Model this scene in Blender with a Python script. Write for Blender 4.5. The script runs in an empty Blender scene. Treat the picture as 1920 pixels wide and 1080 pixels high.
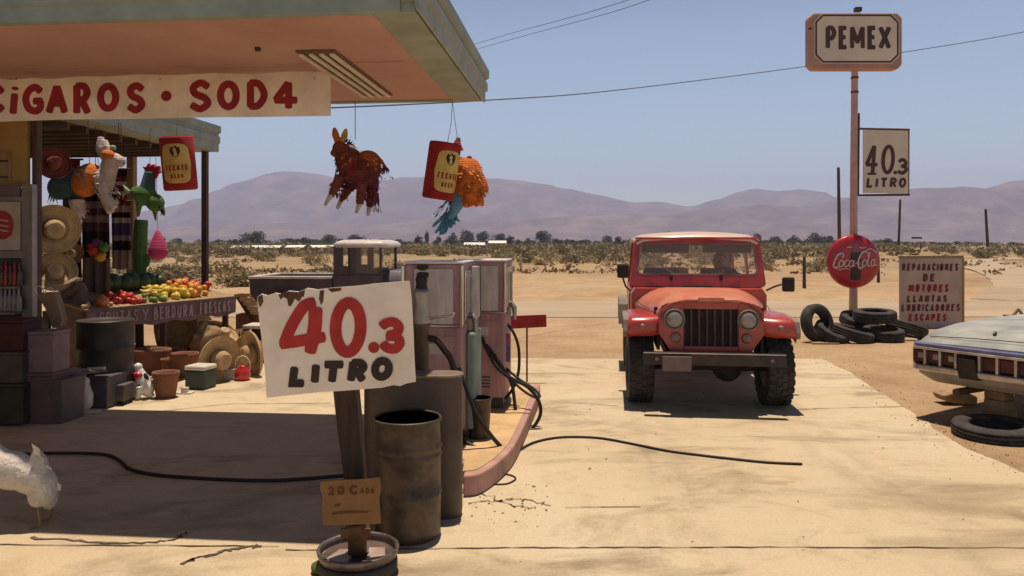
import bpy, math, random
from mathutils import Matrix, Vector, noise as mnoise
random.seed(7)
PI = math.pi
R = math.radians
# ------------------------------------------------------------------ camera, sky, sun, exposure
sc = bpy.context.scene
col = sc.collection
F_PX, CX, HY, CAM_H = 1414.0, 960.0, 455.0, 1.7
cam_d = bpy.data.cameras.new("camera")
cam_d.sensor_width = 36.0
cam_d.lens = 36.0 * F_PX / 1920.0
cam_d.shift_y = -(540.0 - HY) / 1920.0
cam_d.clip_start = 0.05
cam_d.clip_end = 40000.0
cam = bpy.data.objects.new("camera", cam_d)
cam.location = (0, 0, CAM_H)
cam.rotation_euler = (R(90), 0, 0)
col.objects.link(cam)
sc.camera = cam
SUN_EL, SUN_AZ = 82.5, 3.0
w = bpy.data.worlds.new("World")
sc.world = w
w.use_nodes = True
nt = w.node_tree
nt.nodes.clear()
sky = nt.nodes.new("ShaderNodeTexSky")
sky.sky_type = 'NISHITA'
sky.sun_disc = False
sky.sun_elevation = R(SUN_EL)
sky.sun_rotation = R(SUN_AZ)
sky.altitude = 600
sky.air_density = 1.0
sky.dust_density = .7
sky.ozone_density = 1.5
bg = nt.nodes.new("ShaderNodeBackground")
bg.inputs['Strength'].default_value = 0.13
wo = nt.nodes.new("ShaderNodeOutputWorld")
# dusty desert air: the low sky glows paler, the zenith is a little deeper
tcw = nt.nodes.new("ShaderNodeTexCoord")
spw = nt.nodes.new("ShaderNodeSeparateXYZ")
nt.links.new(tcw.outputs['Generated'], spw.inputs[0])
rpw = nt.nodes.new("ShaderNodeValToRGB")
ew = rpw.color_ramp.elements
ew[0].position = 0.0
ew[0].color = (1.0, .96, .82, 1)
ew[1].position = 1.0
ew[1].color = (.10, .10, .10, 1)
for p_, c_ in ((.12, (1.0, .98, .87, 1)), (.26, (.95, .93, .84, 1)), (.55, (.15, .15, .15, 1))):
    q_ = ew.new(p_)
    q_.color = c_
nt.links.new(spw.outputs['Z'], rpw.inputs[0])
mxw = nt.nodes.new("ShaderNodeMix")
mxw.data_type = 'RGBA'
mxw.blend_type = 'MULTIPLY'
mxw.inputs[0].default_value = 1.0
nt.links.new(sky.outputs[0], mxw.inputs[6])
nt.links.new(rpw.outputs[0], mxw.inputs[7])
nt.links.new(mxw.outputs[2], bg.inputs[0])
nt.links.new(bg.outputs[0], wo.inputs[0])
sun_d = bpy.data.lights.new("sun", 'SUN')
sun_d.energy = 5.0
sun_d.angle = R(0.53)
sun_d.color = (1.0, 0.85, 0.67)
sun = bpy.data.objects.new("sun", sun_d)
sd = Vector((math.sin(R(SUN_AZ)) * math.cos(R(SUN_EL)), math.cos(R(SUN_AZ)) * math.cos(R(SUN_EL)), math.sin(R(SUN_EL))))
sun.rotation_euler = sd.to_track_quat('Z', 'Y').to_euler()
sun.location = (0, 20, 40)
col.objects.link(sun)
sc.view_settings.view_transform = 'Standard'
sc.view_settings.look = 'None'
sc.view_settings.exposure = 0.15
sc.view_settings.gamma = 1.0
sc.render.engine = 'CYCLES'
sc.cycles.max_bounces = 7
sc.cycles.volume_bounces = 1
sc.cycles.use_denoising = True

# ------------------------------------------------------------------ helpers
def P(px, py, D):
    return Vector(((px - CX) * D / F_PX, D, CAM_H - (py - HY) * D / F_PX))
def G(px, py, z=0.0):
    D = (CAM_H - z) * F_PX / (py - HY)
    return Vector(((px - CX) * D / F_PX, D, z))
def lin(v):
    v /= 255.0
    return v / 12.92 if v <= .04045 else ((v + .055) / 1.055) ** 2.4
def C(r, g, b, k=1.0):
    return (lin(r) * k, lin(g) * k, lin(b) * k)

MATS = {}
def M(name, colr, rough=.75, var=.22, scale=5.0, bump=0.0, bscale=None, metal=0.0, col2=None, detail=5.0,
      coat=0.0, fac=(.35, .68), spec=.4, wave=None, stretch=None, alpha=1.0, trans=0.0):
    if name in MATS:
        return MATS[name]
    m = bpy.data.materials.new(name)
    m.use_nodes = True
    t = m.node_tree
    b = t.nodes['Principled BSDF']
    tc = t.nodes.new('ShaderNodeTexCoord')
    mp = t.nodes.new('ShaderNodeMapping')
    if stretch:
        mp.inputs['Scale'].default_value = stretch
    t.links.new(tc.outputs['Object'], mp.inputs[0])
    n = t.nodes.new('ShaderNodeTexNoise')
    n.inputs['Scale'].default_value = scale
    n.inputs['Detail'].default_value = detail
    n.inputs['Roughness'].default_value = .62
    t.links.new(mp.outputs[0], n.inputs['Vector'])
    rp = t.nodes.new('ShaderNodeValToRGB')
    c1 = tuple(max(0, x * (1 - var)) for x in colr)
    c2 = col2 if col2 else tuple(min(1, x * (1 + var)) for x in colr)
    rp.color_ramp.elements[0].position = fac[0]
    rp.color_ramp.elements[1].position = fac[1]
    rp.color_ramp.elements[0].color = (*c1, 1)
    rp.color_ramp.elements[1].color = (*c2, 1)
    t.links.new(n.outputs['Fac'], rp.inputs[0])
    t.links.new(rp.outputs[0], b.inputs['Base Color'])
    b.inputs['Roughness'].default_value = rough
    b.inputs['Metallic'].default_value = metal
    b.inputs['Specular IOR Level'].default_value = spec
    b.inputs['Coat Weight'].default_value = coat
    b.inputs['Coat Roughness'].default_value = .15
    b.inputs['Transmission Weight'].default_value = trans
    if bump or wave:
        bp = t.nodes.new('ShaderNodeBump')
        bp.inputs['Distance'].default_value = .02
        if wave:
            wv = t.nodes.new('ShaderNodeTexWave')
            wv.wave_type = 'BANDS'
            wv.bands_direction = wave[0]
            wv.inputs['Scale'].default_value = wave[1]
            wv.inputs['Distortion'].default_value = wave[2]
            t.links.new(mp.outputs[0], wv.inputs['Vector'])
            t.links.new(wv.outputs['Fac'], bp.inputs['Height'])
            bp.inputs['Strength'].default_value = wave[3]
        else:
            n2 = t.nodes.new('ShaderNodeTexNoise')
            n2.inputs['Scale'].default_value = bscale or scale * 4
            n2.inputs['Detail'].default_value = 6
            t.links.new(mp.outputs[0], n2.inputs['Vector'])
            t.links.new(n2.outputs['Fac'], bp.inputs['Height'])
            bp.inputs['Strength'].default_value = bump
        t.links.new(bp.outputs[0], b.inputs['Normal'])
    MATS[name] = m
    return m

def tag(o, label=None, cat=None, group=None, kind=None):
    if label: o['label'] = label
    if cat: o['category'] = cat
    if group: o['group'] = group
    if kind: o['kind'] = kind
    return o
def thing(name, label, cat, loc=(0, 0, 0), rotz=0.0, group=None):
    o = bpy.data.objects.new(name, None)
    o.empty_display_size = .1
    col.objects.link(o)
    o.location = loc
    o.rotation_euler = (0, 0, rotz)
    return tag(o, label, cat, group)
def root_matrix(o):
    while o.parent:
        o = o.parent
    return Matrix.Translation(o.location) @ o.rotation_euler.to_matrix().to_4x4()

def catmull(pts, k=6, closed=False):
    pts = [Vector(p) for p in pts]
    n = len(pts)
    out = []
    rng = range(n if closed else n - 1)
    for i in rng:
        if closed:
            a, b, c, d = pts[i - 1], pts[i], pts[(i + 1) % n], pts[(i + 2) % n]
        else:
            a, b, c, d = pts[max(i - 1, 0)], pts[i], pts[i + 1], pts[min(i + 2, n - 1)]
        for j in range(k):
            t = j / k
            out.append(.5 * ((2 * b) + (c - a) * t + (2 * a - 5 * b + 4 * c - d) * t * t + (3 * b - a - 3 * c + d) * t ** 3))
    if not closed:
        out.append(pts[-1])
    return out

class MB:
    def __init__(self, T=None):
        self.v, self.f, self.s, self.T = [], [], [], T
    def add(self, vs, fs, smooth=False):
        k = len(self.v)
        for p in vs:
            p = Vector(p)
            self.v.append(self.T @ p if self.T else p)
        for q in fs:
            self.f.append([i + k for i in q])
            self.s.append(smooth)
    def add_quad(self, vs):
        self.add(vs, [(0, 1, 2, 3)])
        return self
    def box(self, c, s, rot=None, taper=None):
        x, y, z = s[0] / 2, s[1] / 2, s[2] / 2
        t = taper or (1, 1)
        vs = [(-x, -y, -z), (x, -y, -z), (x, y, -z), (-x, y, -z), (-x * t[0], -y * t[1], z), (x * t[0], -y * t[1], z), (x * t[0], y * t[1], z), (-x * t[0], y * t[1], z)]
        m = Matrix.Translation(Vector(c))
        if rot is not None:
            from mathutils import Euler
            m = m @ Euler(rot).to_matrix().to_4x4()
        self.add([m @ Vector(p) for p in vs], [(0, 3, 2, 1), (4, 5, 6, 7), (0, 1, 5, 4), (1, 2, 6, 5), (2, 3, 7, 6), (3, 0, 4, 7)])
        return self
    def bx(self, x0, x1, y0, y1, z0, z1):
        return self.box(((x0 + x1) / 2, (y0 + y1) / 2, (z0 + z1) / 2), (abs(x1 - x0), abs(y1 - y0), abs(z1 - z0)))
    def tube(self, pts, r, n=8, smooth=0, closed=False, caps=True, flat=None):
        pts = [Vector(p) for p in pts]
        m0 = len(pts)
        if smooth:
            pts = catmull(pts, smooth, closed)
        m = len(pts)
        if not hasattr(r, '__len__'):
            rr = [r] * m
        elif len(r) == m:
            rr = list(r)
        else:
            rr = []
            for i in range(m):
                x = i / (m - 1) * (len(r) - 1)
                a = min(int(x), len(r) - 2)
                rr.append(r[a] + (r[a + 1] - r[a]) * (x - a))
        up = None
        rings = []
        for i in range(m):
            if closed:
                d = pts[(i + 1) % m] - pts[i - 1]
            else:
                d = pts[min(i + 1, m - 1)] - pts[max(i - 1, 0)]
            if d.length < 1e-9:
                d = Vector((0, 0, 1))
            d.normalize()
            if up is None:
                up = Vector((0, 0, 1)) if abs(d.z) < .9 else Vector((1, 0, 0))
            a = d.cross(up)
            if a.length < 1e-6:
                a = d.cross(Vector((0, 1, 0)))
            a.normalize()
            b = a.cross(d).normalized()
            up = b
            fl = flat or (1, 1)
            rings.append([pts[i] + a * math.cos(2 * PI * j / n) * rr[i] * fl[0] + b * math.sin(2 * PI * j / n) * rr[i] * fl[1] for j in range(n)])
        self.loft(rings, caps=caps and not closed, wrap=closed)
        return self
    def loft(self, rings, caps=True, wrap=False, smooth=True, ring_closed=True):
        n, m = len(rings[0]), len(rings)
        vs = [p for r in rings for p in r]
        fs = []
        for i in range(m if wrap else m - 1):
            i2 = (i + 1) % m
            for j in range(n if ring_closed else n - 1):
                j2 = (j + 1) % n
                fs.append((i * n + j, i * n + j2, i2 * n + j2, i2 * n + j))
        self.add(vs, fs, smooth)
        if caps and not wrap:
            self.add(rings[0], [tuple(reversed(range(n)))], False)
            self.add(rings[-1], [tuple(range(n))], False)
        return self
    def cyl(self, p0, p1, r0, r1=None, n=16, caps=True):
        r1 = r0 if r1 is None else r1
        p0, p1 = Vector(p0), Vector(p1)
        return self.tube([p0, p1], [r0, r1], n=n, caps=caps)
    def lathe(self, prof, c=(0, 0, 0), n=24, rot=None, closed=False, smooth=True, wob=0):
        m = Matrix.Translation(Vector(c))
        if rot is not None:
            from mathutils import Euler
            m = m @ Euler(rot).to_matrix().to_4x4()
        rings = []
        for (r, z) in prof:
            rings.append([m @ Vector((r * math.cos(2 * PI * j / n) * (1 + wob * math.sin(3 * 2 * PI * j / n + z * 5)), r * math.sin(2 * PI * j / n), z)) for j in range(n)])
        self.loft(rings, caps=False, wrap=closed, smooth=smooth)
        if not closed:
            if prof[0][0] > 1e-5: self.add(rings[0], [tuple(reversed(range(n)))])
            if prof[-1][0] > 1e-5: self.add(rings[-1], [tuple(range(n))])
        return self
    def ell(self, c, r, n=14, m=9, rot=None, jit=0.0, seed=0):
        mt = Matrix.Translation(Vector(c))
        if rot is not None:
            from mathutils import Euler
            mt = mt @ Euler(rot).to_matrix().to_4x4()
        if not hasattr(r, '__len__'): r = (r, r, r)
        rings = []
        for i in range(m + 1):
            a = -PI / 2 + PI * i / m
            ca = max(math.cos(a), .01)
            ring = []
            for j in range(n):
                b = 2 * PI * j / n
                p = Vector((r[0] * ca * math.cos(b), r[1] * ca * math.sin(b), r[2] * math.sin(a)))
                if jit:
                    q = p * (3.0 / max(r)) + Vector((seed, seed * 2, 0))
                    p = p * (1 + jit * mnoise.noise(q))
                ring.append(mt @ p)
            rings.append(ring)
        return self.loft(rings, caps=True)
    def prism(self, poly, fn, off0, off1):
        """polygon of 2-D points mapped by fn(x, y, off) -> world, extruded between two offsets"""
        n = len(poly)
        a = [fn(x, y, off0) for x, y in poly]
        b = [fn(x, y, off1) for x, y in poly]
        self.add(a + b, [tuple(range(n)), tuple(reversed(range(n, 2 * n)))] + [(i, i + n, (i + 1) % n + n, (i + 1) % n) for i in range(n)])
        return self
    def build(self, name, mat, parent=None, world=False, bevel=0.0, label=None, cat=None, group=None, kind=None, segs=2,
              remesh=0.0, subsurf=0, origin=None, fix=True):
        me = bpy.data.meshes.new(name)
        vs = self.v
        o = bpy.data.objects.new(name, me)
        if parent is not None:
            o.parent = parent
            if world:
                inv = root_matrix(parent).inverted()
                vs = [inv @ p for p in vs]
        else:
            if origin is None:
                xs = [p.x for p in vs]; ys = [p.y for p in vs]; zs = [p.z for p in vs]
                origin = Vector(((min(xs) + max(xs)) / 2, (min(ys) + max(ys)) / 2, min(zs)))
            origin = Vector(origin)
            o.location = origin
            vs = [p - origin for p in vs]
        me.from_pydata([tuple(p) for p in vs], [], self.f)
        me.polygons.foreach_set('use_smooth', self.s)
        if isinstance(mat, str): mat = MATS[mat]
        me.materials.append(mat)
        me.validate()
        if fix:
            import bmesh
            b = bmesh.new()
            b.from_mesh(me)
            bmesh.ops.recalc_face_normals(b, faces=b.faces)
            b.to_mesh(me)
            b.free()
        me.update()
        col.objects.link(o)
        if remesh:
            md = o.modifiers.new('remesh', 'REMESH')
            md.mode = 'VOXEL'
            md.voxel_size = remesh
            md.use_smooth_shade = True
            sm = o.modifiers.new('smooth', 'SMOOTH')
            sm.iterations = 4
        if subsurf:
            md = o.modifiers.new('subdiv', 'SUBSURF')
            md.levels = md.render_levels = subsurf
        if bevel:
            md = o.modifiers.new('bevel', 'BEVEL')
            md.width = bevel
            md.segments = segs
            md.limit_method = 'ANGLE'
            md.angle_limit = R(40)
            md.harden_normals = False
        return tag(o, label, cat, group, kind)

def kids(o):
    return [c for c in o.children]
def copy_tree(o, parent=None):
    c = o.copy()
    col.objects.link(c)
    if parent is not None:
        c.parent = parent
    for ch in list(o.children):
        copy_tree(ch, c)
    return c

# ------------------------------------------------------------------ hand lettering (strokes in a unit box, y up)
S, L = 's', 'l'
GL = {
 'A': [(L, [(0, 0), (.48, 1)]), (L, [(.52, 1), (1, 0)]), (L, [(.2, .34), (.82, .34)])],
 'B': [(L, [(.05, 0), (.05, 1)]), (S, [(.05, 1), (.6, 1), (.85, .77), (.6, .53), (.05, .53)]), (S, [(.05, .53), (.7, .52), (.97, .27), (.7, 0), (.05, 0)])],
 'C': [(S, [(.95, .82), (.6, 1), (.2, .84), (.03, .5), (.2, .14), (.6, 0), (.97, .18)])],
 'D': [(L, [(.08, 0), (.08, 1)]), (S, [(.08, 1), (.6, .97), (.95, .6), (.9, .3), (.55, .02), (.08, 0)])],
 'E': [(L, [(.95, 1), (.08, 1), (.08, 0), (.97, 0)]), (L, [(.08, .52), (.8, .52)])],
 'F': [(L, [(.95, 1), (.08, 1), (.08, 0)]), (L, [(.08, .52), (.8, .52)])],
 'G': [(S, [(.92, .84), (.6, 1), (.2, .84), (.03, .5), (.2, .12), (.6, 0), (.9, .12), (.93, .4)]), (L, [(.55, .42), (1, .42)])],
 'I': [(L, [(.5, 0), (.5, 1)])],
 'i': [(L, [(.5, 0), (.5, .72)]), (L, [(.5, .96), (.5, .99)])],
 'K': [(L, [(.08, 0), (.08, 1)]), (L, [(.92, 1), (.1, .42)]), (L, [(.35, .58), (.97, 0)])],
 'L': [(L, [(.1, 1), (.1, 0), (.95, 0)])],
 'M': [(L, [(.04, 0), (.04, 1)]), (L, [(.06, 1), (.5, .25)]), (L, [(.5, .25), (.94, 1)]), (L, [(.96, 1), (.96, 0)])],
 'N': [(L, [(.06, 0), (.06, 1)]), (L, [(.06, 1), (.94, 0)]), (L, [(.94, 0), (.94, 1)])],
 'O': [(L + 'c', [(.5 + .5 * math.cos(2 * math.pi * i / 26), .5 + .5 * math.sin(2 * math.pi * i / 26)) for i in range(26)])],
 'P': [(L, [(.08, 0), (.08, 1)]), (S, [(.08, 1), (.65, 1), (.95, .75), (.65, .48), (.08, .48)])],
 'R': [(L, [(.08, 0), (.08, 1)]), (S, [(.08, 1), (.65, 1), (.93, .76), (.65, .5), (.08, .5)]), (L, [(.45, .5), (.97, 0)])],
 'S': [(S, [(.92, .86), (.55, 1), (.15, .85), (.2, .6), (.75, .42), (.92, .2), (.5, 0), (.05, .14)])],
 'T': [(L, [(0, 1), (1, 1)]), (L, [(.5, 1), (.5, 0)])],
 'U': [(S, [(.06, 1), (.06, .35), (.25, .03), (.7, .03), (.94, .35), (.94, 1)])],
 'X': [(L, [(.03, 0), (.97, 1)]), (L, [(.03, 1), (.97, 0)])],
 'Y': [(L, [(0, 1), (.5, .5), (1, 1)]), (L, [(.5, .5), (.5, 0)])],
 '4': [(L, [(.64, 0), (.64, 1)]), (L, [(.60, 1), (.02, .32)]), (L, [(.0, .3), (1, .3)])],
 '0': [(L + 'c', [(.5 + .49 * math.cos(2 * math.pi * i / 26), .5 + .5 * math.sin(2 * math.pi * i / 26)) for i in range(26)])],
 '3': [(S, [(.08, .85), (.45, 1), (.86, .82), (.8, .6), (.4, .52)]), (S, [(.4, .52), (.85, .45), (.95, .22), (.5, 0), (.03, .14)])],
 '2': [(S, [(.05, .78), (.4, 1), (.85, .8), (.7, .45), (.05, .02)]), (L, [(.05, .0), (.97, .0)])],
 '.': [(L, [(.5, .45), (.5, .5)])],
 '-': [(L, [(0, .5), (1, .5)])],
}
_stroke_no = [0]
def ribbon(mb, pts, wd, fn, off, closed=False, cap=True):
    """a flat brush stroke of width wd along 2-D points, laid on a surface by fn(x, y, off)"""
    pts = [Vector((p[0], p[1])) for p in pts]
    n = len(pts)
    _stroke_no[0] += 1
    off = off + (_stroke_no[0] % 7) * .00035
    ll, rr = [], []
    for i in range(n):
        if closed:
            a, b, c = pts[i - 1], pts[i], pts[(i + 1) % n]
        else:
            a, b, c = pts[max(i - 1, 0)], pts[i], pts[min(i + 1, n - 1)]
        d1, d2 = (b - a), (c - b)
        if d1.length < 1e-9: d1 = d2
        if d2.length < 1e-9: d2 = d1
        d1, d2 = d1.normalized(), d2.normalized()
        t = d1 + d2
        if t.length < .2: t = d2
        t.normalize()
        nn = Vector((-t.y, t.x))
        k = 1 / max(.55, nn.dot(Vector((-d1.y, d1.x))))
        ww = wd[i] if hasattr(wd, '__len__') else wd
        ll.append(b + nn * ww / 2 * k)
        rr.append(b - nn * ww / 2 * k)
    vs = [fn(p.x, p.y, off) for p in ll] + [fn(p.x, p.y, off) for p in rr]
    fs = [(i, (i + 1) % n, (i + 1) % n + n, i + n) for i in range(n if closed else n - 1)]
    mb.add(vs, fs)
    if cap and not closed:
        for e, s in ((0, -1), (n - 1, 1)):
            d = (pts[1] - pts[0]) if e == 0 else (pts[-1] - pts[-2])
            if d.length < 1e-9: d = Vector((1, 0))
            d.normalize()
            nn = Vector((-d.y, d.x))
            ww = (wd[e] if hasattr(wd, '__len__') else wd) / 2
            arc = [pts[e] + nn * ww * math.cos(q) + d * s * ww * .42 * math.sin(q) for q in [PI * i / 6 for i in range(7)]]
            mb.add([fn(p.x, p.y, off) for p in arc], [tuple(range(7))])
def glyph(mb, ch, x0, yt, x1, yb, wd, fn, off=.003, skew=0.0, rot=0.0):
    """letter in the pixel box x0..x1, yt (top) .. yb (bottom)"""
    ins = wd / 2
    X0, X1, YT, YB = x0 + ins, x1 - ins, yt + ins, yb - ins
    if ch in 'IiL.': X0, X1 = (x0 + ins, x1 - ins) if ch == 'L' else ((x0 + x1) / 2 - .01, (x0 + x1) / 2 + .01)
    cx, cy = (x0 + x1) / 2, (yt + yb) / 2
    for kind, pts in GL[ch]:
        q = [Vector((X0 + (X1 - X0) * a, YB + (YT - YB) * b, 0)) for a, b in pts]
        cl = kind.endswith('c')
        if kind[0] == S: q = catmull(q, 5, cl)
        res = []
        for p in q:
            dx, dy = p.x - cx, p.y - cy
            dx -= skew * dy
            res.append((cx + dx * math.cos(rot) - dy * math.sin(rot), cy + dx * math.sin(rot) + dy * math.cos(rot)))
        if ch == '.':
            rr_ = (yb - yt) / 2
            mb.add([fn(cx + rr_ * math.cos(2 * PI * i / 16), cy + rr_ * math.sin(2 * PI * i / 16), off) for i in range(16)], [tuple(range(16))])
            continue
        ribbon(mb, res, wd , fn, off, cl)
def word(mb, text, x0, x1, yt, yb, wd, fn, off=.003, gap=.22, skew=0.0, dy=0.0, jit=0.0):
    """a word spread over x0..x1; dy = rise of the baseline over the word"""
    ws = [(.35 if c in 'Ii.' else .5 if c == ' ' else 1.18 if c == 'M' else .92) for c in text]
    tot = sum(ws) + gap * (len(text) - 1)
    u = (x1 - x0) / tot
    x = x0
    for c, q in zip(text, ws):
        if c != ' ':
            k = (x - x0) / (x1 - x0)
            j = random.uniform(-jit, jit)
            glyph(mb, c, x, yt + dy * k + j, x + q * u, yb + dy * k + j, wd, fn, off, skew)
        x += (q + gap) * u
def frontal(D):
    return lambda x, y, o: P(x, y, D - o) if False else Vector(((x - CX) * D / F_PX, D - o, CAM_H - (y - HY) * D / F_PX))
def onplane(Rp, d):
    """vertical plane through Rp along horizontal direction d"""
    nx, ny = d[1], -d[0]
    if ny > 0: nx, ny = -nx, -ny
    def fn(x, y, o):
        k = (x - CX) / F_PX
        D = (Rp[0] * d[1] - Rp[1] * d[0]) / (k * d[1] - d[0])
        return Vector((k * D + nx * o, D + ny * o, CAM_H - (y - HY) * D / F_PX))
    return fn
# ------------------------------------------------------------------ the ground, road, hills and air
def nz(x, y, s=1.0, seed=0.0):
    return mnoise.noise(Vector((x * s + seed, y * s - seed, seed * .37)))
def ground_z(x, y):
    if y < 12: return -0.004
    z = 0.0
    if y > 24:
        k = min(1, (y - 24) / 40)
        z += k * (.10 * nz(x, y, .12, 3) + .22 * nz(x, y, .03, 9)) + min(1, max(0, (y - 60) / 200)) * .5 * nz(x, y, .008, 5)
    # low graded bank along the far side of the road
    b = math.exp(-((y - 25.3 - .3 * nz(x, y, .3, 2)) / 1.1) ** 2) * (.16 + .12 * nz(x, y, .5, 4))
    z += b if y > 22.6 else 0
    if 12 <= y < 17: z += .015 * max(0, nz(x, y, .9, 8)) * min(1, (y - 12)) * min(1, 17 - y)
    return z - .004
def grid_axis(lo, hi, fine_lo, fine_hi, step, grow=1.25):
    a = [fine_lo]
    while a[-1] < fine_hi: a.append(a[-1] + step)
    s = step
    while a[-1] < hi:
        s *= grow
        a.append(min(hi, a[-1] + s))
    s = step
    while a[0] > lo:
        s *= grow
        a.insert(0, max(lo, a[0] - s))
    return a
def noise_node(t, scale, detail, vec, rough=.6, dist=0.0):
    n = t.nodes.new('ShaderNodeTexNoise')
    n.inputs['Scale'].default_value = scale
    n.inputs['Detail'].default_value = detail
    n.inputs['Roughness'].default_value = rough
    n.inputs['Distortion'].default_value = dist
    t.links.new(vec, n.inputs['Vector'])
    return n.outputs['Fac']
def ramp(t, fac, stops):
    r = t.nodes.new('ShaderNodeValToRGB')
    e = r.color_ramp.elements
    while len(e) < len(stops): e.new(.5)
    for k, (p, c) in enumerate(stops):
        e[k].position = p
        e[k].color = (*c, 1) if hasattr(c, '__len__') else (c, c, c, 1)
    t.links.new(fac, r.inputs[0])
    return r.outputs[0]
def mix(t, a, b, fac, mode='MIX'):
    m = t.nodes.new('ShaderNodeMix')
    m.data_type = 'RGBA'
    m.blend_type = mode
    if hasattr(fac, 'links') or hasattr(fac, 'is_linked'): t.links.new(fac, m.inputs[0])
    else: m.inputs[0].default_value = fac
    for s, i in ((a, 6), (b, 7)):
        if hasattr(s, 'is_linked'): t.links.new(s, m.inputs[i])
        else: m.inputs[i].default_value = (*s, 1)
    return m.outputs[2]
def base_mat(name, rough=.9, spec=.25):
    m = bpy.data.materials.new(name)
    m.use_nodes = True
    t = m.node_tree
    b = t.nodes['Principled BSDF']
    b.inputs['Roughness'].default_value = rough
    b.inputs['Specular IOR Level'].default_value = spec
    tc = t.nodes.new('ShaderNodeTexCoord')
    MATS[name] = m
    return m, t, b, tc.outputs['Object']
def bump_to(t, b, h, strength, dist=.02):
    bp = t.nodes.new('ShaderNodeBump')
    bp.inputs['Strength'].default_value = strength
    bp.inputs['Distance'].default_value = dist
    t.links.new(h, bp.inputs['Height'])
    t.links.new(bp.outputs[0], b.inputs['Normal'])
def stretchv(t, v, s):
    mp = t.nodes.new('ShaderNodeMapping')
    mp.inputs['Scale'].default_value = s
    t.links.new(v, mp.inputs[0])
    return mp.outputs[0]

m, t, b, v = base_mat('dirt')
big = ramp(t, noise_node(t, .05, 6, v), [(.32, (.36, .24, .14)), (.5, (.48, .33, .195)), (.7, (.55, .40, .25))])
med = ramp(t, noise_node(t, .9, 8, v, .65), [(.3, (.62, .58, .52)), (.62, (1, 1, 1))])
fine = ramp(t, noise_node(t, 14, 6, v, .7), [(.28, (.66, .62, .58)), (.55, (1, 1, 1))])
c = mix(t, big, med, .75, 'MULTIPLY')
c = mix(t, c, fine, .7, 'MULTIPLY')
spd = t.nodes.new('ShaderNodeSeparateXYZ'); t.links.new(v, spd.inputs[0])
mrd = t.nodes.new('ShaderNodeMapRange')
mrd.inputs['From Min'].default_value = 26; mrd.inputs['From Max'].default_value = 60
t.links.new(spd.outputs['Y'], mrd.inputs[0])
litter = ramp(t, noise_node(t, .22, 8, stretchv(t, v, (.6, 1.3, 1)), .7), [(.35, (.55, .57, .56)), (.6, (.90, .90, .88))])
c = mix(t, c, mix(t, c, litter, 1.0, 'MULTIPLY'), mrd.outputs[0])
t.links.new(c, b.inputs['Base Color'])
bump_to(t, b, noise_node(t, 5, 10, v, .72), .9, .06)

m, t, b, v = base_mat('concrete', .85, .3)
big = ramp(t, noise_node(t, .35, 5, v, .55), [(.3, (.50, .39, .25)), (.5, (.555, .45, .305)), (.72, (.60, .51, .37))])
st = ramp(t, noise_node(t, 1.0, 9, stretchv(t, v, (.55, 1.5, 1)), .62, .6), [(.30, (.50, .46, .42)), (.47, (1, 1, 1))])
st2 = ramp(t, noise_node(t, 3.2, 8, v, .7, .3), [(.28, (.66, .61, .56)), (.48, (1, 1, 1))])
oil = ramp(t, noise_node(t, .62, 7, stretchv(t, v, (.75, 1.7, 1)), .7, 1.2), [(.53, (1, 1, 1)), (.68, (.46, .41, .37))])
fine = ramp(t, noise_node(t, 60, 4, v, .7), [(.3, (.80, .78, .76)), (.6, (1, 1, 1))])
c = mix(t, big, st, .75, 'MULTIPLY')
c = mix(t, c, st2, .6, 'MULTIPLY')
c = mix(t, c, oil, .8, 'MULTIPLY')
# tyre tracks worn along the lane
sx_ = t.nodes.new('ShaderNodeSeparateXYZ'); t.links.new(v, sx_.inputs[0])
def mth(op, a, b_=None):
    n_ = t.nodes.new('ShaderNodeMath'); n_.operation = op
    for i_, q_ in enumerate((a, b_)):
        if q_ is None: continue
        if hasattr(q_, 'is_linked'): t.links.new(q_, n_.inputs[i_])
        else: n_.inputs[i_].default_value = q_
    return n_.outputs[0]
lane = mth('SUBTRACT', sx_.outputs['X'], mth('MULTIPLY', sx_.outputs['Y'], .11))
trk = None
for c0_ in (.42, 1.83, 2.05, .62):
    d_ = mth('ABSOLUTE', mth('SUBTRACT', lane, c0_))
    w_ = mth('MAXIMUM', mth('SUBTRACT', 1.0, mth('DIVIDE', d_, .16)), 0.0)
    trk = w_ if trk is None else mth('MAXIMUM', trk, w_)
tn = ramp(t, noise_node(t, 1.6, 7, stretchv(t, v, (1.5, .5, 1)), .7), [(.42, 0.0), (.68, 1.0)])
c = mix(t, c, (.26, .205, .15), mth('MULTIPLY', mth('MULTIPLY', trk, tn), .55))
c = mix(t, c, fine, .8, 'MULTIPLY')
t.links.new(c, b.inputs['Base Color'])
bump_to(t, b, noise_node(t, 25, 10, v, .7), .35, .01)

m, t, b, v = base_mat('asphalt', .9, .25)
a = ramp(t, noise_node(t, .4, 6, stretchv(t, v, (.25, 1.6, 1)), .65), [(.3, (.33, .255, .18)), (.7, (.47, .365, .255))])
fine = ramp(t, noise_node(t, 20, 5, v, .7), [(.3, (.8, .8, .8)), (.6, (1, 1, 1))])
t.links.new(mix(t, a, fine, .7, 'MULTIPLY'), b.inputs['Base Color'])

M('crack', (.10, .075, .05), .95, .3, 8)
m, t, b, v = base_mat('rock', .95, .1)
a = ramp(t, noise_node(t, .004, 9, v, .66), [(.34, (.085, .06, .055)), (.5, (.16, .11, .09)), (.66, (.27, .19, .145))])
t.links.new(a, b.inputs['Base Color'])
bump_to(t, b, noise_node(t, .02, 10, v, .7), .8, 30)

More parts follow.
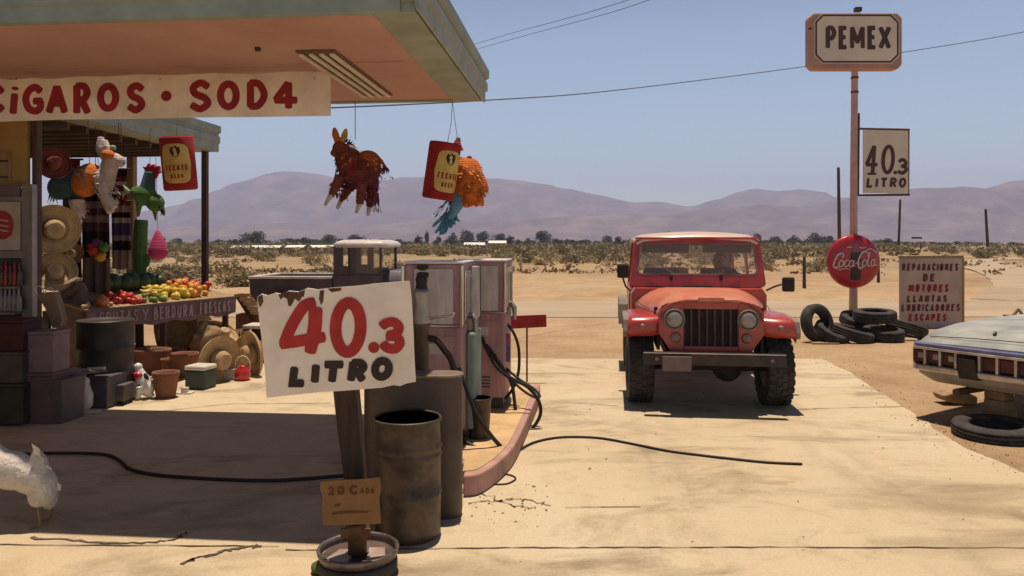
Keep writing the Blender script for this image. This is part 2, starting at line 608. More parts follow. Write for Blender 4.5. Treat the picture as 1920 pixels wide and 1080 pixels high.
xs = grid_axis(-9000, 9000, -18, 30, .8, 1.22)
ys = grid_axis(-12, 9500, 8, 42, .55, 1.16)
mb = MB()
mb.add([(x, y, ground_z(x, y)) for y in ys for x in xs],
       [(j * len(xs) + i, j * len(xs) + i + 1, (j + 1) * len(xs) + i + 1, (j + 1) * len(xs) + i) for j in range(len(ys) - 1) for i in range(len(xs) - 1)], True)
mb.build('desert_ground', 'dirt', kind='structure', origin=(0, 0, 0), fix=False)

def flat_poly(name, pts, z, mat, kind='structure', cells=None):
    mb = MB()
    mb.add([(p[0], p[1], z) for p in pts], [tuple(range(len(pts)))])
    return mb.build(name, mat, kind=kind, origin=(0, 0, 0), fix=False)
edge_px = [(1940, 893), (1905, 880), (1870, 864), (1838, 850), (1805, 838), (1772, 816), (1752, 803), (1741, 792), (1722, 781), (1697, 763), (1668, 745), (1640, 727), (1612, 711), (1588, 697), (1566, 684), (1546, 673)]
edge = [G(x + random.uniform(-4, 4), y) for x, y in edge_px]
edge = [p + Vector((.03 * nz(p.x, p.y, 3), 0, 0)) for p in catmull(edge, 5)]
con = [Vector((5.5, 1.2, 0)), Vector((4.4, 4.2, 0)), Vector((3.9, 5.1, 0))] + edge + [Vector((3.2, 11.12, 0)), Vector((1.5, 11.05, 0)), Vector((0, 11.1, 0)), Vector((-3, 11.15, 0)), Vector((-14, 12.4, 0)), Vector((-14, 1.2, 0))]
flat_poly('concrete_apron', con, .002, 'concrete')
# expansion joints and cracks, as fine dark strips a hair above the slab
mb = MB()
def joint(pts, wd, wob=.006, k=10):
    q = []
    for i in range(len(pts) - 1):
        a, bb = Vector((pts[i][0], pts[i][1])), Vector((pts[i + 1][0], pts[i + 1][1]))
        for j in range(k): q.append(a.lerp(bb, j / k))
    q.append(Vector((pts[-1][0], pts[-1][1])))
    q = [p + Vector((random.uniform(-wob, wob), random.uniform(-wob, wob))) for p in q]
    ribbon(mb, q, [wd * random.uniform(.35, 1.15) for _ in q], lambda x, y, o: Vector((x, y, .006 + o)), 0)
joint([(-1.25, 4.16), (0, 4.19), (1.5, 4.2), (4.3, 4.18)], .013, .006, 26)
joint([(-14, 4.28), (-4, 4.25), (-2.55, 4.23), (-1.3, 4.21)], .014)
joint([G(1490, 769), G(1560, 766), G(1696, 763)], .016)
joint([G(1010, 752), G(1160, 762)], .012)
joint([G(1060, 953), G(1200, 952)], .012)
joint([G(260, 783 - 6), G(430, 758), G(620, 757)], .014)
joint([(-7, 10.0), (-3, 9.9), (0, 9.8), (3, 9.75)], .014)
joint([G(345, 1058), G(372, 1046), G(400, 1043), G(415, 1034), G(462, 1028), G(492, 1025)], .03, .015, 6)
joint([G(60, 1010), G(180, 1018), G(270, 1020), G(330, 1012), G(350, 1000)], .022, .012, 8)
joint([G(880, 945), G(930, 940), G(975, 938), G(1030, 948)], .014, .03, 8)
joint([G(900, 925), G(960, 950), G(1010, 955)], .01, .03, 8)
mb.build('pavement_joints', 'crack', kind='structure', fix=False)

M('stain', (.20, .155, .11), .9, .3, 5)
def blob_stain(name, cpx, cpy, rx, ry, mat='stain', z=.0045, seed=0):
    c0 = G(cpx, cpy)
    pts = []
    for i in range(40):
        a = 2 * PI * i / 40
        k = 1 + .5 * mnoise.noise(Vector((math.cos(a) * 1.3 + seed, math.sin(a) * 1.3, seed)))
        pts.append((c0.x + rx * k * math.cos(a), c0.y + ry * k * math.sin(a)))
    return pts
# the road, built on the terrain
def strip(name, cl, wdt, mat, dz):
    cl = catmull([Vector((p[0], p[1], 0)) for p in cl], 10)
    mb = MB()
    rings = []
    for i, p in enumerate(cl):
        d = (cl[min(i + 1, len(cl) - 1)] - cl[max(i - 1, 0)]).normalized()
        n = Vector((-d.y, d.x, 0))
        rings.append([])
        for k in range(9):
            q = p + n * wdt * (k / 8 - .5) * (1 + .04 * nz(p.x, p.y, .4, k * 0))
            rings[-1].append(Vector((q.x, q.y, max(ground_z(q.x, q.y), -.004) + dz)))
    mb.loft(rings, caps=False, ring_closed=False)
    return mb.build(name, mat, kind='structure', origin=(0, 0, 0), fix=False)
strip('road', [(-160, 20.6), (-60, 19.9), (-20, 19.6), (0, 19.5), (10, 19.6), (20, 20.2), (40, 22.5), (120, 34)], 4.7, 'asphalt', .012)
strip('branch_road', [(15.5, 21.5), (19, 26), (24, 34), (30.5, 46), (38, 62), (50, 78), (80, 95), (180, 130)], 4.2, 'asphalt', .012)

# ------------------------------------------------------------------ hills
def hills(name, ridge_px, D, depth, seed, fold=.45):
    ridge = [(P(x, y, D).x, P(x, y, D).z) for x, y in ridge_px]
    x0, x1 = ridge[0][0], ridge[-1][0]
    nx, ny = 260, 26
    def h_at(x):
        for (a, ha), (bq, hb) in zip(ridge, ridge[1:]):
            if a <= x <= bq:
                t = (x - a) / (bq - a)
                t2 = t * t * (3 - 2 * t) * .5 + t * .5
                return ha + (hb - ha) * t2
        return 0
    mb = MB()
    vs = []
    for j in range(ny):
        t = j / (ny - 1)           # 0 foot in front .. .62 ridge .. 1 behind
        for i in range(nx):
            x = x0 + (x1 - x0) * i / (nx - 1)
            h = h_at(x)
            if t <= .62:
                u = t / .62
                prof = u ** 1.35
            else:
                u = 1 - (t - .62) / .38
                prof = u ** .8
            y = D + (t - .62) * depth
            g = 1 - abs(nz(x, y, 5.5 / depth, seed)) * 1.2
            g2 = nz(x, y, 14 / depth, seed + 4)
            k = math.sin(PI * min(1, t / .62)) if t < .62 else 0
            edge_n = .012 * h * nz(x, 0, 30 / depth, seed + 2) + .006 * h * nz(x, 0, 90 / depth, seed)
            z = h * prof * (1 + fold * k * (g - .6) + .5 * fold * k * g2) + edge_n * prof
            vs.append((x, y, z - 3))
    mb.add(vs, [(j * nx + i, j * nx + i + 1, (j + 1) * nx + i + 1, (j + 1) * nx + i) for j in range(ny - 1) for i in range(nx - 1)], True)
    return mb.build(name, 'rock', kind='structure', fix=False)
hills('mountain_range', [(-700, 400), (-300, 370), (0, 395), (250, 398), (385, 375), (405, 352), (450, 336), (515, 317), (552, 314), (590, 319), (640, 329), (700, 333), (800, 327), (905, 331), (960, 333), (1010, 337), (1060, 350), (1120, 362), (1180, 377), (1230, 376), (1290, 386), (1340, 372), (1385, 356), (1420, 351), (1450, 355), (1495, 349), (1530, 356), (1560, 366), (1640, 372), (1750, 378), (1950, 380), (2300, 395), (2700, 420)], 6500, 3000, 1.3)
hills('foothills', [(-700, 430), (-200, 424), (300, 424), (420, 420), (560, 415), (700, 420), (820, 408), (900, 412), (1050, 405), (1180, 398), (1290, 395), (1330, 388), (1420, 382), (1520, 384), (1560, 373), (1640, 362), (1690, 353), (1740, 350), (1800, 346), (1850, 348), (1895, 336), (1925, 333), (2000, 340), (2200, 350), (2600, 400)], 4300, 1500, 7.7)

# ------------------------------------------------------------------ air
hz = MB().box((0, 4300, 380), (17000, 9400, 770))
hm = bpy.data.materials.new('haze')
hm.use_nodes = True
t = hm.node_tree
t.nodes.clear()
pv = t.nodes.new('ShaderNodeVolumePrincipled')
pv.inputs['Color'].default_value = (.54, .63, 1.0, 1)
pv.inputs['Density'].default_value = 1.7e-4
pv.inputs['Anisotropy'].default_value = 0.0
ho = t.nodes.new('ShaderNodeOutputMaterial')
t.links.new(pv.outputs[0], ho.inputs['Volume'])
MATS['haze'] = hm
hz.build('haze', 'haze', kind='stuff')

# ------------------------------------------------------------------ scrub and far trees
M('scrub_olive', (.225, .185, .10), .9, .45, 3)
M('scrub_grey', (.32, .26, .155), .9, .4, 3)
M('scrub_dry', (.34, .24, .115), .9, .35, 3)
M('leaf_dark', (.06, .068, .04), .85, .5, .6)
M('bark', (.10, .075, .055), .95, .3, 6)
def leafy(mb, c, r, n, size, seed, dome=True, upright=0.0):
    rnd = random.Random(seed)
    lobes = [(Vector((rnd.uniform(-.55, .55) * r[0], rnd.uniform(-.55, .55) * r[1], rnd.uniform(.25, .75) * r[2])), rnd.uniform(.35, .62)) for _ in range(7)]
    for i in range(n):
        lc, lr = lobes[rnd.randrange(7)]
        d = Vector((rnd.gauss(0, 1), rnd.gauss(0, 1), rnd.gauss(0, 1))).normalized()
        rad = rnd.uniform(.55, 1.08)
        p = Vector(c) + lc + Vector((d.x * r[0] * lr, d.y * r[1] * lr, d.z * r[2] * lr * .8)) * rad
        if p.z < c[2] + .02: p.z = c[2] + rnd.uniform(.02, .15) * r[2]
        a = Vector((rnd.gauss(0, 1), rnd.gauss(0, 1), rnd.gauss(0, 1) + upright)).normalized()
        bb = a.cross(Vector((rnd.gauss(0, 1), rnd.gauss(0, 1), rnd.gauss(0, 1)))).normalized()
        s = size * rnd.uniform(.6, 1.5)
        mb.add([p - a * s - bb * s * .15, p - bb * s * .5, p + a * s, p + bb * s * .5], [(0, 1, 2, 3)])
def bush_mesh(seed, kind):
    mb = MB()
    rnd = random.Random(seed)
    if kind == 'scrub_dry':
        for i in range(150):
            a = rnd.uniform(0, 2 * PI); q = rnd.uniform(0, .35)
            p = Vector((q * math.cos(a), q * math.sin(a), 0))
            tip = p + Vector((math.cos(a) * rnd.uniform(.05, .5), math.sin(a) * rnd.uniform(.05, .5), rnd.uniform(.3, .75)))
            n = Vector((-math.sin(a), math.cos(a), 0)) * .022
            mb.add([p - n, p + n, tip], [(0, 1, 2)])
    else:
        leafy(mb, (0, 0, 0), (.75, .75, .7), 620, .05, seed, upright=.7)
        for i in range(7):
            a = rnd.uniform(0, 2 * PI)
            mb.tube([(0, 0, -.02), (.25 * math.cos(a), .25 * math.sin(a), .25), (.45 * math.cos(a), .45 * math.sin(a), .6)], [.025, .018, .006], n=4)
    return mb
protos = []
kinds = [('scrub_olive', 'sagebrush'), ('scrub_olive', 'sagebrush'), ('scrub_grey', 'sagebrush'), ('scrub_grey', 'sagebrush'), ('scrub_dry', 'dry_grass_tuft'), ('scrub_dry', 'dry_grass_tuft')]
LBL = {'scrub_olive': 'dark olive scrub bush on the sandy flat beyond the road', 'scrub_grey': 'grey green sagebrush on the sandy flat beyond the road', 'scrub_dry': 'straw coloured dry grass tuft on the sandy flat beyond the road'}
GRP = {'scrub_olive': 'olive scrub bushes on the desert flat', 'scrub_grey': 'grey sagebrush on the desert flat', 'scrub_dry': 'dry grass tufts on the desert flat'}
rnd = random.Random(21)
placed = 0
for i in range(900):
    if placed >= 270: break
    D = 27 + 120 * rnd.random() ** 1.7
    px = rnd.uniform(-40, 1960)
    x, y = (px - CX) * D / F_PX, D
    if nz(x, y, .06, 31) < -.12 and D < 90: continue
    if px > 1640 and D < 130 and rnd.random() < .8: continue
    if px > 900 and D < 42: continue
    if px > 900 and D < 60 and rnd.random() < .5: continue
    k = rnd.choice([0, 1, 2, 3, 4, 5]) if D < 60 else rnd.choice([0, 1, 1, 0, 2, 3])
    mt, nm = kinds[k]
    if len(protos) < 6: protos = [None] * 6
    s = rnd.uniform(.45, 1.25) * (.75 if mt == 'scrub_dry' else 1) * (1 + D / 160)
    z = ground_z(x, y) - .02
    if protos[k] is None:
        o = bush_mesh(40 + k, mt).build(nm, mt, origin=(0, 0, 0), fix=False)
        tag(o, LBL[mt], 'bush' if 'scrub_dry' != mt else 'grass', GRP[mt])
        protos[k] = o
    else:
        o = protos[k].copy()
        col.objects.link(o)
    o.location = (x, y, z)
    o.scale = (s * rnd.uniform(.9, 1.5), s * 1.1, s * rnd.uniform(.7, 1.05))
    o.rotation_euler = (0, 0, rnd.uniform(0, 6.28))
    placed += 1
mb = MB()
for i in range(4200):
    D = 90 + 520 * rnd.random() ** 1.2
    px = rnd.uniform(-60, 1980)
    x, y = (px - CX) * D / F_PX, D
    if px > 1680 and rnd.random() < .6: continue
    s = rnd.uniform(.5, 1.3) * (1 + D / 260)
    leafy(mb, (x, y, ground_z(x, y) - .05), (.9 * s, .7 * s, .62 * s), 16, .22 * s, i)
mb.build('distant_scrub', 'scrub_olive', kind='stuff', fix=False)
M('brush_brown', (.24, .17, .085), .95, .35, 2)
mb = MB()
for i in range(5200):
    D = 40 + 330 * rnd.random() ** 1.5
    px = rnd.uniform(-60, 1980)
    x, y = (px - CX) * D / F_PX, D
    if px > 1650 and rnd.random() < .75: continue
    if nz(x, y, .05, 31) < -.05 and D < 110: continue
    if px > 900 and D < 55 and rnd.random() < .6: continue
    s = rnd.uniform(.3, .8) * (.8 + D / 170)
    leafy(mb, (x, y, ground_z(x, y) - .04), (.9 * s, .6 * s, .42 * s), 14, .17 * s, i + 9000, upright=.6)
mb.build('dry_brush', 'brush_brown', kind='stuff', fix=False)

def tree_thing(seed, tall=False):
    tr = thing('tree', 'x', 'tree')
    mb = MB()
    mb.tube([(0, 0, -.3), (.05, 0, 1.2), (-.1, .1, 2.6), (.1, 0, 3.8)], [.28, .2, .15, .06], n=7)
    r2 = random.Random(seed)
    for i in range(5):
        a = i * 1.3
        mb.tube([(0, 0, 1.6 + .3 * i), (1.2 * math.cos(a), 1.2 * math.sin(a), 2.6 + .35 * i)], [.1, .03], n=5)
    mb.build('trunk', 'bark', tr)
    mb = MB()
    if tall:
        leafy(mb, (0, 0, .8), (1.1, 1.1, 5.6), 620, .3, seed)
    else:
        leafy(mb, (0, 0, .7), (3.2, 2.8, 4.6), 900, .3, seed)
    mb.build('crown', 'leaf_dark', tr, fix=False)
    return tr
tprotos = [tree_thing(3), tree_thing(5), tree_thing(8), tree_thing(11, True)]
used = [False] * 4
spots = [(473, 434, 58), (537, 446, 40), (574, 444, 26), (615, 440, 38), (671, 440, 44), (716, 447, 24), (784, 441, 17), (801, 432, 12), (822, 442, 14), (850, 436, 26), (876, 431, 36), (905, 434, 34), (935, 437, 30), (955, 441, 18), (1020, 432, 42), (1070, 448, 26), (1137, 441, 28), (1160, 443, 20), (1246, 434, 30), (1420, 437, 22), (1455, 443, 30), (1492, 441, 28), (1530, 436, 50), (1552, 441, 26), (1660, 447, 30), (330, 446, 30), (300, 444, 26), (270, 447, 24), (1100, 449, 24), (990, 446, 24), (640, 447, 22), (430, 449, 20)]
for px in range(370, 1960, 13):
    spots.append((px + rnd.uniform(-9, 9), 451 + rnd.uniform(-3.5, 2) + (3 if px > 1680 else 0), rnd.uniform(16, 34)))
big_n = 32
for i, (px, top, wpx) in enumerate(spots):
    D = 420 + rnd.uniform(-60, 60)
    tall = wpx < 19 and top < 445
    k = 3 if tall else rnd.randrange(3)
    h0 = 5.6 if not tall else 6.8
    base = P(px, 455, D)
    gz = ground_z(base.x, D)
    h = max(1.2, CAM_H - (top - HY) * D / F_PX - gz)
    o = tprotos[k] if not used[k] else copy_tree(tprotos[k])
    used[k] = True
    o.location = (base.x, D, gz)
    sx = wpx * D / F_PX / (2.4 if tall else 6.6)
    o.scale = (sx, sx, h / h0)
    o.rotation_euler = (0, 0, rnd.uniform(0, 6.28))
    if i < big_n:
        tag(o, 'dark green tree standing tall on the far treeline below the mountains', 'tree', 'tall trees on the far treeline')
    else:
        tag(o, 'low dark shrubby tree in the hazy far treeline below the mountains', 'tree', 'low trees on the far treeline')

M('white_sheet', (.78, .76, .72), .5, .08, 2)
M('shed_wall', (.30, .24, .19), .9, .2, 2)
for i, (x0, x1, yy, lb) in enumerate([(438, 468, 463.5, 'short pale low roof strip far out on the scrub, leftmost'), (474, 528, 463, 'pale low roof strip far out on the scrub, middle of three'), (540, 628, 462.5, 'longest pale low roof strip far out on the scrub, by the truck cab')]):
    D = 122.0
    a, bq = P(x0, yy, D), P(x1, yy, D)
    th = thing('low_shed', lb, 'shed', ((a.x + bq.x) / 2, D, ground_z(a.x, D)), 0, 'low pale sheds')
    hgt = a.z - ground_z(a.x, D)
    ln = (bq.x - a.x) / 2
    MB().bx(-ln, ln, -1.2, 1.2, 0, hgt - .1).build('wall', 'shed_wall', th)
    MB().prism([(-1.5, hgt - .1), (0, hgt + .25), (1.5, hgt - .1), (0, hgt + .15)], lambda y, z, o_: Vector((o_, y, z)), -ln - .1, ln + .1).build('roof', 'white_sheet', th)
for i, (x0, x1, yy) in enumerate([(872, 908, 457.5), (918, 948, 454)]):
    D = 250.0
    a, bq = P(x0, yy, D), P(x1, yy, D)
    gz = ground_z(a.x, D)
    hgt = max(.9, a.z - gz)
    th = thing('house', ['long low pale roofed house at the foot of the treeline', 'smaller pale roofed house right of the low one, under the trees'][i], 'house', ((a.x + bq.x) / 2, D, gz), 0)
    ln = (bq.x - a.x) / 2
    MB().bx(-ln, ln, -3, 3, 0, hgt - .3).build('wall', 'shed_wall', th)
    MB().prism([(-3.5, hgt - .3), (0, hgt + .5), (3.5, hgt - .3), (0, hgt + .3)], lambda y, z, o_: Vector((o_, y, z)), -ln - .3, ln + .3).build('roof', 'white_sheet', th)

M('pole_wood', (.085, .06, .05), .9, .3, 4, stretch=(3, 3, .3))
def far_pole(px, ytop, ybase, D, wpx, lab, lean=0.0, bar=None):
    a, t_ = P(px, ybase, D), P(px + lean, ytop, D)
    r = wpx * D / F_PX / 2
    th = MB()
    th.cyl(a, t_, r, r * .8, n=8)
    if bar: th.box(t_ + Vector((0, 0, -.05)), bar)
    o = th.build('utility_pole' if ybase < 480 else 'fence_post', 'pole_wood')
    return tag(o, lab, 'pole' if ybase < 480 else 'post')
far_pole(1574, 314, 457, 62, 7, 'thick dark bare utility pole left of the pink sign post', -2)
far_pole(1685, 374, 459, 95, 5, 'thin dark utility pole just right of the pink sign post', 3)
far_pole(1852, 392, 462, 95, 5.5, 'dark utility pole beside the branch road at right', -4)
far_pole(1508, 481, 540, 28, 7, 'lone weathered fence post in the sand right of the red jeep')
far_pole(1647, 484, 530, 32, 6, 'short weathered post in the sand behind the round red sign')
o = MB().box(P(1719, 446, 140), (1.9, .1, .35)).bx(P(1712, 446, 140).x - .06, P(1712, 446, 140).x + .06, 139.98, 140.1, 0, 1.9).bx(P(1726, 446, 140).x - .06, P(1726, 446, 140).x + .06, 139.98, 140.1, 0, 1.9).build('road_sign', 'pole_wood')
tag(o, 'tiny dark board on two legs far off right of the pink post', 'sign')
M('tire', (.028, .025, .025), .8, .35, 10, bump=.2, bscale=40, col2=(.06, .052, .048))
# ------------------------------------------------------------------ main canopy
CAN_ROT = -R(5.5)
CR = Matrix.Translation(Vector((-.30, 7.70, 0))) @ Matrix.Rotation(CAN_ROT, 4, 'Z')
M('pink_soffit', (.54, .30, .265), .8, .16, .9, bump=.1, bscale=6, detail=8, col2=(.58, .36, .31))
M('green_trim', (.27, .315, .285), .65, .16, 3, bump=.12, bscale=20)
M('roof_felt', (.45, .42, .37), .9, .2, 3)
M('lamp_white', (.62, .56, .46), .5, .1, 4)
M('lamp_gap', (.16, .10, .075), .8, .1, 4)
M('dark_metal', (.05, .045, .045), .55, .3, 8)
M('chrome', (.62, .60, .58), .22, .1, 6, metal=1.0)
M('steel', (.34, .32, .30), .45, .25, 8, metal=.7)
M('rust', (.13, .065, .035), .9, .45, 14, bump=.3)
M('cream_paint', (.60, .52, .41), .8, .14, 5, detail=8)
M('dark_red_paint', (.30, .018, .022), .7, .25, 6)
M('black_paint', (.028, .018, .016), .7, .25, 8)
SOF = 3.14
KC = .8675
W_L, DEP = -9.5, -3.0
can = thing('gas_canopy', 'flat green edged canopy roof with pink ceiling over the pumps', 'canopy', (-.30, 7.70, 0), CAN_ROT)
MB().bx(W_L, -.295, DEP + .04, -.085, SOF + .015, SOF + .06).build('ceiling_panel', 'pink_soffit', can)
MB().bx(-.295, -.015, DEP, 0, SOF, SOF + .07).bx(W_L, -.297, DEP, DEP + .038, SOF, SOF + .07).bx(W_L, -.297, -.084, 0, SOF, SOF + .07).build('edge_band', 'green_trim', can, bevel=.006)
prof = [(0, .002), (.02, .01), (.02, .12), (.045, .135), (.045, .22), (.02, .235), (.02, .26), (.06, .285), (.06, .375), (-.10, .38), (-.10, .075), (-.012, .075)]
MB().prism(prof, lambda x, z, o: Vector((x, o, SOF + z * KC)), DEP - .06, .06).build('side_fascia', 'green_trim', can)
MB().prism([(-x, z) for x, z in prof], lambda y, z, o: Vector((o, DEP + y, SOF + z * KC)), W_L, -.11).build('front_fascia', 'green_trim', can)
MB().prism(prof, lambda y, z, o: Vector((o, y, SOF + z * KC)), W_L, -.11).build('rear_fascia', 'green_trim', can)
MB().bx(W_L, -.08, DEP + .08, -.08, SOF + .27, SOF + .322).build('roof_deck', 'roof_felt', can)
lf = MB().bx(-1.136, -.833, -2.125, -.40, SOF - .002, SOF + .014).build('light_fixture', 'lamp_gap', can)
mb = MB()
for k in range(4):
    x = -1.106 + k * .080
    mb.bx(x - .019, x + .019, -2.10, -.425, SOF - .028, SOF - .004)
mb.build('lamp_tube', 'lamp_white', lf, bevel=.008)
MB().cyl((-1.39, -2.22, SOF - .012), (-1.39, -2.22, SOF + .02), .022, n=12).build('ceiling_hook', 'dark_metal', can)
MB().bx(W_L, -.4, -1.705, -1.695, SOF + .008, SOF + .02).build('ceiling_seam', 'pink_soffit', can)
for x in (-8.9, -6.1):
    MB().cyl((x, -2.4, .0), (x, -2.4, SOF + .015), .06, n=14).build('support_post', 'steel', can)

# ------------------------------------------------------------------ banner
Rb, db = (-1.529, 6.36), (-.9954, .0958)
fnb = onplane(Rb, db)
bt = [(-45, 149), (0, 147), (20, 150), (60, 146), (100, 148), (150, 143), (200, 144), (260, 139), (330, 141), (400, 137), (470, 139), (540, 134), (619, 134)]
bbm = [(620, 217), (500, 219), (380, 220), (240, 223), (120, 224), (0, 228), (-45, 229)]
ban = thing('shop_banner', 'long white paper banner with red hand lettering hung under the pink ceiling', 'banner', (-3.0, 6.5, 2.72), 0)
MB().prism(bt + bbm, fnb, -.006, 0).build('board', M('paper_white', (.80, .70, .62), .85, .16, 3, detail=9, bump=.25, bscale=5), ban, world=True)
mb = MB()
SWB = 13.5
for ch, a, y0, bq, y1, sk in [('C', -28, 158, 12, 214, 0), ('i', 17, 158, 37, 218, .08), ('G', 41, 157, 85, 215, 0), ('A', 86, 157, 128, 216, 0), ('R', 136, 155, 172, 217, 0), ('O', 182, 155, 224, 210, 0), ('S', 235, 154, 275, 213, 0), ('.', 302, 170, 322, 190, 0), ('S', 352, 149, 399, 211, 0), ('O', 407, 151, 450, 207, 0), ('D', 461, 149, 503, 206, 0), ('A', 510, 150, 562, 208, 0)]:
    if ch == 'A' and a > 400: ch = '4'
    glyph(mb, ch, a, y0, bq, y1, SWB, fnb, .002, sk)
mb.build('lettering', 'dark_red_paint', ban, world=True, fix=False)
mb = MB()
for px in (30, 300, 590):
    p = fnb(px, 150, .0)
    mb.tube([p, p + Vector((0, .01, SOF - p.z + .03))], .004, n=5)
mb.build('hanging_wire', 'dark_metal', ban, world=True)

# ------------------------------------------------------------------ rear awning roof with its posts
AWZ, AWD = 3.24, 12.82
ax = (405 - CX) / F_PX * AWD
awn = thing('market_awning', 'low green edged awning roof behind the banner, shading the market goods', 'awning', (ax, AWD, 0), CAN_ROT)
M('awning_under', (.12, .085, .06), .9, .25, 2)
L2, D2 = -8.5, -3.35
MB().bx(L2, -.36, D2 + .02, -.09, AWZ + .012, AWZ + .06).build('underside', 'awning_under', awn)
MB().bx(-.36, -.015, D2, 0, AWZ, AWZ + .08).bx(L2, -.362, -.088, 0, AWZ, AWZ + .08).build('edge_band', 'green_trim', awn, bevel=.006)
MB().prism(prof, lambda x, z, o: Vector((x, o, AWZ + z * 1.18)), D2, .06).build('side_fascia', 'green_trim', awn)
MB().prism(prof, lambda y, z, o: Vector((o, y, AWZ + z * 1.18)), L2, -.11).build('rear_fascia', 'green_trim', awn)
MB().bx(L2, -.08, D2, -.08, AWZ + .36, AWZ + .43).build('roof_deck', 'roof_felt', awn)
M('post_brown', (.075, .042, .034), .7, .3, 6, stretch=(3, 3, .4))
M('post_tan', (.30, .20, .105), .85, .2, 5, stretch=(4, 4, .3))
MB().bx(-.19, -.10, -.14, -.05, 0, AWZ + .01).build('corner_post', 'post_brown', awn, bevel=.006)
xw = ((237 - CX) / F_PX * 12.6 - ax)
MB().bx(xw - .06, xw + .06, -.22, -.10, 0, AWZ + .015).build('wooden_post', 'post_tan', awn, bevel=.006)
MB().bx(L2 + .1, L2 + .22, -3.1, -2.98, 0, AWZ + .015).bx(-5.6, -5.48, -3.0, -2.88, 0, AWZ + .015).build('rear_post', 'post_brown', awn)
for k in range(9):
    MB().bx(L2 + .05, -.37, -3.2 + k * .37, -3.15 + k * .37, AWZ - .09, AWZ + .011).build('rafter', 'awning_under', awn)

# ------------------------------------------------------------------ shop front at the left edge
M('yellow_wall', (.36, .235, .085), .85, .16, 2, bump=.15, bscale=12)
M('alu_frame', (.28, .26, .26), .4, .15, 8, metal=.6)
M('poster_pale', (.42, .35, .30), .7, .12, 5)
M('badge_red', (.34, .03, .035), .5, .15, 6)
M('glass_dark', (.02, .02, .025), .12, .1, 4)
M('purple_band', (.15, .095, .11), .7, .15, 5)
sf = 7.92
x_r = (50 - CX) / F_PX * sf
shop = thing('shop_building', 'yellow walled shop with grey metal shop front at the left edge', 'shop', (-7.4, 8.3, 0))
def sx(px, D=sf): return (px - CX) / F_PX * D
def szz(py, D=sf): return CAM_H - (py - HY) * D / F_PX
MB().bx(-9.8, x_r, sf, sf + .06, szz(350), SOF + .01).bx(-9.8, -6.3, sf, sf + .06, 0, szz(350) - .001).bx(-9.8, -8.6, sf + .221, 13.2, 0, 3.6).bx(-6.6, -6.3, -1.5, sf - .001, 0, SOF - .01).build('wall', 'yellow_wall', shop, world=True)  # last box: unseen side wall toward the camera, added to cut sky fill
MB().bx(sx(-12), sx(23), sf - .03, sf - .002, szz(338), szz(286)).build('notice_board', 'post_tan', shop, world=True)
mb = MB()
for yy in (301, 331): mb.bx(sx(-8), sx(19), sf - .036, sf - .031, szz(yy + 3), szz(yy))
mb.build('notice_lines', 'black_paint', shop, world=True)
MB().bx(sx(56), sx(66), sf + .03, sf + .12, 0, SOF - .02).build('corner_post', 'post_brown', shop, world=True, bevel=.008)
# drinks cooler in front of the wall
cl = thing('drinks_cooler', 'grey framed drinks cooler with red badge and bottle rack under the yellow wall', 'cooler', (-5.5, 7.8, 0))
D = 7.8
MB().bx(sx(-70, D), sx(38, D), D + .03, D + .10, 0, szz(352, D)).build('cabinet', 'dark_metal', cl, world=True, bevel=.01)
MB().bx(sx(40, D), sx(61, D), D, D + .08, 0, szz(345, D)).bx(sx(-70, D), sx(39.8, D), D, D + .029, szz(377, D), szz(368, D)).bx(sx(-70, D), sx(39.8, D), D, D + .029, szz(484, D), szz(470, D)).build('door_frame', 'alu_frame', cl, world=True, bevel=.005)
MB().bx(sx(-70, D), sx(36, D), D + .012, D + .028, szz(367, D), szz(347, D)).build('header_panel', 'purple_band', cl, world=True)
MB().bx(sx(-70, D), sx(37, D), D + .012, D + .028, szz(469, D), szz(378, D)).build('front_panel', 'poster_pale', cl, world=True)
fr = frontal(D)
mb = MB()
mb.prism([(2 + 24 * math.cos(a) * (1 if abs(math.cos(a)) < .8 else .93), 422 + 27 * math.sin(a)) for a in [2 * PI * i / 28 for i in range(28)]], lambda x, y, o: fr(x, y, o), -.006, 0)
bd = mb.build('badge', 'badge_red', cl, world=True)
mb = MB()
for k, yy in enumerate((414, 424, 433)): ribbon(mb, [(-14, yy), (0, yy - 2), (16, yy + 1)], 3, fr, .004)
mb.build('badge_lettering', 'poster_pale', bd, world=True, fix=False)
mb = MB()
for yy in (536, 584): mb.bx(sx(-70, D), sx(39, D), D - .12, D + .03, szz(yy + 4, D), szz(yy, D))
mb.build('rack_shelf', 'alu_frame', cl, world=True)
# ------------------------------------------------------------------ foreground price sign
M('board_white', (.80, .71, .63), .75, .14, 4, detail=10, bump=.2, bscale=9, fac=(.3, .6))
M('price_red', (.42, .025, .025), .6, .2, 9)
M('price_black', (.035, .02, .018), .65, .25, 9)
M('post_dark', (.042, .026, .018), .85, .35, 7, stretch=(4, 4, .4), bump=.3)
DS = 3.8
ps = thing('price_sign', 'large white board reading 40.3 LITRO in red and black on a leaning foreground post', 'sign', G(672, 1079).to_tuple(), 0)
fs = frontal(DS)
bp = [(482, 557), (490, 551), (500, 554), (516, 549), (530, 552), (541, 545), (560, 547), (576, 540), (594, 543), (618, 540), (642, 538), (668, 536), (700, 532), (735, 529), (767, 527), (771, 560), (774, 610), (776, 660), (779, 716), (762, 719), (750, 724), (738, 722), (716, 727), (690, 729), (640, 733), (590, 736), (545, 741), (500, 746), (497, 700), (491, 640), (486, 600)]
MB().prism(bp, fs, -.014, 0).build('board', 'board_white', ps, world=True)
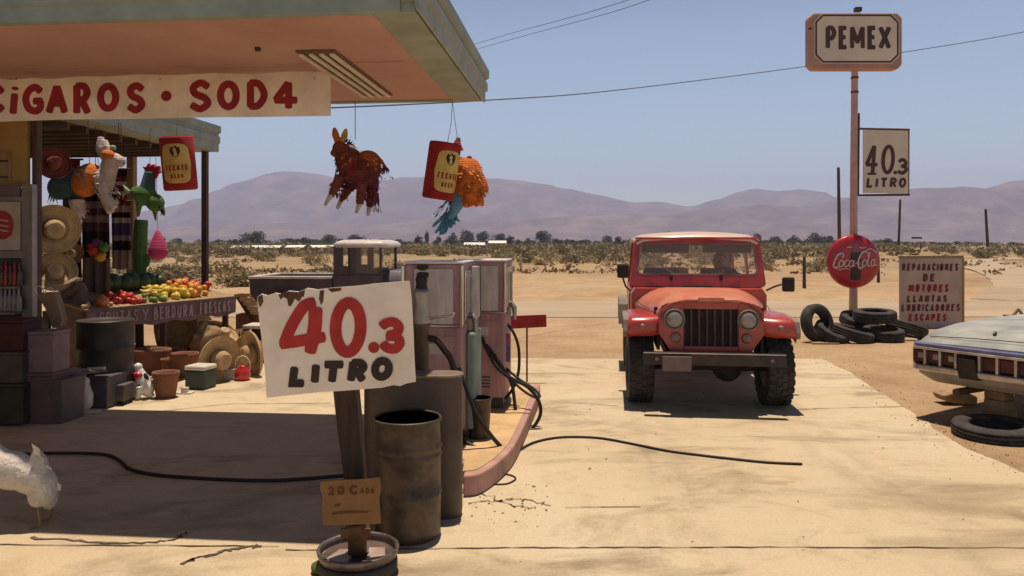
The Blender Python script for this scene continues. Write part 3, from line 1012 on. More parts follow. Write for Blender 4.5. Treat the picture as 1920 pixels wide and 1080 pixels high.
for poly in ([(522, 552), (541, 547), (560, 548), (572, 543), (570, 556), (566, 557), (561, 566), (553, 560), (546, 574), (541, 574), (538, 560), (531, 557), (526, 562)],
             [(600, 545), (608, 544), (606, 566), (602, 572), (598, 560)], [(614, 541), (640, 539), (640, 545), (622, 548)], [(483, 557), (492, 553), (494, 566), (488, 577), (485, 570)]):
    MB().prism(poly, fs, .0005, .0014).build('rust_patch', 'rust', ps, world=True)
mb = MB()
W4 = 25
ribbon(mb, catmull([(588, 568, 0), (572, 573, 0), (559, 590, 0), (545, 615, 0), (535, 640, 0)], 4), 22, fs, .003)
ribbon(mb, [(528, 645), (552, 641), (580, 636), (607, 632)], [20, 22, 22, 20], fs, .003)
ribbon(mb, [(592, 580), (591, 610), (586, 640), (582, 659)], [26, 26, 25, 22], fs, .003)
glyph(mb, '0', 618, 557, 688, 671, 22, fs, .003, .03)
glyph(mb, '.', 691, 641, 711, 662, 19, fs, .003)
ribbon(mb, catmull([(717, 611, 0), (724, 606, 0), (738, 604, 0), (748, 613, 0), (744, 624, 0), (729, 629, 0)], 4), 18, fs, .003)
ribbon(mb, catmull([(727, 630, 0), (744, 632, 0), (750, 643, 0), (741, 654, 0), (726, 652, 0), (719, 645, 0)], 4), 18, fs, .003)
mb.build('price_digits', 'price_red', ps, world=True, fix=False)
mb = MB()
for ch, a, y0, bq, y1, sk in [('L', 541, 683, 578, 726, .12), ('I', 582, 679, 601, 722, .08), ('T', 602, 676, 647, 721, .12), ('R', 651, 673, 690, 719, .14), ('O', 696, 669, 737, 714, .08)]:
    glyph(mb, ch, a, y0, bq, y1, 15, fs, .003, sk)
mb.build('word_lettering', 'price_black', ps, world=True, fix=False)
mb = MB()
q = [(642, 700, DS + .03), (652, 800, DS + .03), (661, 880, DS + .03), (668, 985, DS + .03)]
rings = []
for (px, py, d), wd in zip(q, (44, 43, 40, 34)):
    c = P(px, py, d); h = wd * d / F_PX / 2
    rings.append([c + Vector((-h, -h * .4 + .03, 0)), c + Vector((h, -h * .4 + .03, 0)), c + Vector((h, h * 1.2 + .03, 0)), c + Vector((-h, h * 1.2 + .03, 0))])
mb.loft(rings, smooth=False)
mb.build('post', 'post_dark', ps, world=True, bevel=.006)
c0 = P(670, 1027, 3.88)
b0 = Vector((c0.x, c0.y, 0))
MB().lathe([(.045, .02), (.05, .19), (.062, .19), (.062, .25), (.05, .26)], c=b0, n=16).bx(b0.x - .075, b0.x + .075, b0.y - .05, b0.y - .03, .20, .245).build('post_socket', 'rust', ps, world=True)
M('rim_paint', (.17, .13, .12), .4, .5, 9, metal=.55, bump=.1)
zt = c0.z + .005
MB().lathe([(.186, zt - .035), (.19, zt - .005), (.2, zt + .004), (.209, zt - .002), (.206, zt - .02), (.196, zt - .045)], c=(b0.x + .005, b0.y, 0), n=44, closed=True).build('rim_base', 'rim_paint', ps, world=True)
MB().lathe([(.06, zt - .06), (.12, zt - .065), (.175, zt - .055), (.187, zt - .04)], c=(b0.x + .005, b0.y, 0), n=40).build('rim_dish', M('rim_dish_brown', (.09, .06, .05), .6, .4, 9), ps, world=True)
MB().lathe([(.15, .005), (.19, .0), (.20, .03), (.20, zt - .07), (.195, zt - .05), (.185, zt - .055), (.15, zt - .09)], c=(b0.x + .005, b0.y, 0), n=44, closed=True).build('base_tire', 'tire', ps, world=True)
MB().prism([(c0.x - .15, c0.y - .10), (c0.x - .03, c0.y - .13), (c0.x - .01, c0.y + .04), (c0.x - .10, c0.y + .05)], lambda x, y, o: Vector((x, y, o)), zt - .055, zt - .03).prism([(c0.x + .06, c0.y - .07), (c0.x + .15, c0.y - .04), (c0.x + .13, c0.y + .07), (c0.x + .05, c0.y + .06)], lambda x, y, o: Vector((x, y, o)), zt - .055, zt - .028).build('rim_web', M('rim_light', (.40, .30, .25), .5, .3, 8, metal=.2), ps, world=True)
cc = thing('cardboard_sign', 'small brown cardboard notice tied to the foot of the price sign post', 'sign', (c0.x, 3.7, .3), 0)
fc = frontal(3.70)
MB().prism([(600, 903), (640, 900), (672, 899), (712, 895), (714, 918), (711, 935), (714, 982), (680, 983), (640, 985), (606, 984), (604, 950), (605, 928), (601, 922)], fc, -.006, 0).build('card', M('cardboard', (.235, .125, .055), .9, .16, 7, bump=.1), cc, world=True)
mb = MB()
for ch, a, y0, bq, y1 in [('2', 614, 912, 628, 929), ('0', 632, 911, 646, 928), ('C', 655, 909, 671, 928)]: glyph(mb, ch, a, y0, bq, y1, 4.5, fc, .002)
for ch, a in (('A', 676), ('D', 686), ('A', 695)): glyph(mb, ch, a, 914, a + 7, 926, 2.6, fc, .002)
ribbon(mb, [(624, 963), (650, 960), (690, 960)], 4, fc, .002)
ribbon(mb, [(628, 948), (638, 946)], 4, fc, .002)
mb.build('faded_writing', M('faded_brown', (.12, .055, .022), .9, .2, 8), cc, world=True, fix=False)
mb = MB()
for i in range(9):
    p = G(600 + i * 11, 1070 + 3 * math.sin(i * 1.7))
    mb.ell((p.x, p.y - .02, .03 + .012 * math.sin(i)), (.05, .06, .03 + .012 * (i % 3)), 10, 6, jit=.5, seed=i)
tag(mb.build('cloth_rag', M('olive_cloth', (.085, .09, .03), .9, .3, 12, bump=.4), remesh=.012), 'crumpled olive green rag on the ground at the rim base of the price sign', 'rag')

# ------------------------------------------------------------------ trash can, oil drum and its hand pump
M('drum_grey', (.055, .049, .05), .5, .45, 6, detail=9, bump=.15, bscale=14, metal=.3, fac=(.38, .62), col2=(.125, .085, .06))
M('drum_brown', (.085, .06, .047), .5, .35, 3, detail=8, bump=.1, bscale=10, metal=.2)
M('can_inside', (.03, .025, .022), .9, .3, 5)
tc_ = Vector(((765 - CX) * 4.4 / F_PX, 4.4, 0))
can_t = thing('trash_can', 'dented open dark grey steel trash can right of the price sign post', 'trash can', tc_, 0)
pr = [(.180, 0), (.190, .012), (.188, .05), (.19, .24), (.196, .25), (.19, .26), (.189, .46), (.198, .475), (.191, .49), (.190, .505), (.198, .52), (.190, .535), (.187, .66), (.197, .668), (.199, .68), (.193, .688), (.183, .682)]
MB().lathe(pr, n=44, wob=.012).build('body', 'drum_grey', can_t)
MB().lathe([(.183, .682), (.178, .66), (.176, .3), (.172, .02), (.0001, .02)], n=40, wob=.012).build('inside', 'can_inside', can_t)
dr = thing('steel_cabinet', 'tall brown steel bin with rounded sides behind the trash can at the island end', 'bin', ((773 - CX) * 4.66 / F_PX, 4.62, 0), 0)
def rplan(hw, d0, d1, r):
    pts = []
    for cx_, cy_, a0 in ((hw - r, d0 + r, -90), (hw - r, d1 - r, 0), (-hw + r, d1 - r, 90), (-hw + r, d0 + r, 180)):
        for q in range(7): pts.append((cx_ + r * math.cos(R(a0 + 15 * q)), cy_ + r * math.sin(R(a0 + 15 * q))))
    return pts
hw_ = 93 * 4.66 / F_PX
mb = MB()
mb.loft([[Vector((x * k, y + (0 if k == 1 else .004), z)) for x, y in rplan(hw_, 0, .2, .095)] for z, k in ((.0, .975), (.02, .99), (.05, 1), (.84, 1), (.868, .985))])
mb.build('body', 'drum_brown', dr)
MB().prism(rplan(hw_ + .006, -.006, .206, .098), lambda x, y, o: Vector((x, y, o)), .8685, .885).build('lid', M('drum_lid', (.22, .16, .125), .5, .3, 6, metal=.2), dr, bevel=.005)
hp = thing('hand_pump', 'grey hand crank fluid pump with black knob rising behind the brown steel bin', 'pump', (-.6, 5.0, 0), 0)
hp_z = .866
MB().lathe([(.14, 0), (.14, .02), (.05, .03), (.052, .27 + hp_z), (.06, .28 + hp_z), (.06, .3 + hp_z)], n=18).build('base_tube', 'drum_brown', hp)
MB().lathe([(r_, z_ + hp_z) for r_, z_ in [(.058, .301), (.055, .4), (.05, .46), (.062, .5), (.062, .515), (.045, .53)]], n=18).build('cylinder', 'steel', hp)
MB().lathe([(r_, z_ + hp_z) for r_, z_ in [(.04, .531), (.036, .56), (.04, .59), (.034, .615), (.0001, .62)]], n=14).build('knob', 'black_paint', hp)
MB().tube([(.05, 0, .33 + hp_z), (.12, -.01, .345 + hp_z), (.21, -.01, .35 + hp_z), (.215, -.02, .37 + hp_z)], .009, n=8).build('crank_handle', 'chrome', hp)
MB().tube([(.05, 0, .2 + hp_z), (.1, -.02, .19 + hp_z), (.15, -.03, .13 + hp_z), (.2, -.03, .06 + hp_z), (.235, .02, hp_z - .1)], .022, n=8, smooth=4).build('outlet_hose', 'black_paint', hp)

# ------------------------------------------------------------------ pump island
ip = [(-.33, 5.32), (-.325, 5.03), (-.22, 5.08), (-.11, 5.32), (-.02, 5.62), (.05, 6.0), (.17, 6.95), (.28, 7.88), (.31, 8.3), (-1.1, 8.42), (-1.1, 5.5)]
cv = catmull([Vector((x, y, 0)) for x, y in ip[1:9]], 4)
ip2 = [(p.x, p.y) for p in cv] + ip[9:] + [ip[0]]
M('curb_pink', (.40, .225, .19), .75, .22, 4, detail=9, bump=.2, bscale=14)
M('island_top', (.50, .335, .175), .85, .25, 3, detail=9, bump=.3, bscale=14)
isl = thing('pump_island', 'raised pump island with pink painted curb and worn tan top', 'island', (-.4, 7, 0), 0)
pl = lambda x, y, o: Vector((x, y, o))
MB().prism(ip2, pl, 0.001, .146).build('curb', 'curb_pink', isl, world=True, bevel=.02, segs=3)
cx0, cy0 = -.42, 7.0
MB().prism([(cx0 + (x - cx0) * .9, cy0 + (y - cy0) * .955) for x, y in ip2], pl, .14, .151).build('top', 'island_top', isl, world=True)

# ------------------------------------------------------------------ pumps
M('pump_pink', (.38, .21, .215), .5, .3, 3, detail=9, stretch=(3, 3, .6))
M('pump_panel', (.46, .40, .385), .5, .3, 4, detail=9, stretch=(2, 2, .6))
M('pump_teal', (.20, .28, .255), .55, .25, 5, detail=8)
M('rubber', (.018, .016, .016), .6, .3, 9)
M('pump_glass', (.30, .27, .25), .2, .15, 5)
def gas_pump(loc, wdt, dep, hgt, lab):
    p = thing('gas_pump', lab, 'gas pump', loc, CAN_ROT)
    h = wdt / 2
    z0 = 0
    MB().bx(-h + .02, h - .02, .02, dep - .02, z0, .10).build('plinth', 'dark_metal', p)
    MB().bx(-h, h, 0, dep, .101, hgt - .49).build('lower_cabinet', 'pump_pink', p, bevel=.015)
    MB().bx(-h, h, .004, dep - .004, hgt - .487, hgt - .012).build('upper_housing', 'pump_pink', p, bevel=.02)
    MB().bx(-h - .008, h + .008, -.006, dep + .006, hgt - .011, hgt + .006).build('top_trim', M('glare_trim', (.72, .66, .62), .3, .1, 6), p, bevel=.006)  # chrome cap coloured pale to hold its sunlit highlight
    for sx_ in (-1, 1):
        for yy in (0, dep):
            MB().box((sx_ * (h + .002), yy, hgt - .25), (.028, .028, .46)).build('corner_trim', 'chrome', p, bevel=.008)
    MB().bx(-h - .006, h + .006, -.006, dep + .006, hgt - .492, hgt - .478).build('waist_trim', 'chrome', p, bevel=.003)
    MB().bx(-h * .62, h * .72, -.008, -.001, hgt - .47, hgt - .05).build('end_panel', 'pump_panel', p, bevel=.003)
    for sgn in (1, -1):
        f = MB().bx(sgn * (h + .001), sgn * (h + .02), .08, dep - .08, hgt - .44, hgt - .07).build('dial_frame', 'chrome', p, bevel=.004)
        MB().bx(sgn * (h + .0205), sgn * (h + .025), .12, dep - .12, hgt - .4, hgt - .11).build('dial_glass', 'pump_glass', f)
    MB().bx(-h + .05, h - .05, -.005, -.0005, .14, hgt - .56).build('service_door', 'pump_pink', p, bevel=.004)
    MB().cyl((h - .09, -.012, .5), (h - .09, -.0005, .5), .016, n=12).build('door_lock', 'chrome', p)
    MB().bx(-.07, .07, -.008, -.0052, hgt - .70, hgt - .62).build('data_plate', 'pump_panel', p)
    for k_ in range(4):
        MB().bx(-.09, .09, -.009, -.0052, .20 + k_ * .03, .212 + k_ * .03).build('vent_slot', 'dark_metal', p)
    nz_ = MB()
    nz_.tube([(h + .03, .32, hgt - .42), (h + .06, .3, hgt - .46), (h + .065, .3, hgt - .58)], [.022, .026, .02], n=8)
    nz_.tube([(h + .03, .31, hgt - .40), (h + .03, .31, hgt - .12)], .012, n=8)
    nz_.box((h + .015, .31, hgt - .5), (.03, .07, .1))
    nz_.build('nozzle', 'steel', p, bevel=.004)
    return p
p1 = gas_pump((-.608, 5.75, .15), .452, .6, 1.4, 'nearer pink gas pump with pale end panel beside the oil drum')
mb = MB()
f57 = lambda x, y, o: p1.matrix_basis @ Vector(((x - 811) / 1414 * 5.75, -.012 - o, (1.7 - (y - 455) / 1414 * 5.75) - .15))
for poly in ([(783, 497), (803, 497), (804, 503), (798, 507), (788, 507), (782, 503)], [(782, 512), (787, 510), (799, 510), (805, 512), (804, 521), (796, 518), (789, 518), (783, 521)]):
    mb.prism(poly, lambda x, y, o: Vector(((x - 811) / 1414 * 5.75, -.0085 - o, (1.7 - (y - 455) / 1414 * 5.75) - .15)), 0, .004)
mb.build('dark_emblem', 'black_paint', p1)
MB().bx(.2265, .30, .20, .58, .08, .84).build('side_cabinet', 'pump_teal', p1, bevel=.02)
MB().prism([(.30, .94), (.53, .94), (.49, 1.36), (.38, 1.36)], lambda y, z, o: Vector((.247 + o, y, z)), 0, .05).build('price_window', 'pump_panel', p1, bevel=.006)
MB().prism([(.52, .93), (.545, .93), (.505, 1.37), (.48, 1.37)], lambda y, z, o: Vector((.247 + o, y, z)), .0, .056).build('window_edge', 'dark_metal', p1)
p2 = gas_pump((-.292, 7.05, .15), .452, .6, 1.385, 'farther pink gas pump with black hoses looping over the curb')
hs = MB().tube([p1.matrix_basis.inverted() @ P(*q) if False else q for q in [P(860, 690, 5.72), P(872, 722, 5.7), P(893, 775, 5.7), P(925, 822, 5.72), G(962, 866) + Vector((0, 0, .02)), G(940, 868) + Vector((0, .1, .02)), P(905, 846, 5.75), P(868, 826, 5.8)]], .016, n=8, smooth=5)
tag(hs.build('filling_hose', 'rubber'), 'black rubber hose drooping from the nearer pump over the island curb to the concrete', 'hose')
hs = MB().tube([P(903, 632, 7.02), P(915, 660, 6.96), P(935, 692, 6.9), P(960, 710, 6.9), P(990, 726, 6.9), P(1010, 752, 6.9), P(1013, 778, 6.9), P(998, 803, 6.9), P(982, 810, 6.9), P(970, 794, 6.95), P(965, 755, 7.0), P(958, 715, 7.05), P(935, 680, 7.0), P(912, 646, 7.05)], .0165, n=8, smooth=6)
tag(hs.build('filling_hose', 'rubber'), 'long black hose looping low beside the farther pump, drooping over the curb', 'hose')
hs = MB().tube([P(951, 608, 7.3), P(962, 622, 7.25), P(972, 650, 7.22), P(973, 690, 7.2), P(966, 720, 7.2), P(952, 742, 7.2), P(942, 748, 7.25)], .014, n=8, smooth=6)
tag(hs.build('filling_hose', 'rubber'), 'short black hose in a tight arc from the right side of the farther pump', 'hose')
hs = MB().tube([P(948, 690, 7.18), P(975, 712, 7.1), P(1000, 728, 7.05), P(1012, 742, 7.0), P(1004, 745, 7.0), P(985, 735, 7.05), P(962, 715, 7.12), P(945, 690, 7.2)], .013, n=8, smooth=5)
tag(hs.build('filling_hose', 'rubber'), 'thin black hose doubled back across the bigger loop by the farther pump', 'hose')
bt_ = thing('spray_bottle', 'small blue and red bottle hung on the side of the farther pump', 'bottle', tuple(P(951, 678, 7.2)), 0)
MB().lathe([(.026, 0), (.03, .01), (.03, .13), (.024, .16)], n=14).build('bottle_body', M('label_blue', (.06, .06, .2), .4, .3, 30), bt_)
MB().lathe([(.028, .161), (.03, .18), (.03, .25), (.012, .27)], n=14).build('bottle_top', M('label_red', (.25, .04, .05), .4, .3, 30), bt_)
bk = thing('waste_bin', 'dark tapered waste bin standing on the pump island', 'bin', ((898 - CX) * 6.0 / F_PX, 6.0, .151), 0)
MB().lathe([(.075, 0), (.08, .005), (.098, .30), (.105, .305), (.105, .318), (.096, .318)], n=28).build('bin_body', 'drum_grey', bk)
MB().lathe([(.096, .318), (.09, .29), (.074, .02), (.0001, .02)], n=28).build('bin_inside', 'can_inside', bk)
# cables on the concrete
M('hose_black', (.02, .014, .012), .55, .3, 6)
q = [G(x, y, .012) for x, y in [(948, 868), (968, 848), (1000, 830), (1040, 821), (1080, 819), (1130, 822), (1190, 833), (1250, 845), (1310, 853), (1380, 861), (1440, 867), (1504, 870)]]
tag(MB().tube(q, .0105, n=8, smooth=5).build('bell_hose', 'hose_black'), 'long thin black hose lying in a curve across the sunlit concrete', 'hose')
q = [G(x, y, .012) for x, y in [(870, 798), (905, 800), (925, 808), (945, 822), (965, 830), (1010, 832)]]
q = [Vector((p.x, p.y, p.z + (.142 if p.x < -.0 and p.y > 5.6 else 0))) for p in q]
q = [G(x, y, .012) for x, y in [(-60, 846), (20, 852), (90, 850), (150, 850), (200, 853), (225, 864), (245, 880), (290, 890), (360, 896), (440, 900), (510, 901), (570, 898), (640, 892), (700, 886)]]
tag(MB().tube(q, .014, n=8, smooth=5).build('air_hose', 'hose_black'), 'dark hose lying along the shaded concrete under the canopy', 'hose')
q = [G(x, y, .008) for x, y in [(920, 893), (945, 889), (963, 893), (966, 899), (950, 907), (925, 908)]]
tag(MB().tube(q, .006, n=6, smooth=5).build('loose_wire', 'hose_black'), 'short bent wire loop on the concrete by the curb nose', 'wire')
# little red board on a thin stake
rs = thing('stake_sign', 'small plain dark red board on a thin stake right of the pumps', 'sign', G(988, 716).to_tuple(), 0)
f9 = frontal(9.2)
MB().prism([(947, 593), (1024, 590), (1025, 613), (950, 617)], f9, -.02, 0).build('board', 'dark_red_paint', rs, world=True)
MB().cyl(G(988, 715), P(988, 604, 9.27), .011, n=8).build('stake', 'post_brown', rs, world=True)

# ------------------------------------------------------------------ white hen
hn = thing('chicken', 'white hen walking out of the picture at the edge of the canopy shade', 'chicken', (-2.98, 4.52, 0), 0)
M('feather', (.58, .52, .47), .85, .16, 14, bump=.6, bscale=45)
mb = MB()
D = 4.52
def ph(x, y, d=0):
    return P(x, y, D + d)
mb.ell(ph(22, 882), (.155, .10, .115), rot=(0, .22, 0))
mb.ell(ph(58, 893), (.11, .095, .105))
mb.ell(ph(84, 912), (.07, .08, .12), rot=(0, -.1, 0))
mb.ell(ph(70, 930, -.03), (.055, .05, .07)).ell(ph(92, 934, .04), (.05, .05, .07))
mb.tube([ph(8, 876), ph(-20, 846), ph(-32, 812)], [.10, .065, .045], n=12)
mb.ell(ph(-34, 800), (.045, .035, .04))
mb.tube([ph(74, 890), ph(72, 862), ph(66, 842)], [.06, .05, .02], n=10)
mb.build('body', 'feather', hn, world=True, remesh=.011)
mb = MB()
rq = random.Random(12)
def plume(a, b, wd_f, bend=.02):
    d = (b - a)
    s_ = d.cross(Vector((rq.uniform(-.3, .3), 1, rq.uniform(-.3, .3)))).normalized() * wd_f
    m1, m2 = a.lerp(b, .4) + Vector((bend, 0, bend)), a.lerp(b, .8) + Vector((bend, 0, bend * .5))
    mb.add([a - s_ * .3, a + s_ * .3, m1 + s_, m1 - s_, m2 + s_ * .8, m2 - s_ * .8, b], [(0, 1, 2, 3), (3, 2, 4, 5), (5, 4, 6)])
for k in range(8):
    t = k / 7
    a = ph(72 + rq.uniform(-4, 4), 895 + 10 * t, rq.uniform(-.05, .05))
    b = ph(58 + 56 * t + rq.uniform(-2, 2), 834 + 85 * t ** 1.4 + rq.uniform(-4, 4), rq.uniform(-.06, .06))
    plume(a, b, .022)
tf = mb.build('tail_feathers', 'feather', hn, world=True, fix=False)
M('comb_red', (.4, .03, .02), .7, .2, 9)
M('hen_leg', (.30, .20, .07), .7, .2, 12)
MB().prism([(-45, 788), (-40, 776), (-35, 785), (-30, 775), (-26, 787), (-30, 795)], frontal(D), -.006, .006).build('comb', 'comb_red', hn, world=True)
MB().tube([ph(-44, 800), ph(-56, 806)], [.012, .002], n=6).build('beak', 'hen_leg', hn, world=True)
for lx, d in ((70, -.03), (90, .04)):
    g = G(lx + 2, 985 - d * 200)
    mb = MB().tube([ph(lx, 944), g + Vector((.01, 0, .03)), g + Vector((0, 0, .008))], .0075, n=6)
    for a in (-.6, 0, .6): mb.tube([g + Vector((0, 0, .006)), g + Vector((-.05 * math.cos(a), .05 * math.sin(a), .005))], [.006, .002], n=5)
    mb.build('leg', 'hen_leg', hn, world=True)

# loose gravel along the ragged slab edge and round the curb nose
gr = MB()
rg = random.Random(77)
for i in range(300):
    if i < 190:
        e_ = edge[rg.randrange(len(edge))]
        x, y = e_.x + rg.gauss(.05, .16), e_.y + rg.gauss(0, .12)
    elif i < 235:
        x, y = rg.uniform(-.35, .25), rg.uniform(4.5, 5.3)
    else:
        y = rg.uniform(4.0, 11); x = rg.uniform(-.2 * y, .62 * y)
    r_ = rg.uniform(.0025, .007) * (1.6 if rg.random() < .1 else 1)
    gr.ell((x, y, r_ * .5 + .002), (r_ * rg.uniform(.8, 1.5), r_, r_ * .7), 6, 4, jit=.5, seed=i)
gr.build('gravel', M('stone_tan', (.33, .235, .145), .95, .35, 20), kind='stuff')
# ------------------------------------------------------------------ red off-road car, seen from the front
m_, t_n, b_n, v_n = base_mat('jeep_red', .32, .5)
dust = ramp(t_n, noise_node(t_n, 3.5, 8, v_n, .65), [(.36, (.33, .028, .026)), (.6, (.43, .055, .042)), (.8, (.46, .14, .09))])
t_n.links.new(dust, b_n.inputs['Base Color'])
b_n.inputs['Coat Weight'].default_value = .35
b_n.inputs['Coat Roughness'].default_value = .2
m_, t_n, b_n, v_n = base_mat('hood_faded', .45, .45)
dust = ramp(t_n, noise_node(t_n, 2.6, 9, v_n, .7), [(.33, (.48, .095, .06)), (.52, (.56, .19, .115)), (.75, (.58, .31, .21))])
t_n.links.new(dust, b_n.inputs['Base Color'])
b_n.inputs['Coat Weight'].default_value = .2
b_n.inputs['Coat Roughness'].default_value = .3
M('jeep_under', (.022, .018, .016), .85, .4, 6)
M('flare_grey', (.22, .18, .16), .75, .2, 8)
M('bumper_grey', (.045, .033, .03), .5, .35, 6, metal=.3)
M('lens', (.27, .235, .22), .15, .12, 8, coat=.6)
M('lens_dull', (.30, .17, .14), .4, .2, 8)
M('roof_glare', (.64, .47, .40), .3, .1, 3, coat=.3)  # pale cream puts the sun glare on the roof into its colour
M('plate_mauve', (.17, .115, .115), .6, .15, 10)
M('seat_blue', (.035, .035, .06), .7, .3, 8)
M('seat_tan', (.40, .30, .17), .7, .2, 8)
gm = bpy.data.materials.new('window_glass')
gm.use_nodes = True
gt = gm.node_tree
gb = gt.nodes['Principled BSDF']
gb.inputs['Base Color'].default_value = (.62, .54, .46, 1)  # pale film over the glass: dust, plus sky glare put into colour
gb.inputs['Roughness'].default_value = .12
gtr = gt.nodes.new('ShaderNodeBsdfTransparent')
gtr.inputs[0].default_value = (.95, .94, .92, 1)
gmx = gt.nodes.new('ShaderNodeMixShader')
gmx.inputs[0].default_value = .24
gt.links.new(gtr.outputs[0], gmx.inputs[1])
gt.links.new(gb.outputs[0], gmx.inputs[2])
gt.links.new(gmx.outputs[0], gt.nodes['Material Output'].inputs['Surface'])
MATS['window_glass'] = gm

jp = thing('offroad_car', 'red open-country car with faded hood, black slotted grille and glare-toned roof facing the camera', 'car', (2.06, 8.02, 0), R(-7.5))
JX = Matrix.Identity(4)
def rr(y, w2, zs, zc, n=8):
    """hood cross-section from left edge over the crown to right edge"""
    pts = []
    for k in range(-n, n + 1):
        u = k / n
        a = abs(u)
        z = zs + (zc - zs) * (1 - max(0, (a - .45) / .55) ** 2.2)
        pts.append(Vector((u * w2, y, z)))
    return pts
# hood shell
secs = [(-.425, .50, .985, 1.125), (-.36, .515, .985, 1.15), (-.1, .56, .985, 1.165), (.2, .62, .99, 1.175), (.5, .685, .995, 1.18), (.72, .725, 1.0, 1.182)]
mb = MB()
rings = []
for y, w2, zs, zc in secs:
    top = rr(y, w2, zs, zc)
    rings.append(top + [p - Vector((0, 0, .03)) if 0 < i < len(top) - 1 else p - Vector((0, 0, .09)) for i, p in reversed(list(enumerate(top)))])
mb.loft(rings)
mb.build('hood', 'hood_faded', jp)
MB().bx(-.13, .13, -.445, -.428, 1.105, 1.15).build('hood_lip', 'hood_faded', jp, bevel=.008)
for s in (-1, 1): MB().bx(s * .535 - .018, s * .535 + .018, -.23, -.19, .955, 1.03).build('hood_latch', 'black_paint', jp, bevel=.005)
# grille panel with seven slots (built as bars round openings)
gz0, gz1 = .60, 1.10
mb = MB()
out = []
for k in range(13):
    a = PI * k / 12
    out.append((-.50 * math.cos(a) if 0 < k < 12 else (-.52 if k == 0 else .52), 1.0 + .118 * math.sin(a) ** .6 if 0 < k < 12 else .98))
shape = [(-.40, gz0), (-.52, .78)] + out + [(.52, .78), (.40, gz0)]
mb.prism(shape, lambda x, z, o: Vector((x, o, z)), -.395, -.36)
mb.build('grille_back', 'jeep_under', jp)
mb = MB()
f_g = lambda x, z, o: Vector((x, o, z))
# side plates with head lamp openings approximated by ring panels
slots = [(-.235 + i * .0785) for i in range(7)]
left = [(-.40, gz0), (-.52, .78), (-.52, .98), (-.485, 1.035), (-.43, 1.075), (-.36, 1.10), (-.27, 1.108), (-.27, gz0)]
mb.prism(left, f_g, -.425, -.3955)
mb.prism([(-x, z) for x, z in left], f_g, -.425, -.3955)
mb.prism([(-.2695, 1.03), (.2695, 1.03), (.2695, 1.108), (.14, 1.118), (-.14, 1.118), (-.2695, 1.108)], f_g, -.425, -.3955)
mb.prism([(-.2695, gz0), (.2695, gz0), (.2695, .655), (-.2695, .655)], f_g, -.425, -.3955)
gp = mb.build('grille_panel', 'jeep_red', jp, bevel=.006)
mb = MB()
for i in range(8):
    x = -.2695 + i * (.539 / 7)
    mb.bx(x - .012, x + .012, -.42, -.3957, .6555, 1.0295)
mb.build('grille_bar', M('grille_dark', (.075, .028, .026), .6, .3, 7), gp, bevel=.004)
for s in (-1, 1):
    hl = MB().lathe([(.0001, .052), (.05, .046), (.08, .028), (.092, .0), (.0001, -.002)], c=(s * .362, -.428, .925), n=32, rot=(R(90), 0, 0)).build('headlight', 'lens', jp)
    MB().lathe([(.090, .0), (.092, .03), (.104, .03), (.108, .0)], c=(s * .362, -.4265, .925), n=32, rot=(R(90), 0, 0), closed=True).build('headlight_rim', 'flare_grey', hl)
    MB().lathe([(.0001, .03), (.04, .026), (.054, .0), (.0001, -.002)], c=(s * .35, -.4265, .74), n=22, rot=(R(90), 0, 0)).build('turn_signal', 'lens_dull', jp)
# fenders: flat top, rounded front, flares
for s in (-1, 1):
    mb = MB()
    rings = []
    prof_f = [(-.40, .745), (-.43, .80), (-.425, .88), (-.39, .925), (-.30, .945), (.1, .955), (.40, .95), (.46, .93), (.62, .70)]
    for x in (.50, .62, .78, .815, .83):
        dz = 0 if x < .8 else (-.012 if x < .82 else -.05)
        top = [Vector((s * x, y + (.05 if x < .55 else 0), z + dz + (.015 if x < .55 else 0))) for y, z in prof_f]
        rings.append(top + [Vector((p.x, p.y + (.03 if i < 14 else 0) - (.03 if i > 25 else 0), p.z - (.03 if i >= 11 else -.0))) for i, p in reversed(list(enumerate(top)))])
    mb.loft(rings, smooth=True)
    fd = mb.build('fender', 'jeep_red', jp)
    MB().prism([(-.40, .735), (-.415, .80), (-.37, .91), (-.28, .93), (.38, .935), (.44, .92), (.58, .72), (.54, .72), (.41, .89), (-.26, .89), (-.34, .87), (-.37, .80), (-.365, .735)], lambda y, z, o: Vector((o, y, z)), s * .815, s * .875).build('fender_flare', 'flare_grey', fd, bevel=.01)
    MB().bx(s * .5, s * .53, -.34, .55, .60, .94).build('inner_wing', 'jeep_under', jp)
# bumper, plate, spring ends
MB().bx(-.68, .68, -.66, -.58, .495, .608).build('front_bumper', 'bumper_grey', jp, bevel=.01)
MB().bx(-.68, .68, -.663, -.577, .6085, .618).build('bumper_edge', 'chrome', jp, bevel=.003)
MB().bx(-.42, .42, -.579, -.36, .575, .60).build('shadow_filler', 'jeep_under', jp)  # added plate that closes the sunlit gap in the ground shadow
lp = MB().bx(-.50, -.215, -.685, -.672, .44, .585).build('license_plate', 'plate_mauve', jp, bevel=.006)
mb = MB()
for s in (-1, 1):
    mb.box((s * .36, -.50, .54), (.06, .2, .09))
mb.bx(-.42, -.36, .2, 2.9, .48, .57).bx(.36, .42, -.4, 2.9, .48, .57).bx(-.42, -.36, -.4, .2, .48, .57)
mb.build('chassis', 'jeep_under', jp)
mb = MB().cyl((-.66, 0, .385), (.66, 0, .385), .04, n=12).ell((.22, 0, .37), (.15, .15, .14)).cyl((-.6, -.12, .38), (.5, -.12, .40), .018, n=8)
mb.build('front_axle', 'jeep_under', jp)
MB().cyl((-.66, 2.37, .385), (.66, 2.37, .385), .045, n=12).ell((.1, 2.37, .38), (.16, .16, .16)).build('rear_axle', 'jeep_under', jp)
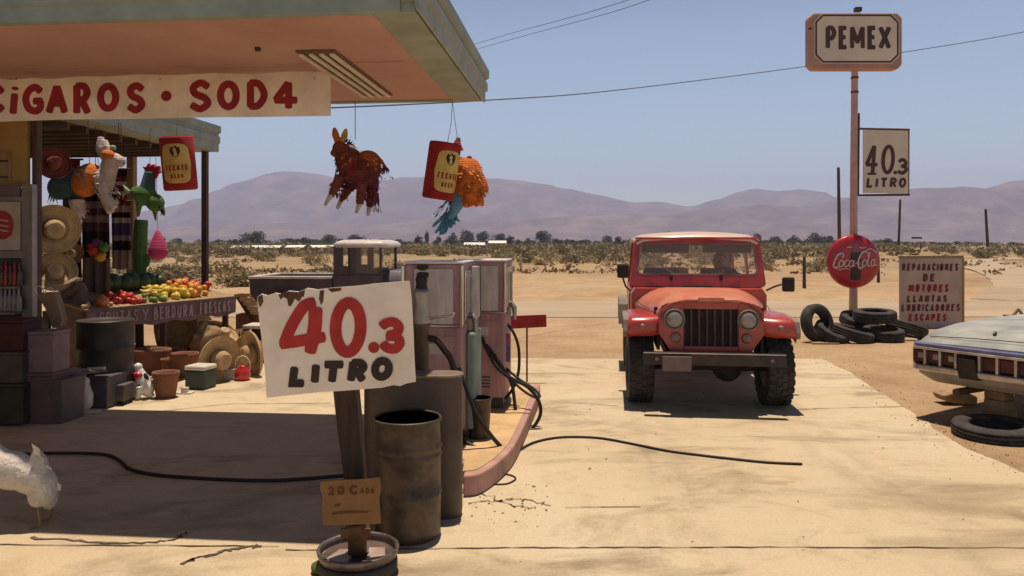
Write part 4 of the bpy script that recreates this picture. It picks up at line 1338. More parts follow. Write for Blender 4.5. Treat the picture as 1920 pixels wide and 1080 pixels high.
for s in (-1, 1):
    mb = MB()
    for k in range(3): mb.tube([(s * .38, -.52, .47), (s * .38, -.2, .44 - .015 * k), (s * .38, .15, .44 - .015 * k), (s * .38, .5, .49)], .016, n=6, smooth=4, flat=(2, .7))
    mb.build('leaf_spring', 'jeep_under', jp)
MB().bx(-.28, .3, -.3, 1.2, .42, .8).build('engine_block', 'jeep_under', jp, bevel=.03)
MB().tube([(-.2, .5, .42), (-.25, 1.5, .36), (-.3, 2.8, .4)], .035, n=8).build('exhaust', 'rust', jp)
# wheels
def jeep_wheel(x, y, steer=0.0):
    Ro, Wd = .385, .255
    tm = MB(Matrix.Translation((x, y, Ro + .002)) @ Matrix.Rotation(steer, 4, 'Z') @ Matrix.Rotation(R(90), 4, 'Y'))
    h = Wd / 2
    pr_ = [(.2, -h * .8), (.23, -h), (.31, -h * 1.06), (.355, -h * .98), (.375, -h * .82), (.372, -h * .3), (.372, h * .3), (.375, h * .82), (.355, h * .98), (.31, h * 1.06), (.23, h), (.2, h * .8)]
    tm.lathe(pr_, n=44, closed=True)
    for i in range(26):
        for s_, ph_ in ((-1, 0), (1, .5)):
            a = 2 * PI * (i + ph_) / 26
            tm.box((.374 * math.cos(a), .374 * math.sin(a), s_ * h * .74), (.024, .05, h * .48), rot=(0, 0, a))
        a = 2 * PI * (i + .25) / 26
        tm.box((.372 * math.cos(a), .372 * math.sin(a), -h * .2), (.02, .045, h * .34), rot=(0, 0, a))
        a = 2 * PI * (i + .75) / 26
        tm.box((.372 * math.cos(a), .372 * math.sin(a), h * .2), (.02, .045, h * .34), rot=(0, 0, a))
    wo_ = tm.build('wheel', 'tire', jp)
    rm = MB(Matrix.Translation((x, y, Ro + .002)) @ Matrix.Rotation(steer, 4, 'Z') @ Matrix.Rotation(R(90), 4, 'Y'))
    rm.lathe([(.0001, -.03), (.07, -.05), (.1, -.03), (.17, -.06), (.199, -.1), (.199, .1), (.17, .06), (.1, .03), (.07, .05), (.0001, .03)], n=28)
    rm.build('rim', 'flare_grey', wo_)
for s in (-1, 1):
    jeep_wheel(s * .695, 0, R(2))
    jeep_wheel(s * .695, 2.37)
# tub
mb = MB()
mb.loft([[Vector(p) for p in q] for q in [
    [(-.70, .70, .62), (-.76, .70, .72), (-.765, .70, 1.10), (-.72, .70, 1.165), (.72, .70, 1.165), (.765, .70, 1.10), (.76, .70, .72), (.70, .70, .62)],
    [(-.70, .82, .55), (-.765, .82, .66), (-.77, .82, 1.12), (-.73, .82, 1.185), (.73, .82, 1.185), (.77, .82, 1.12), (.765, .82, .66), (.70, .82, .55)]]], smooth=False)
mb.build('cowl', 'jeep_red', jp, bevel=.012)
mb = MB()
for s in (-1, 1):
    mb.bx(s * .735, s * .772, .823, 2.95, .56, 1.12)
mb.bx(-.734, .734, 2.91, 2.95, .56, 1.12).bx(-.734, .734, .824, 2.909, .54, .58)
mb.bx(-.734, .734, .83, .86, .585, 1.12)
for s in (-1, 1): mb.bx(s * .734, s * .50, 1.95, 2.8, .60, .90)
mb.build('tub', 'jeep_red', jp, bevel=.01)
for s in (-1, 1):
    dr_ = MB().bx(s * .7725, s * .785, .95, 1.75, .62, 1.10).build('door', 'jeep_red', jp, bevel=.006)
    MB().bx(s * .786, s * .80, 1.55, 1.68, 1.0, 1.025).build('door_handle', 'chrome', dr_)
    MB().prism([(1.9, .62), (1.98, .88), (2.1, .95), (2.64, .95), (2.78, .86), (2.84, .62), (2.78, .62), (2.7, .84), (2.6, .9), (2.12, .9), (2.03, .84), (1.97, .62)], lambda y, z, o: Vector((o, y, z)), s * .7725, s * .90).build('rear_flare', 'flare_grey', jp, bevel=.01)
# windshield frame: leaning back, narrower at the top
def wsf(x, z, o):          # frame plane: z 1.18 at y=.78, leaning back
    return Vector((x, .775 + (z - 1.18) * .22 + o, z))
def quad_ring(mbq, outer, inner, o0, o1):
    n = len(outer)
    for i in range(n):
        j = (i + 1) % n
        a = [wsf(*outer[i], o0), wsf(*outer[j], o0), wsf(*inner[j], o0), wsf(*inner[i], o0)]
        b_ = [wsf(*outer[i], o1), wsf(*outer[j], o1), wsf(*inner[j], o1), wsf(*inner[i], o1)]
        mbq.add(a, [(0, 1, 2, 3)]); mbq.add(b_, [(3, 2, 1, 0)])
        mbq.add([a[0], a[1], b_[1], b_[0]], [(0, 1, 2, 3)]); mbq.add([a[3], a[2], b_[2], b_[3]], [(3, 2, 1, 0)])
def rrect(x0b, x1b, x0t, x1t, z0, z1, r, n=4):
    pts = []
    for (cx_, cz_, a0) in (((x1b - r), z0 + r, -90), (x1t - r, z1 - r, 0), (x0t + r, z1 - r, 90), (x0b + r, z0 + r, 180)):
        for k in range(n + 1):
            a = R(a0 + 90 * k / n)
            pts.append((cx_ + r * math.cos(a), cz_ + r * math.sin(a)))
    return pts
mb = MB()
outer = rrect(-.772, .772, -.725, .725, 1.187, 1.738, .045)
inner = rrect(-.69, .69, -.665, .665, 1.325, 1.69, .05)
quad_ring(mb, outer, inner, 0, .045)
mb.build('windshield_frame', 'jeep_red', jp)
mb = MB()
quad_ring(mb, inner, rrect(-.675, .675, -.65, .65, 1.338, 1.677, .045), -.003, .03)
mb.build('window_seal', 'flare_grey', jp)
mb = MB()
gi = rrect(-.675, .675, -.65, .65, 1.338, 1.677, .045)
mb.add([wsf(x, z, .012) for x, z in gi], [tuple(range(len(gi)))])
mb.build('windshield', 'window_glass', jp)
for s, hx in ((1, -.30), (1, .27)):
    mb = MB()
    mb.tube([wsf(hx, 1.29, -.02), wsf(hx - .02, 1.325, -.02), wsf(hx + (-.30 if hx < 0 else .22), 1.345 if hx > 0 else 1.345, -.012)], .006, n=5)
    mb.box(wsf(hx, 1.285, -.012), (.035, .03, .05))
    mb.build('wiper', 'black_paint', jp)
MB().tube([wsf(-.60, 1.55, .06), wsf(-.28, 1.345, .06)], .008, n=6).build('grab_bar', 'chrome', jp)
# visors, mirror
for s in (-1, 1):
    MB().box((s * .36, .95, 1.632), (.56, .03, .105), rot=(R(-10), 0, 0)).build('sun_visor', M('visor_dark', (.06, .045, .045), .8, .2, 6), jp, bevel=.02)
MB().bx(-.008, .008, .90, .92, 1.62, 1.68).build('mirror_stem', 'black_paint', jp)
# hard top: front rail, roof, side frames, rear frame with window
mb = MB()
rings = []
for y, w2, zz, cr in [(.885, .70, 1.735, .035), (.93, .725, 1.765, .045), (1.2, .735, 1.785, .05), (2.0, .735, 1.785, .05), (2.85, .73, 1.77, .045), (2.97, .71, 1.73, .02)]:
    top = [Vector((w2 * k / 8, y, zz + cr * (1 - (k / 8) ** 2) - (.035 if abs(k) == 8 else 0))) for k in range(-8, 9)]
    rings.append(top + [p - Vector((0, 0, .03)) for p in reversed(top)])
mb.loft(rings)
mb.build('roof', 'roof_glare', jp)
MB().bx(-.715, .715, .872, .90, 1.739, 1.765).build('roof_front_rail', 'jeep_red', jp, bevel=.008)
for s in (-1, 1):
    mb = MB()
    mb.prism([(.93, 1.125), (1.0, 1.125), (1.02, 1.70), (1.70, 1.70), (1.70, 1.125), (1.78, 1.125), (1.78, 1.70), (2.80, 1.70), (2.84, 1.125), (2.92, 1.125), (2.90, 1.748), (.96, 1.748)], lambda y, z, o: Vector((o + s * -.055 * (z - 1.12) / .6, y, z)), s * .73, s * .76)
    mb.build('side_frame', 'jeep_red', jp)
    MB().add([Vector((s * .70, 1.80, 1.14)), Vector((s * .70, 2.82, 1.14)), Vector((s * .66, 2.79, 1.69)), Vector((s * .66, 1.80, 1.69))], [(0, 1, 2, 3)]) 
mb = MB()
for a in ((-.70, -.62, 1.12, 1.75), (.62, .70, 1.12, 1.75), (-.6195, .6195, 1.12, 1.16), (-.6195, .6195, 1.66, 1.75)): mb.bx(a[0], a[1], 2.88, 2.92, a[2], a[3])
mb.build('rear_frame', 'jeep_red', jp)
for s in (-1, 1):
    MB().tube([(s * .60, -.28, 1.012), (s * .66, .1, 1.018), (s * .705, .68, 1.025)], .004, n=5).build('hood_seam', 'jeep_under', jp)
    MB().cyl((s * .55, -.668, .555), (s * .55, -.655, .555), .018, n=8).build('bumper_bolt', 'flare_grey', jp)
    MB().box((s * .33, .86, 1.195), (.10, .05, .025)).build('windshield_hinge', 'jeep_under', jp, bevel=.004)
    MB().lathe([(.0001, .02), (.02, .018), (.028, 0), (.0001, -.001)], c=(s * .68, -.432, .85), n=14, rot=(R(90), 0, 0)).build('side_marker', 'lens_dull', jp)
MB().bx(-.16, .16, .727, .80, 1.186, 1.198).build('cowl_vent', 'jeep_under', jp)
# mirrors
for s in (-1, 1):
    ar = MB().tube([(s * .77, .76, 1.13), (s * .83, .72, 1.19), (s * .865, .68, 1.24 if s > 0 else 1.30)] if s < 0 else [(.77, .76, 1.15), (.86, .72, 1.20), (.93, .70, 1.225)], .011, n=7).build('mirror_arm', 'black_paint', jp)
    cx_, cz_ = (-.86, 1.37) if s < 0 else (1.0, 1.225)
    MB().box((cx_, .69, cz_), (.135, .06, .165)).build('mirror_head', 'black_paint', ar, bevel=.02)
# interior
for s in (-1, 1):
    mb = MB().box((s * .36, 1.62, 1.02), (.46, .12, .72), rot=(R(-10), 0, 0)).box((s * .36, 1.40, .72), (.46, .5, .14))
    mb.build('front_seat', 'seat_blue', jp, bevel=.05, segs=3)
MB().bx(-.5, .05, 2.25, 2.4, .9, 1.36).build('rear_seat', 'seat_tan', jp, bevel=.04)
MB().bx(-.72, .72, .862, .98, 1.02, 1.175).build('dashboard', 'jeep_under', jp, bevel=.02)
sw_c = Vector((.36, 1.16, 1.235))
swt = Matrix.Translation(sw_c) @ Matrix.Rotation(R(-62), 4, 'X')
mb = MB(swt)
mb.tube([(.185 * math.cos(2 * PI * k / 24), .185 * math.sin(2 * PI * k / 24), 0) for k in range(24)], .013, n=7, closed=True)
for a in (.4, PI - .4, -PI / 2): mb.tube([(0, 0, -.02), (.18 * math.cos(a), .18 * math.sin(a), 0)], .01, n=6)
mb.cyl((0, 0, -.03), (0, 0, -.3), .02, n=8)
mb.build('steering_wheel', 'black_paint', jp)

# ------------------------------------------------------------------ the driver
M('skin', (.30, .15, .095), .6, .1, 9)
M('hair', (.10, .065, .045), .8, .3, 30, bump=.5, bscale=80)
M('shirt', (.13, .105, .11), .9, .2, 7, bump=.2)
M('trousers', (.05, .05, .07), .9, .2, 7)
jm = root_matrix(jp)
dv = thing('person', 'driver in a dull dark shirt sitting behind the wheel of the red car', 'person', tuple(jm @ Vector((.36, 1.45, .80))), R(-7.5))
hC = Vector((.0, .05, .66))      # head centre, local to the seated hip
mb = MB()
mb.ell(hC, (.076, .095, .112), 18, 14)
mb.ell(hC + Vector((0, -.03, -.06)), (.058, .07, .06), 14, 10)
mb.tube([hC + Vector((0, .03, -.08)), hC + Vector((0, .05, -.2))], [.055, .06], n=12)
mb.ell(hC + Vector((0, -.10, -.015)), (.014, .022, .024), 8, 6)
for s in (-1, 1):
    mb.ell(hC + Vector((s * .078, .01, -.01)), (.012, .022, .033), 8, 6)
    mb.ell(hC + Vector((s * .03, -.085, -.045)), (.022, .015, .018), 8, 6)
# arms and hands, one continuous skin with the trunk below the clothes
mb.loft([[Vector((rx * math.cos(2 * PI * k / 16), .06 + ry * math.sin(2 * PI * k / 16), z)) for k in range(16)] for z, rx, ry in [(.0, .16, .12), (.15, .15, .11), (.32, .18, .12), (.44, .175, .11), (.49, .10, .08), (.52, .06, .06)]])
inv_d = root_matrix(dv).inverted()
hands = []
for s in (-1, 1):
    sh = Vector((s * .19, .06, .43)); el = Vector((s * .26, -.10, .22))
    wl = inv_d @ (jm @ (swt @ Vector((s * .175, .06, .0))))
    wrist = wl + Vector((0, .07, -.01))
    mb.tube([sh, (sh + el) / 2, el, (el + wrist) / 2, wrist, wl + Vector((0, .03, .01))], [.055, .05, .042, .038, .027, .034], n=12, smooth=3)
    for f in range(4):
        b0_ = wl + Vector((s * .004, .02, .03 - f * .018))
        mb.tube([b0_, b0_ + Vector((s * .012, -.03, .006)), b0_ + Vector((-s * .004, -.05, 0)), b0_ + Vector((-s * .022, -.045, -.004))], [.011, .01, .009, .007], n=7, smooth=2)
    mb.tube([wl + Vector((-s * .005, .03, .03)), wl + Vector((-s * .03, .005, .035)), wl + Vector((-s * .035, -.02, .028))], [.012, .011, .008], n=7)
    hip = Vector((s * .10, .02, -.02)); kn = Vector((s * .15, -.40, .10)); ft = Vector((s * .14, -.52, -.18))
    mb.tube([hip, kn, ft], [.085, .065, .045], n=12, smooth=3)
    mb.tube([ft, ft + Vector((0, -.16, -.01))], [.045, .03], n=10)
mb.build('body', 'skin', dv, remesh=.0085)
mb = MB()
mb.ell(hC + Vector((0, .018, .028)), (.086, .098, .102), 16, 12, jit=.12)
mb.ell(hC + Vector((0, .055, -.03)), (.08, .06, .09), 12, 10, jit=.1)
mb.build('hair', 'hair', dv, remesh=.009)
mb = MB()
mb.loft([[Vector((rx * math.cos(2 * PI * k / 16), .06 + ry * math.sin(2 * PI * k / 16), z)) for k in range(16)] for z, rx, ry in [(-.02, .175, .135), (.15, .165, .125), (.32, .195, .135), (.44, .19, .125), (.495, .115, .09), (.515, .07, .07)]])
for s in (-1, 1):
    sh = Vector((s * .19, .06, .43)); el = Vector((s * .26, -.10, .22))
    mb.tube([sh - Vector((s * .05, 0, 0)), (sh + el) / 2, el], [.075, .067, .06], n=12, smooth=3)
mb.build('shirt', 'shirt', dv, remesh=.012)
mb = MB()
for s in (-1, 1):
    hip = Vector((s * .10, .04, -.02)); kn = Vector((s * .15, -.40, .10)); ft = Vector((s * .14, -.51, -.14))
    mb.tube([hip, kn, ft], [.1, .078, .06], n=12, smooth=3)
mb.build('trousers', 'trousers', dv, remesh=.012)
for s in (-1, 1):
    MB().ell(hC + Vector((s * .03, -.0915, .005)), (.013, .008, .008), 8, 6).build('eye', 'black_paint', dv)
MB().ell(hC + Vector((0, -.098, -.062)), (.024, .006, .006), 8, 6).build('mouth', M('lip', (.2, .07, .06), .6, .1, 9), dv)
# ------------------------------------------------------------------ sign post with brand sign, price plate and round sign
DP = 14.6
fP = frontal(DP - .12)
M('post_pink', (.52, .29, .265), .6, .14, 4)
M('post_yellow', (.50, .36, .17), .7, .2, 4)
M('sign_face', (.66, .55, .46), .6, .12, 2, detail=8, stretch=(1, 1, .5))
M('sign_rim', (.42, .215, .17), .6, .15, 3)
M('plum_paint', (.075, .035, .036), .65, .2, 4)
pst = thing('sign_post', 'tall pink sign post with yellow foot behind the tire heap', 'post', G(1600, 620).to_tuple(), 0)
MB().tube([P(1600, 560, DP), P(1601, 300, DP), P(1603, 100, DP)], [.075, .066, .06], n=16).build('shaft', 'post_pink', pst, world=True)
MB().tube([P(1599.5, 630, DP) , P(1600, 560.3, DP)], [.082, .0765], n=16).build('foot', 'post_yellow', pst, world=True)
mb = MB()
for yy in (146, 173): mb.lathe([(.064, -.02), (.072, -.02), (.072, .02), (.064, .02)], c=P(1602.5, yy, DP), n=16, closed=True)
mb.build('clamp', 'rust', pst, world=True)
pm = thing('brand_sign', 'cream oil company sign reading PEMEX on top of the pink post', 'sign', tuple(P(1604, 130, DP)), 0)
def chamf(x0, y0, x1, y1, c): return [(x0 + c, y0), (x1 - c, y0), (x1, y0 + c), (x1, y1 - c), (x1 - c, y1), (x0 + c, y1), (x0, y1 - c), (x0, y0 + c)]
MB().prism(chamf(1517, 24, 1692, 130, 9), fP, -.22, 0).build('case', 'sign_rim', pm, world=True, bevel=.03)
MB().prism(chamf(1527, 26, 1686, 119, 14), fP, .001, .006).build('face', 'sign_face', pm, world=True)
mb = MB()
q = chamf(1530, 29, 1683, 116, 13)
ribbon(mb, q, 3.4, fP, .008, closed=True)
mb.build('border', 'plum_paint', pm, world=True, fix=False)
mb = MB()
for ch, a, b_, wd in [('P', 1546.5, 1568.5, 8.6), ('E', 1571, 1590, 8.6), ('M', 1592.5, 1622, 7.8), ('E', 1625, 1644, 8.6), ('X', 1646, 1671, 8.6)]:
    glyph(mb, ch, a, 48.5, b_, 93, wd, fP, .009)
mb.build('lettering', 'plum_paint', pm, world=True, fix=False)
MB().box(P(1604, 24, DP) + Vector((0, -.1, .03)), (.12, .1, .08)).box(P(1514.5, 57, DP) + Vector((0, -.1, 0)), (.05, .06, .04)).build('bracket', 'dark_metal', pm, world=True)
pp = thing('price_plate', 'cream plate reading 40.3 LITRO hung on the right of the pink post', 'sign', tuple(P(1658, 366, DP)), 0)
fQ = frontal(DP - .03)
MB().prism([(1619, 243), (1703, 245), (1703, 362), (1619, 362)], fQ, -.03, 0).build('plate', 'sign_face', pp, world=True)
mb = MB()
for a, b_ in (((1610, 241), (1706, 243)), ((1608, 366), (1706, 365)), ((1611, 212), (1609.5, 367))): mb.cyl(fQ(a[0], a[1], -.015), fQ(b_[0], b_[1], -.015), .022, n=8)
mb.cyl(fQ(1705, 243, -.015), fQ(1704.5, 365, -.015), .012, n=6)
mb.build('frame', 'plum_paint', pp, world=True)
mb = MB()
for ch, a, y0, b_, y1, wd, sk in [('4', 1622, 271, 1648, 327, 7, .08), ('0', 1652, 271, 1678, 327, 7, .06), ('.', 1675, 320, 1682, 327, 6, 0), ('3', 1681, 296, 1703, 328, 6.5, .05)]:
    glyph(mb, ch, a, y0, b_, y1, wd, fQ, .004, sk)
ribbon(mb, [(1627, 326), (1642, 326)], 4, fQ, .004)
word(mb, 'LITRO', 1624, 1699, 333, 352, 4.6, fQ, .004, gap=.25, skew=.1)
mb.build('lettering', 'plum_paint', pp, world=True, fix=False)

M('cola_red', (.40, .018, .03), .35, .12, 3, coat=.3)
M('cola_white', (.70, .58, .56), .5, .1, 6)
M('bottle_dark', (.05, .018, .018), .4, .3, 6)
M('bottle_grey', (.20, .13, .125), .4, .3, 6)
dk = thing('round_sign', 'round red soft drink button sign with white script on the pink post', 'sign', tuple(P(1601, 540, DP - .12)), 0)
cD = P(1601, 490, DP - .15)
rD = 50 * DP / F_PX
MB().lathe([(.0001, .075), (rD * .4, .066), (rD * .75, .045), (rD * .95, .012), (rD, -.03), (rD * .98, -.035), (.0001, -.036)], c=cD, n=56, rot=(R(90), 0, 0)).build('disc', 'cola_red', dk, world=True)
def fD(x, y, o):
    D = DP - .15
    v = P(x, y, D)
    r = math.hypot(v.x - cD.x, v.z - cD.z) / rD
    dome = .075 - .063 * min(1, r / .95) ** 2
    return Vector((v.x, D - dome - .006 - o, v.z))
mb = MB()
bx_ = 1601.5
bot = [(-3, 457), (3, 457), (3.3, 467), (5.5, 474), (9, 481), (10, 490), (8, 499), (8.5, 508), (10, 518), (9, 527), (-9, 527), (-10, 518), (-8.5, 508), (-8, 499), (-10, 490), (-9, 481), (-5.5, 474), (-3.3, 467)]
mb.prism([(bx_ + a, b_) for a, b_ in bot], fD, 0, .004)
b1 = mb.build('bottle_picture', 'bottle_grey', dk, world=True)
mb = MB()
mb.prism([(bx_ + a, b_) for a, b_ in [(-9, 473), (9, 473), (10, 490), (-10, 490)]], fD, .005, .008)
mb.prism([(bx_ + a, b_) for a, b_ in [(-8, 500), (8, 500), (10, 518), (8.5, 525), (-8.5, 525), (-10, 518)]], fD, .005, .008)
mb.build('cola_fill', 'bottle_dark', b1, world=True)
mb = MB()
def sw(pts, wd): ribbon(mb, catmull([(a, b_, 0) for a, b_ in pts], 5), wd, fD, .010)
sw([(1577, 475), (1570, 477), (1564, 487), (1561, 497), (1564, 502), (1569, 500)], 2.6)          # C
sw([(1577, 475), (1579, 479), (1576, 483)], 1.6)
sw([(1574, 488), (1570, 494), (1572, 500), (1577, 497), (1578, 490), (1574, 488)], 1.8)         # o
sw([(1587, 488), (1582, 489), (1580, 496), (1582, 500), (1587, 497)], 1.8)                      # c
sw([(1596, 489), (1591, 489), (1588, 496), (1591, 500), (1595, 497), (1597, 488), (1596, 498), (1599, 498)], 1.8)  # a
sw([(1600, 494), (1604, 492)], 1.8)
sw([(1622, 472), (1614, 473), (1607, 484), (1605, 496), (1608, 503), (1614, 500)], 2.6)         # C
sw([(1622, 472), (1625, 476), (1622, 481)], 1.6)
sw([(1617, 487), (1613, 493), (1615, 499), (1620, 496), (1621, 489), (1617, 487)], 1.8)         # o
sw([(1628, 473), (1624, 488), (1624, 498), (1628, 498)], 1.8)                                   # l
sw([(1637, 487), (1632, 488), (1630, 495), (1632, 499), (1636, 495), (1638, 486), (1637, 497), (1641, 496)], 1.8)  # a
sw([(1621, 470), (1628, 466), (1636, 469), (1641, 473)], 1.5)
sw([(1564, 502), (1572, 505), (1582, 503), (1590, 505)], 1.2)
for k, yy in enumerate((463, 463.5)):
    pass
sw([(1585, 464), (1590, 463), (1594, 464)], 1.4)
sw([(1608, 463), (1613, 465), (1620, 464)], 1.4)
mb.build('script_lettering', 'cola_white', dk, world=True, fix=False)

DR_ = 15.0
fR = frontal(DR_)
M('board_mauve', (.44, .34, .31), .8, .14, 2, detail=8)
M('maroon_paint', (.13, .035, .04), .8, .25, 8)
rp_ = thing('repair_sign', 'tall pale hand painted repair shop board standing behind the tires and wreck', 'sign', G(1747, 616).to_tuple(), 0)
MB().prism([(1688, 482), (1806, 481), (1806, 618), (1688, 618)], fR, -.05, 0).build('board', 'board_mauve', rp_, world=True)
MB().prism([(1687, 480), (1807, 479), (1807, 484), (1687, 485)], fR, -.055, .006).prism([(1804, 484.3), (1808, 484.3), (1808, 618), (1804, 618)], fR, -.055, .006).build('edge_batten', 'post_tan', rp_, world=True)
mb = MB()
for t_, a, b_, y0, y1, wd in [('REPARACIONES', 1691, 1797, 494, 508, 3.5), ('DE', 1730, 1753, 513, 528, 4.0), ('LLANTAS', 1700, 1776, 553, 567, 3.7), ('LUBRICADORES', 1690, 1800, 570, 584, 3.4)]:
    word(mb, t_, a, b_, y0, y1, wd, fR, .004, gap=.3, skew=.1, jit=.4)
mb.build('dark_lettering', 'maroon_paint', rp_, world=True, fix=False)
mb = MB()
for t_, a, b_, y0, y1, wd in [('MOTORES', 1703, 1779, 533, 548, 4.2), ('ESCAPES', 1703, 1775, 588, 602, 3.7)]:
    word(mb, t_, a, b_, y0, y1, wd, fR, .004, gap=.3, skew=.1, jit=.4)
mb.build('red_lettering', 'dark_red_paint', rp_, world=True, fix=False)

# ------------------------------------------------------------------ tires
def tire_mb(Ro=.33, Ri=.19, W=.2, lugs=0):
    mb = MB()
    h = W / 2
    pr = [(Ri, -h * .8), (Ri + .02, -h * .98), ((Ri + Ro) / 2, -h * 1.04), (Ro - .04, -h * .98), (Ro - .01, -h * .8), (Ro, -h * .55), (Ro - .012, -h * .5), (Ro - .012, -h * .42), (Ro, -h * .38), (Ro, -.006), (Ro - .012, -.003)]
    pr = pr + [(r, -z) for r, z in reversed(pr)] + [(Ri + .012, h * .7), (Ri + .03, 0), (Ri + .012, -h * .7)]
    mb.lathe(pr, n=40, closed=True)
    for i in range(lugs):
        a = 2 * PI * i / lugs
        for s in (-1, 1):
            aa = a + (PI / lugs if s > 0 else 0)
            mb.box(((Ro + .004) * math.cos(aa), (Ro + .004) * math.sin(aa), s * h * .72), (.03, .03, h * .5), rot=(0, 0, aa))
    return mb
tproto = None
def place_tire(loc, rot, lab, s=1.0):
    global tproto
    if tproto is None:
        tproto = tire_mb(W=.185).build('tire', 'tire', origin=(0, 0, 0))
        o = tproto
    else:
        o = tproto.copy(); col.objects.link(o)
    o.location = loc; o.rotation_euler = rot; o.scale = (s, s, s)
    return tag(o, lab, 'tire', 'old tires')
def gx(px, D): return (px - CX) * D / F_PX
place_tire((gx(1532, 13.0), 13.0, .315), (R(78), R(14), R(24)), 'tire propped on edge at the left end of the heap by the pink post')
place_tire((gx(1551, 13.15), 12.95, .16), (R(24), R(20), 0), 'tire lying tilted inside the leaning one at the left of the heap', .92)
place_tire((gx(1598, 13.0), 13.0, .13), (R(12), R(10), .5), 'bottom tire lying flat under the top one at the middle of the heap', 1.08)
place_tire((gx(1640, 13.2), 13.2, .42), (R(3), R(-2), .2), 'topmost tire lying flat across the heap below the round red sign', 1.08)
place_tire((gx(1655, 13.1), 13.1, .12), (R(4), R(-5), .9), 'bottom tire lying flat at right of the heap under the topmost one', 1.05)
place_tire((gx(1700, 13.4), 13.4, .17), (R(12), R(14), .9), 'tire at the right end of the heap in front of the repair board', 1.05)
place_tire((gx(1610, 13.7), 13.7, .27), (R(18), R(-10), .9), 'tire half hidden behind the heap at the foot of the pink post', 1.0)
o = place_tire((4.24, 6.62, .055), (R(2), R(-3), .3), 'tire lying flat by itself in the shade of the wreck, nearest the camera', 1.02)
o.scale = (1.02, 1.02, .72)
tag(MB().prism([(gx(1520, 12.7), 12.62), (gx(1570, 12.7), 12.6), (gx(1572, 12.7), 12.85), (gx(1524, 12.7), 12.85)], lambda x, y, o: Vector((x, y, o)), 0, .02).build('plank', 'post_tan'), 'flat pale scrap board on the sand before the tire heap', 'board')

# ------------------------------------------------------------------ wrecked sedan on the right
M('wreck_paint', (.30, .32, .295), .42, .22, 2.2, detail=10, col2=(.46, .45, .40), fac=(.35, .65), bump=.06, bscale=5)
M('wreck_metal', (.24, .20, .175), .6, .22, 4, detail=8)
M('bumper_chrome', (.50, .43, .39), .38, .3, 7, metal=.75)
M('blue_trim', (.16, .16, .30), .35, .3, 4, metal=.5)
M('lamp_red', (.075, .012, .014), .3, .5, 9)
M('lamp_pale', (.30, .24, .22), .4, .3, 14)
M('hollow', (.045, .03, .024), .9, .3, 6)
cang = math.atan2(.53, .85)           # car axis points right and away
cO = Vector((3.92, 7.41, 0))
# local: x = along the rear panel from its far-left corner towards the camera-right (u), y = forward along the car
ux, uy = Vector((.53, -.85, 0)).normalized(), Vector((.85, .53, 0)).normalized()
wr = thing('wrecked_sedan', 'rusting grey green old sedan with stripped tail lamps propped up on blocks', 'car', cO, 0)
wr.rotation_euler = (0, 0, math.atan2(ux.y, ux.x))
WD = 1.85
zr = .735
def body_ring(y, zlo, zdeck, inset=0.0, crown=.03, belt=None):
    pts = []
    zb = belt if belt else zdeck - .06
    x0, x1 = inset, WD - inset
    pts += [(x0 + .10, y, zlo), (x0 + .03, y, zlo + .08), (x0, y, (zlo + zb) / 2), (x0 + .01, y, zb)]
    for k in range(9):
        u = k / 8
        pts.append((x0 + .05 + (x1 - x0 - .1) * u, y, zdeck + crown * math.sin(PI * u)))
    pts += [(x1 - .01, y, zb), (x1, y, (zlo + zb) / 2), (x1 - .03, y, zlo + .08), (x1 - .10, y, zlo)]
    return [Vector(p) for p in pts]
mb = MB()
mb.loft([body_ring(.05, .42, zr - .005, .03, .012, zr - .07), body_ring(.10, .40, zr + .015, .0, .015, zr - .03), body_ring(.35, .36, zr + .085, -.02, .03, zr + .02), body_ring(.8, .34, zr + .13, -.03, .04, zr + .05), body_ring(1.35, .34, zr + .15, -.03, .035, zr + .07), body_ring(2.0, .34, zr + .155, -.03, .03, zr + .08), body_ring(2.6, .32, zr + .15, -.04, .03, zr + .08), body_ring(3.6, .32, zr + .13, -.03, .03, zr + .06), body_ring(4.9, .34, zr + .08, 0, .03, zr), body_ring(5.25, .42, zr - .02, .06, .01, zr - .06)])
bd = mb.build('body', 'wreck_paint', wr)
mb = MB()
def cab_ring(z, y0, y1, ins):
    return [Vector(p) for p in [(ins, y0, z), (WD * .25, y0 - .05, z), (WD * .75, y0 - .05, z), (WD - ins, y0, z), (WD - ins, (y0 + y1) / 2, z), (WD - ins, y1, z), (WD / 2, y1 + .06, z), (ins, y1, z), (ins, (y0 + y1) / 2, z)]]
mb.loft([cab_ring(zr + .14, 2.1, 3.75, .08), cab_ring(zr + .44, 2.55, 3.4, .2)])
MBg = mb.build('cabin_glass', 'glass_dark', wr)
mb = MB()
mb.loft([cab_ring(zr + .441, 2.53, 3.42, .19), cab_ring(zr + .49, 2.65, 3.3, .26)])
mb.build('roof', 'wreck_paint', wr, bevel=.02)
mb = MB()
for x in (.1, WD - .1):
    s = 1 if x < 1 else -1
    for (ya, yb) in ((2.11, 2.55), (3.74, 3.4)):
        mb.tube([(x, ya, zr + .15), (x + s * .1, yb, zr + .45)], .03, n=6)
mb.build('roof_pillar', 'wreck_paint', wr)
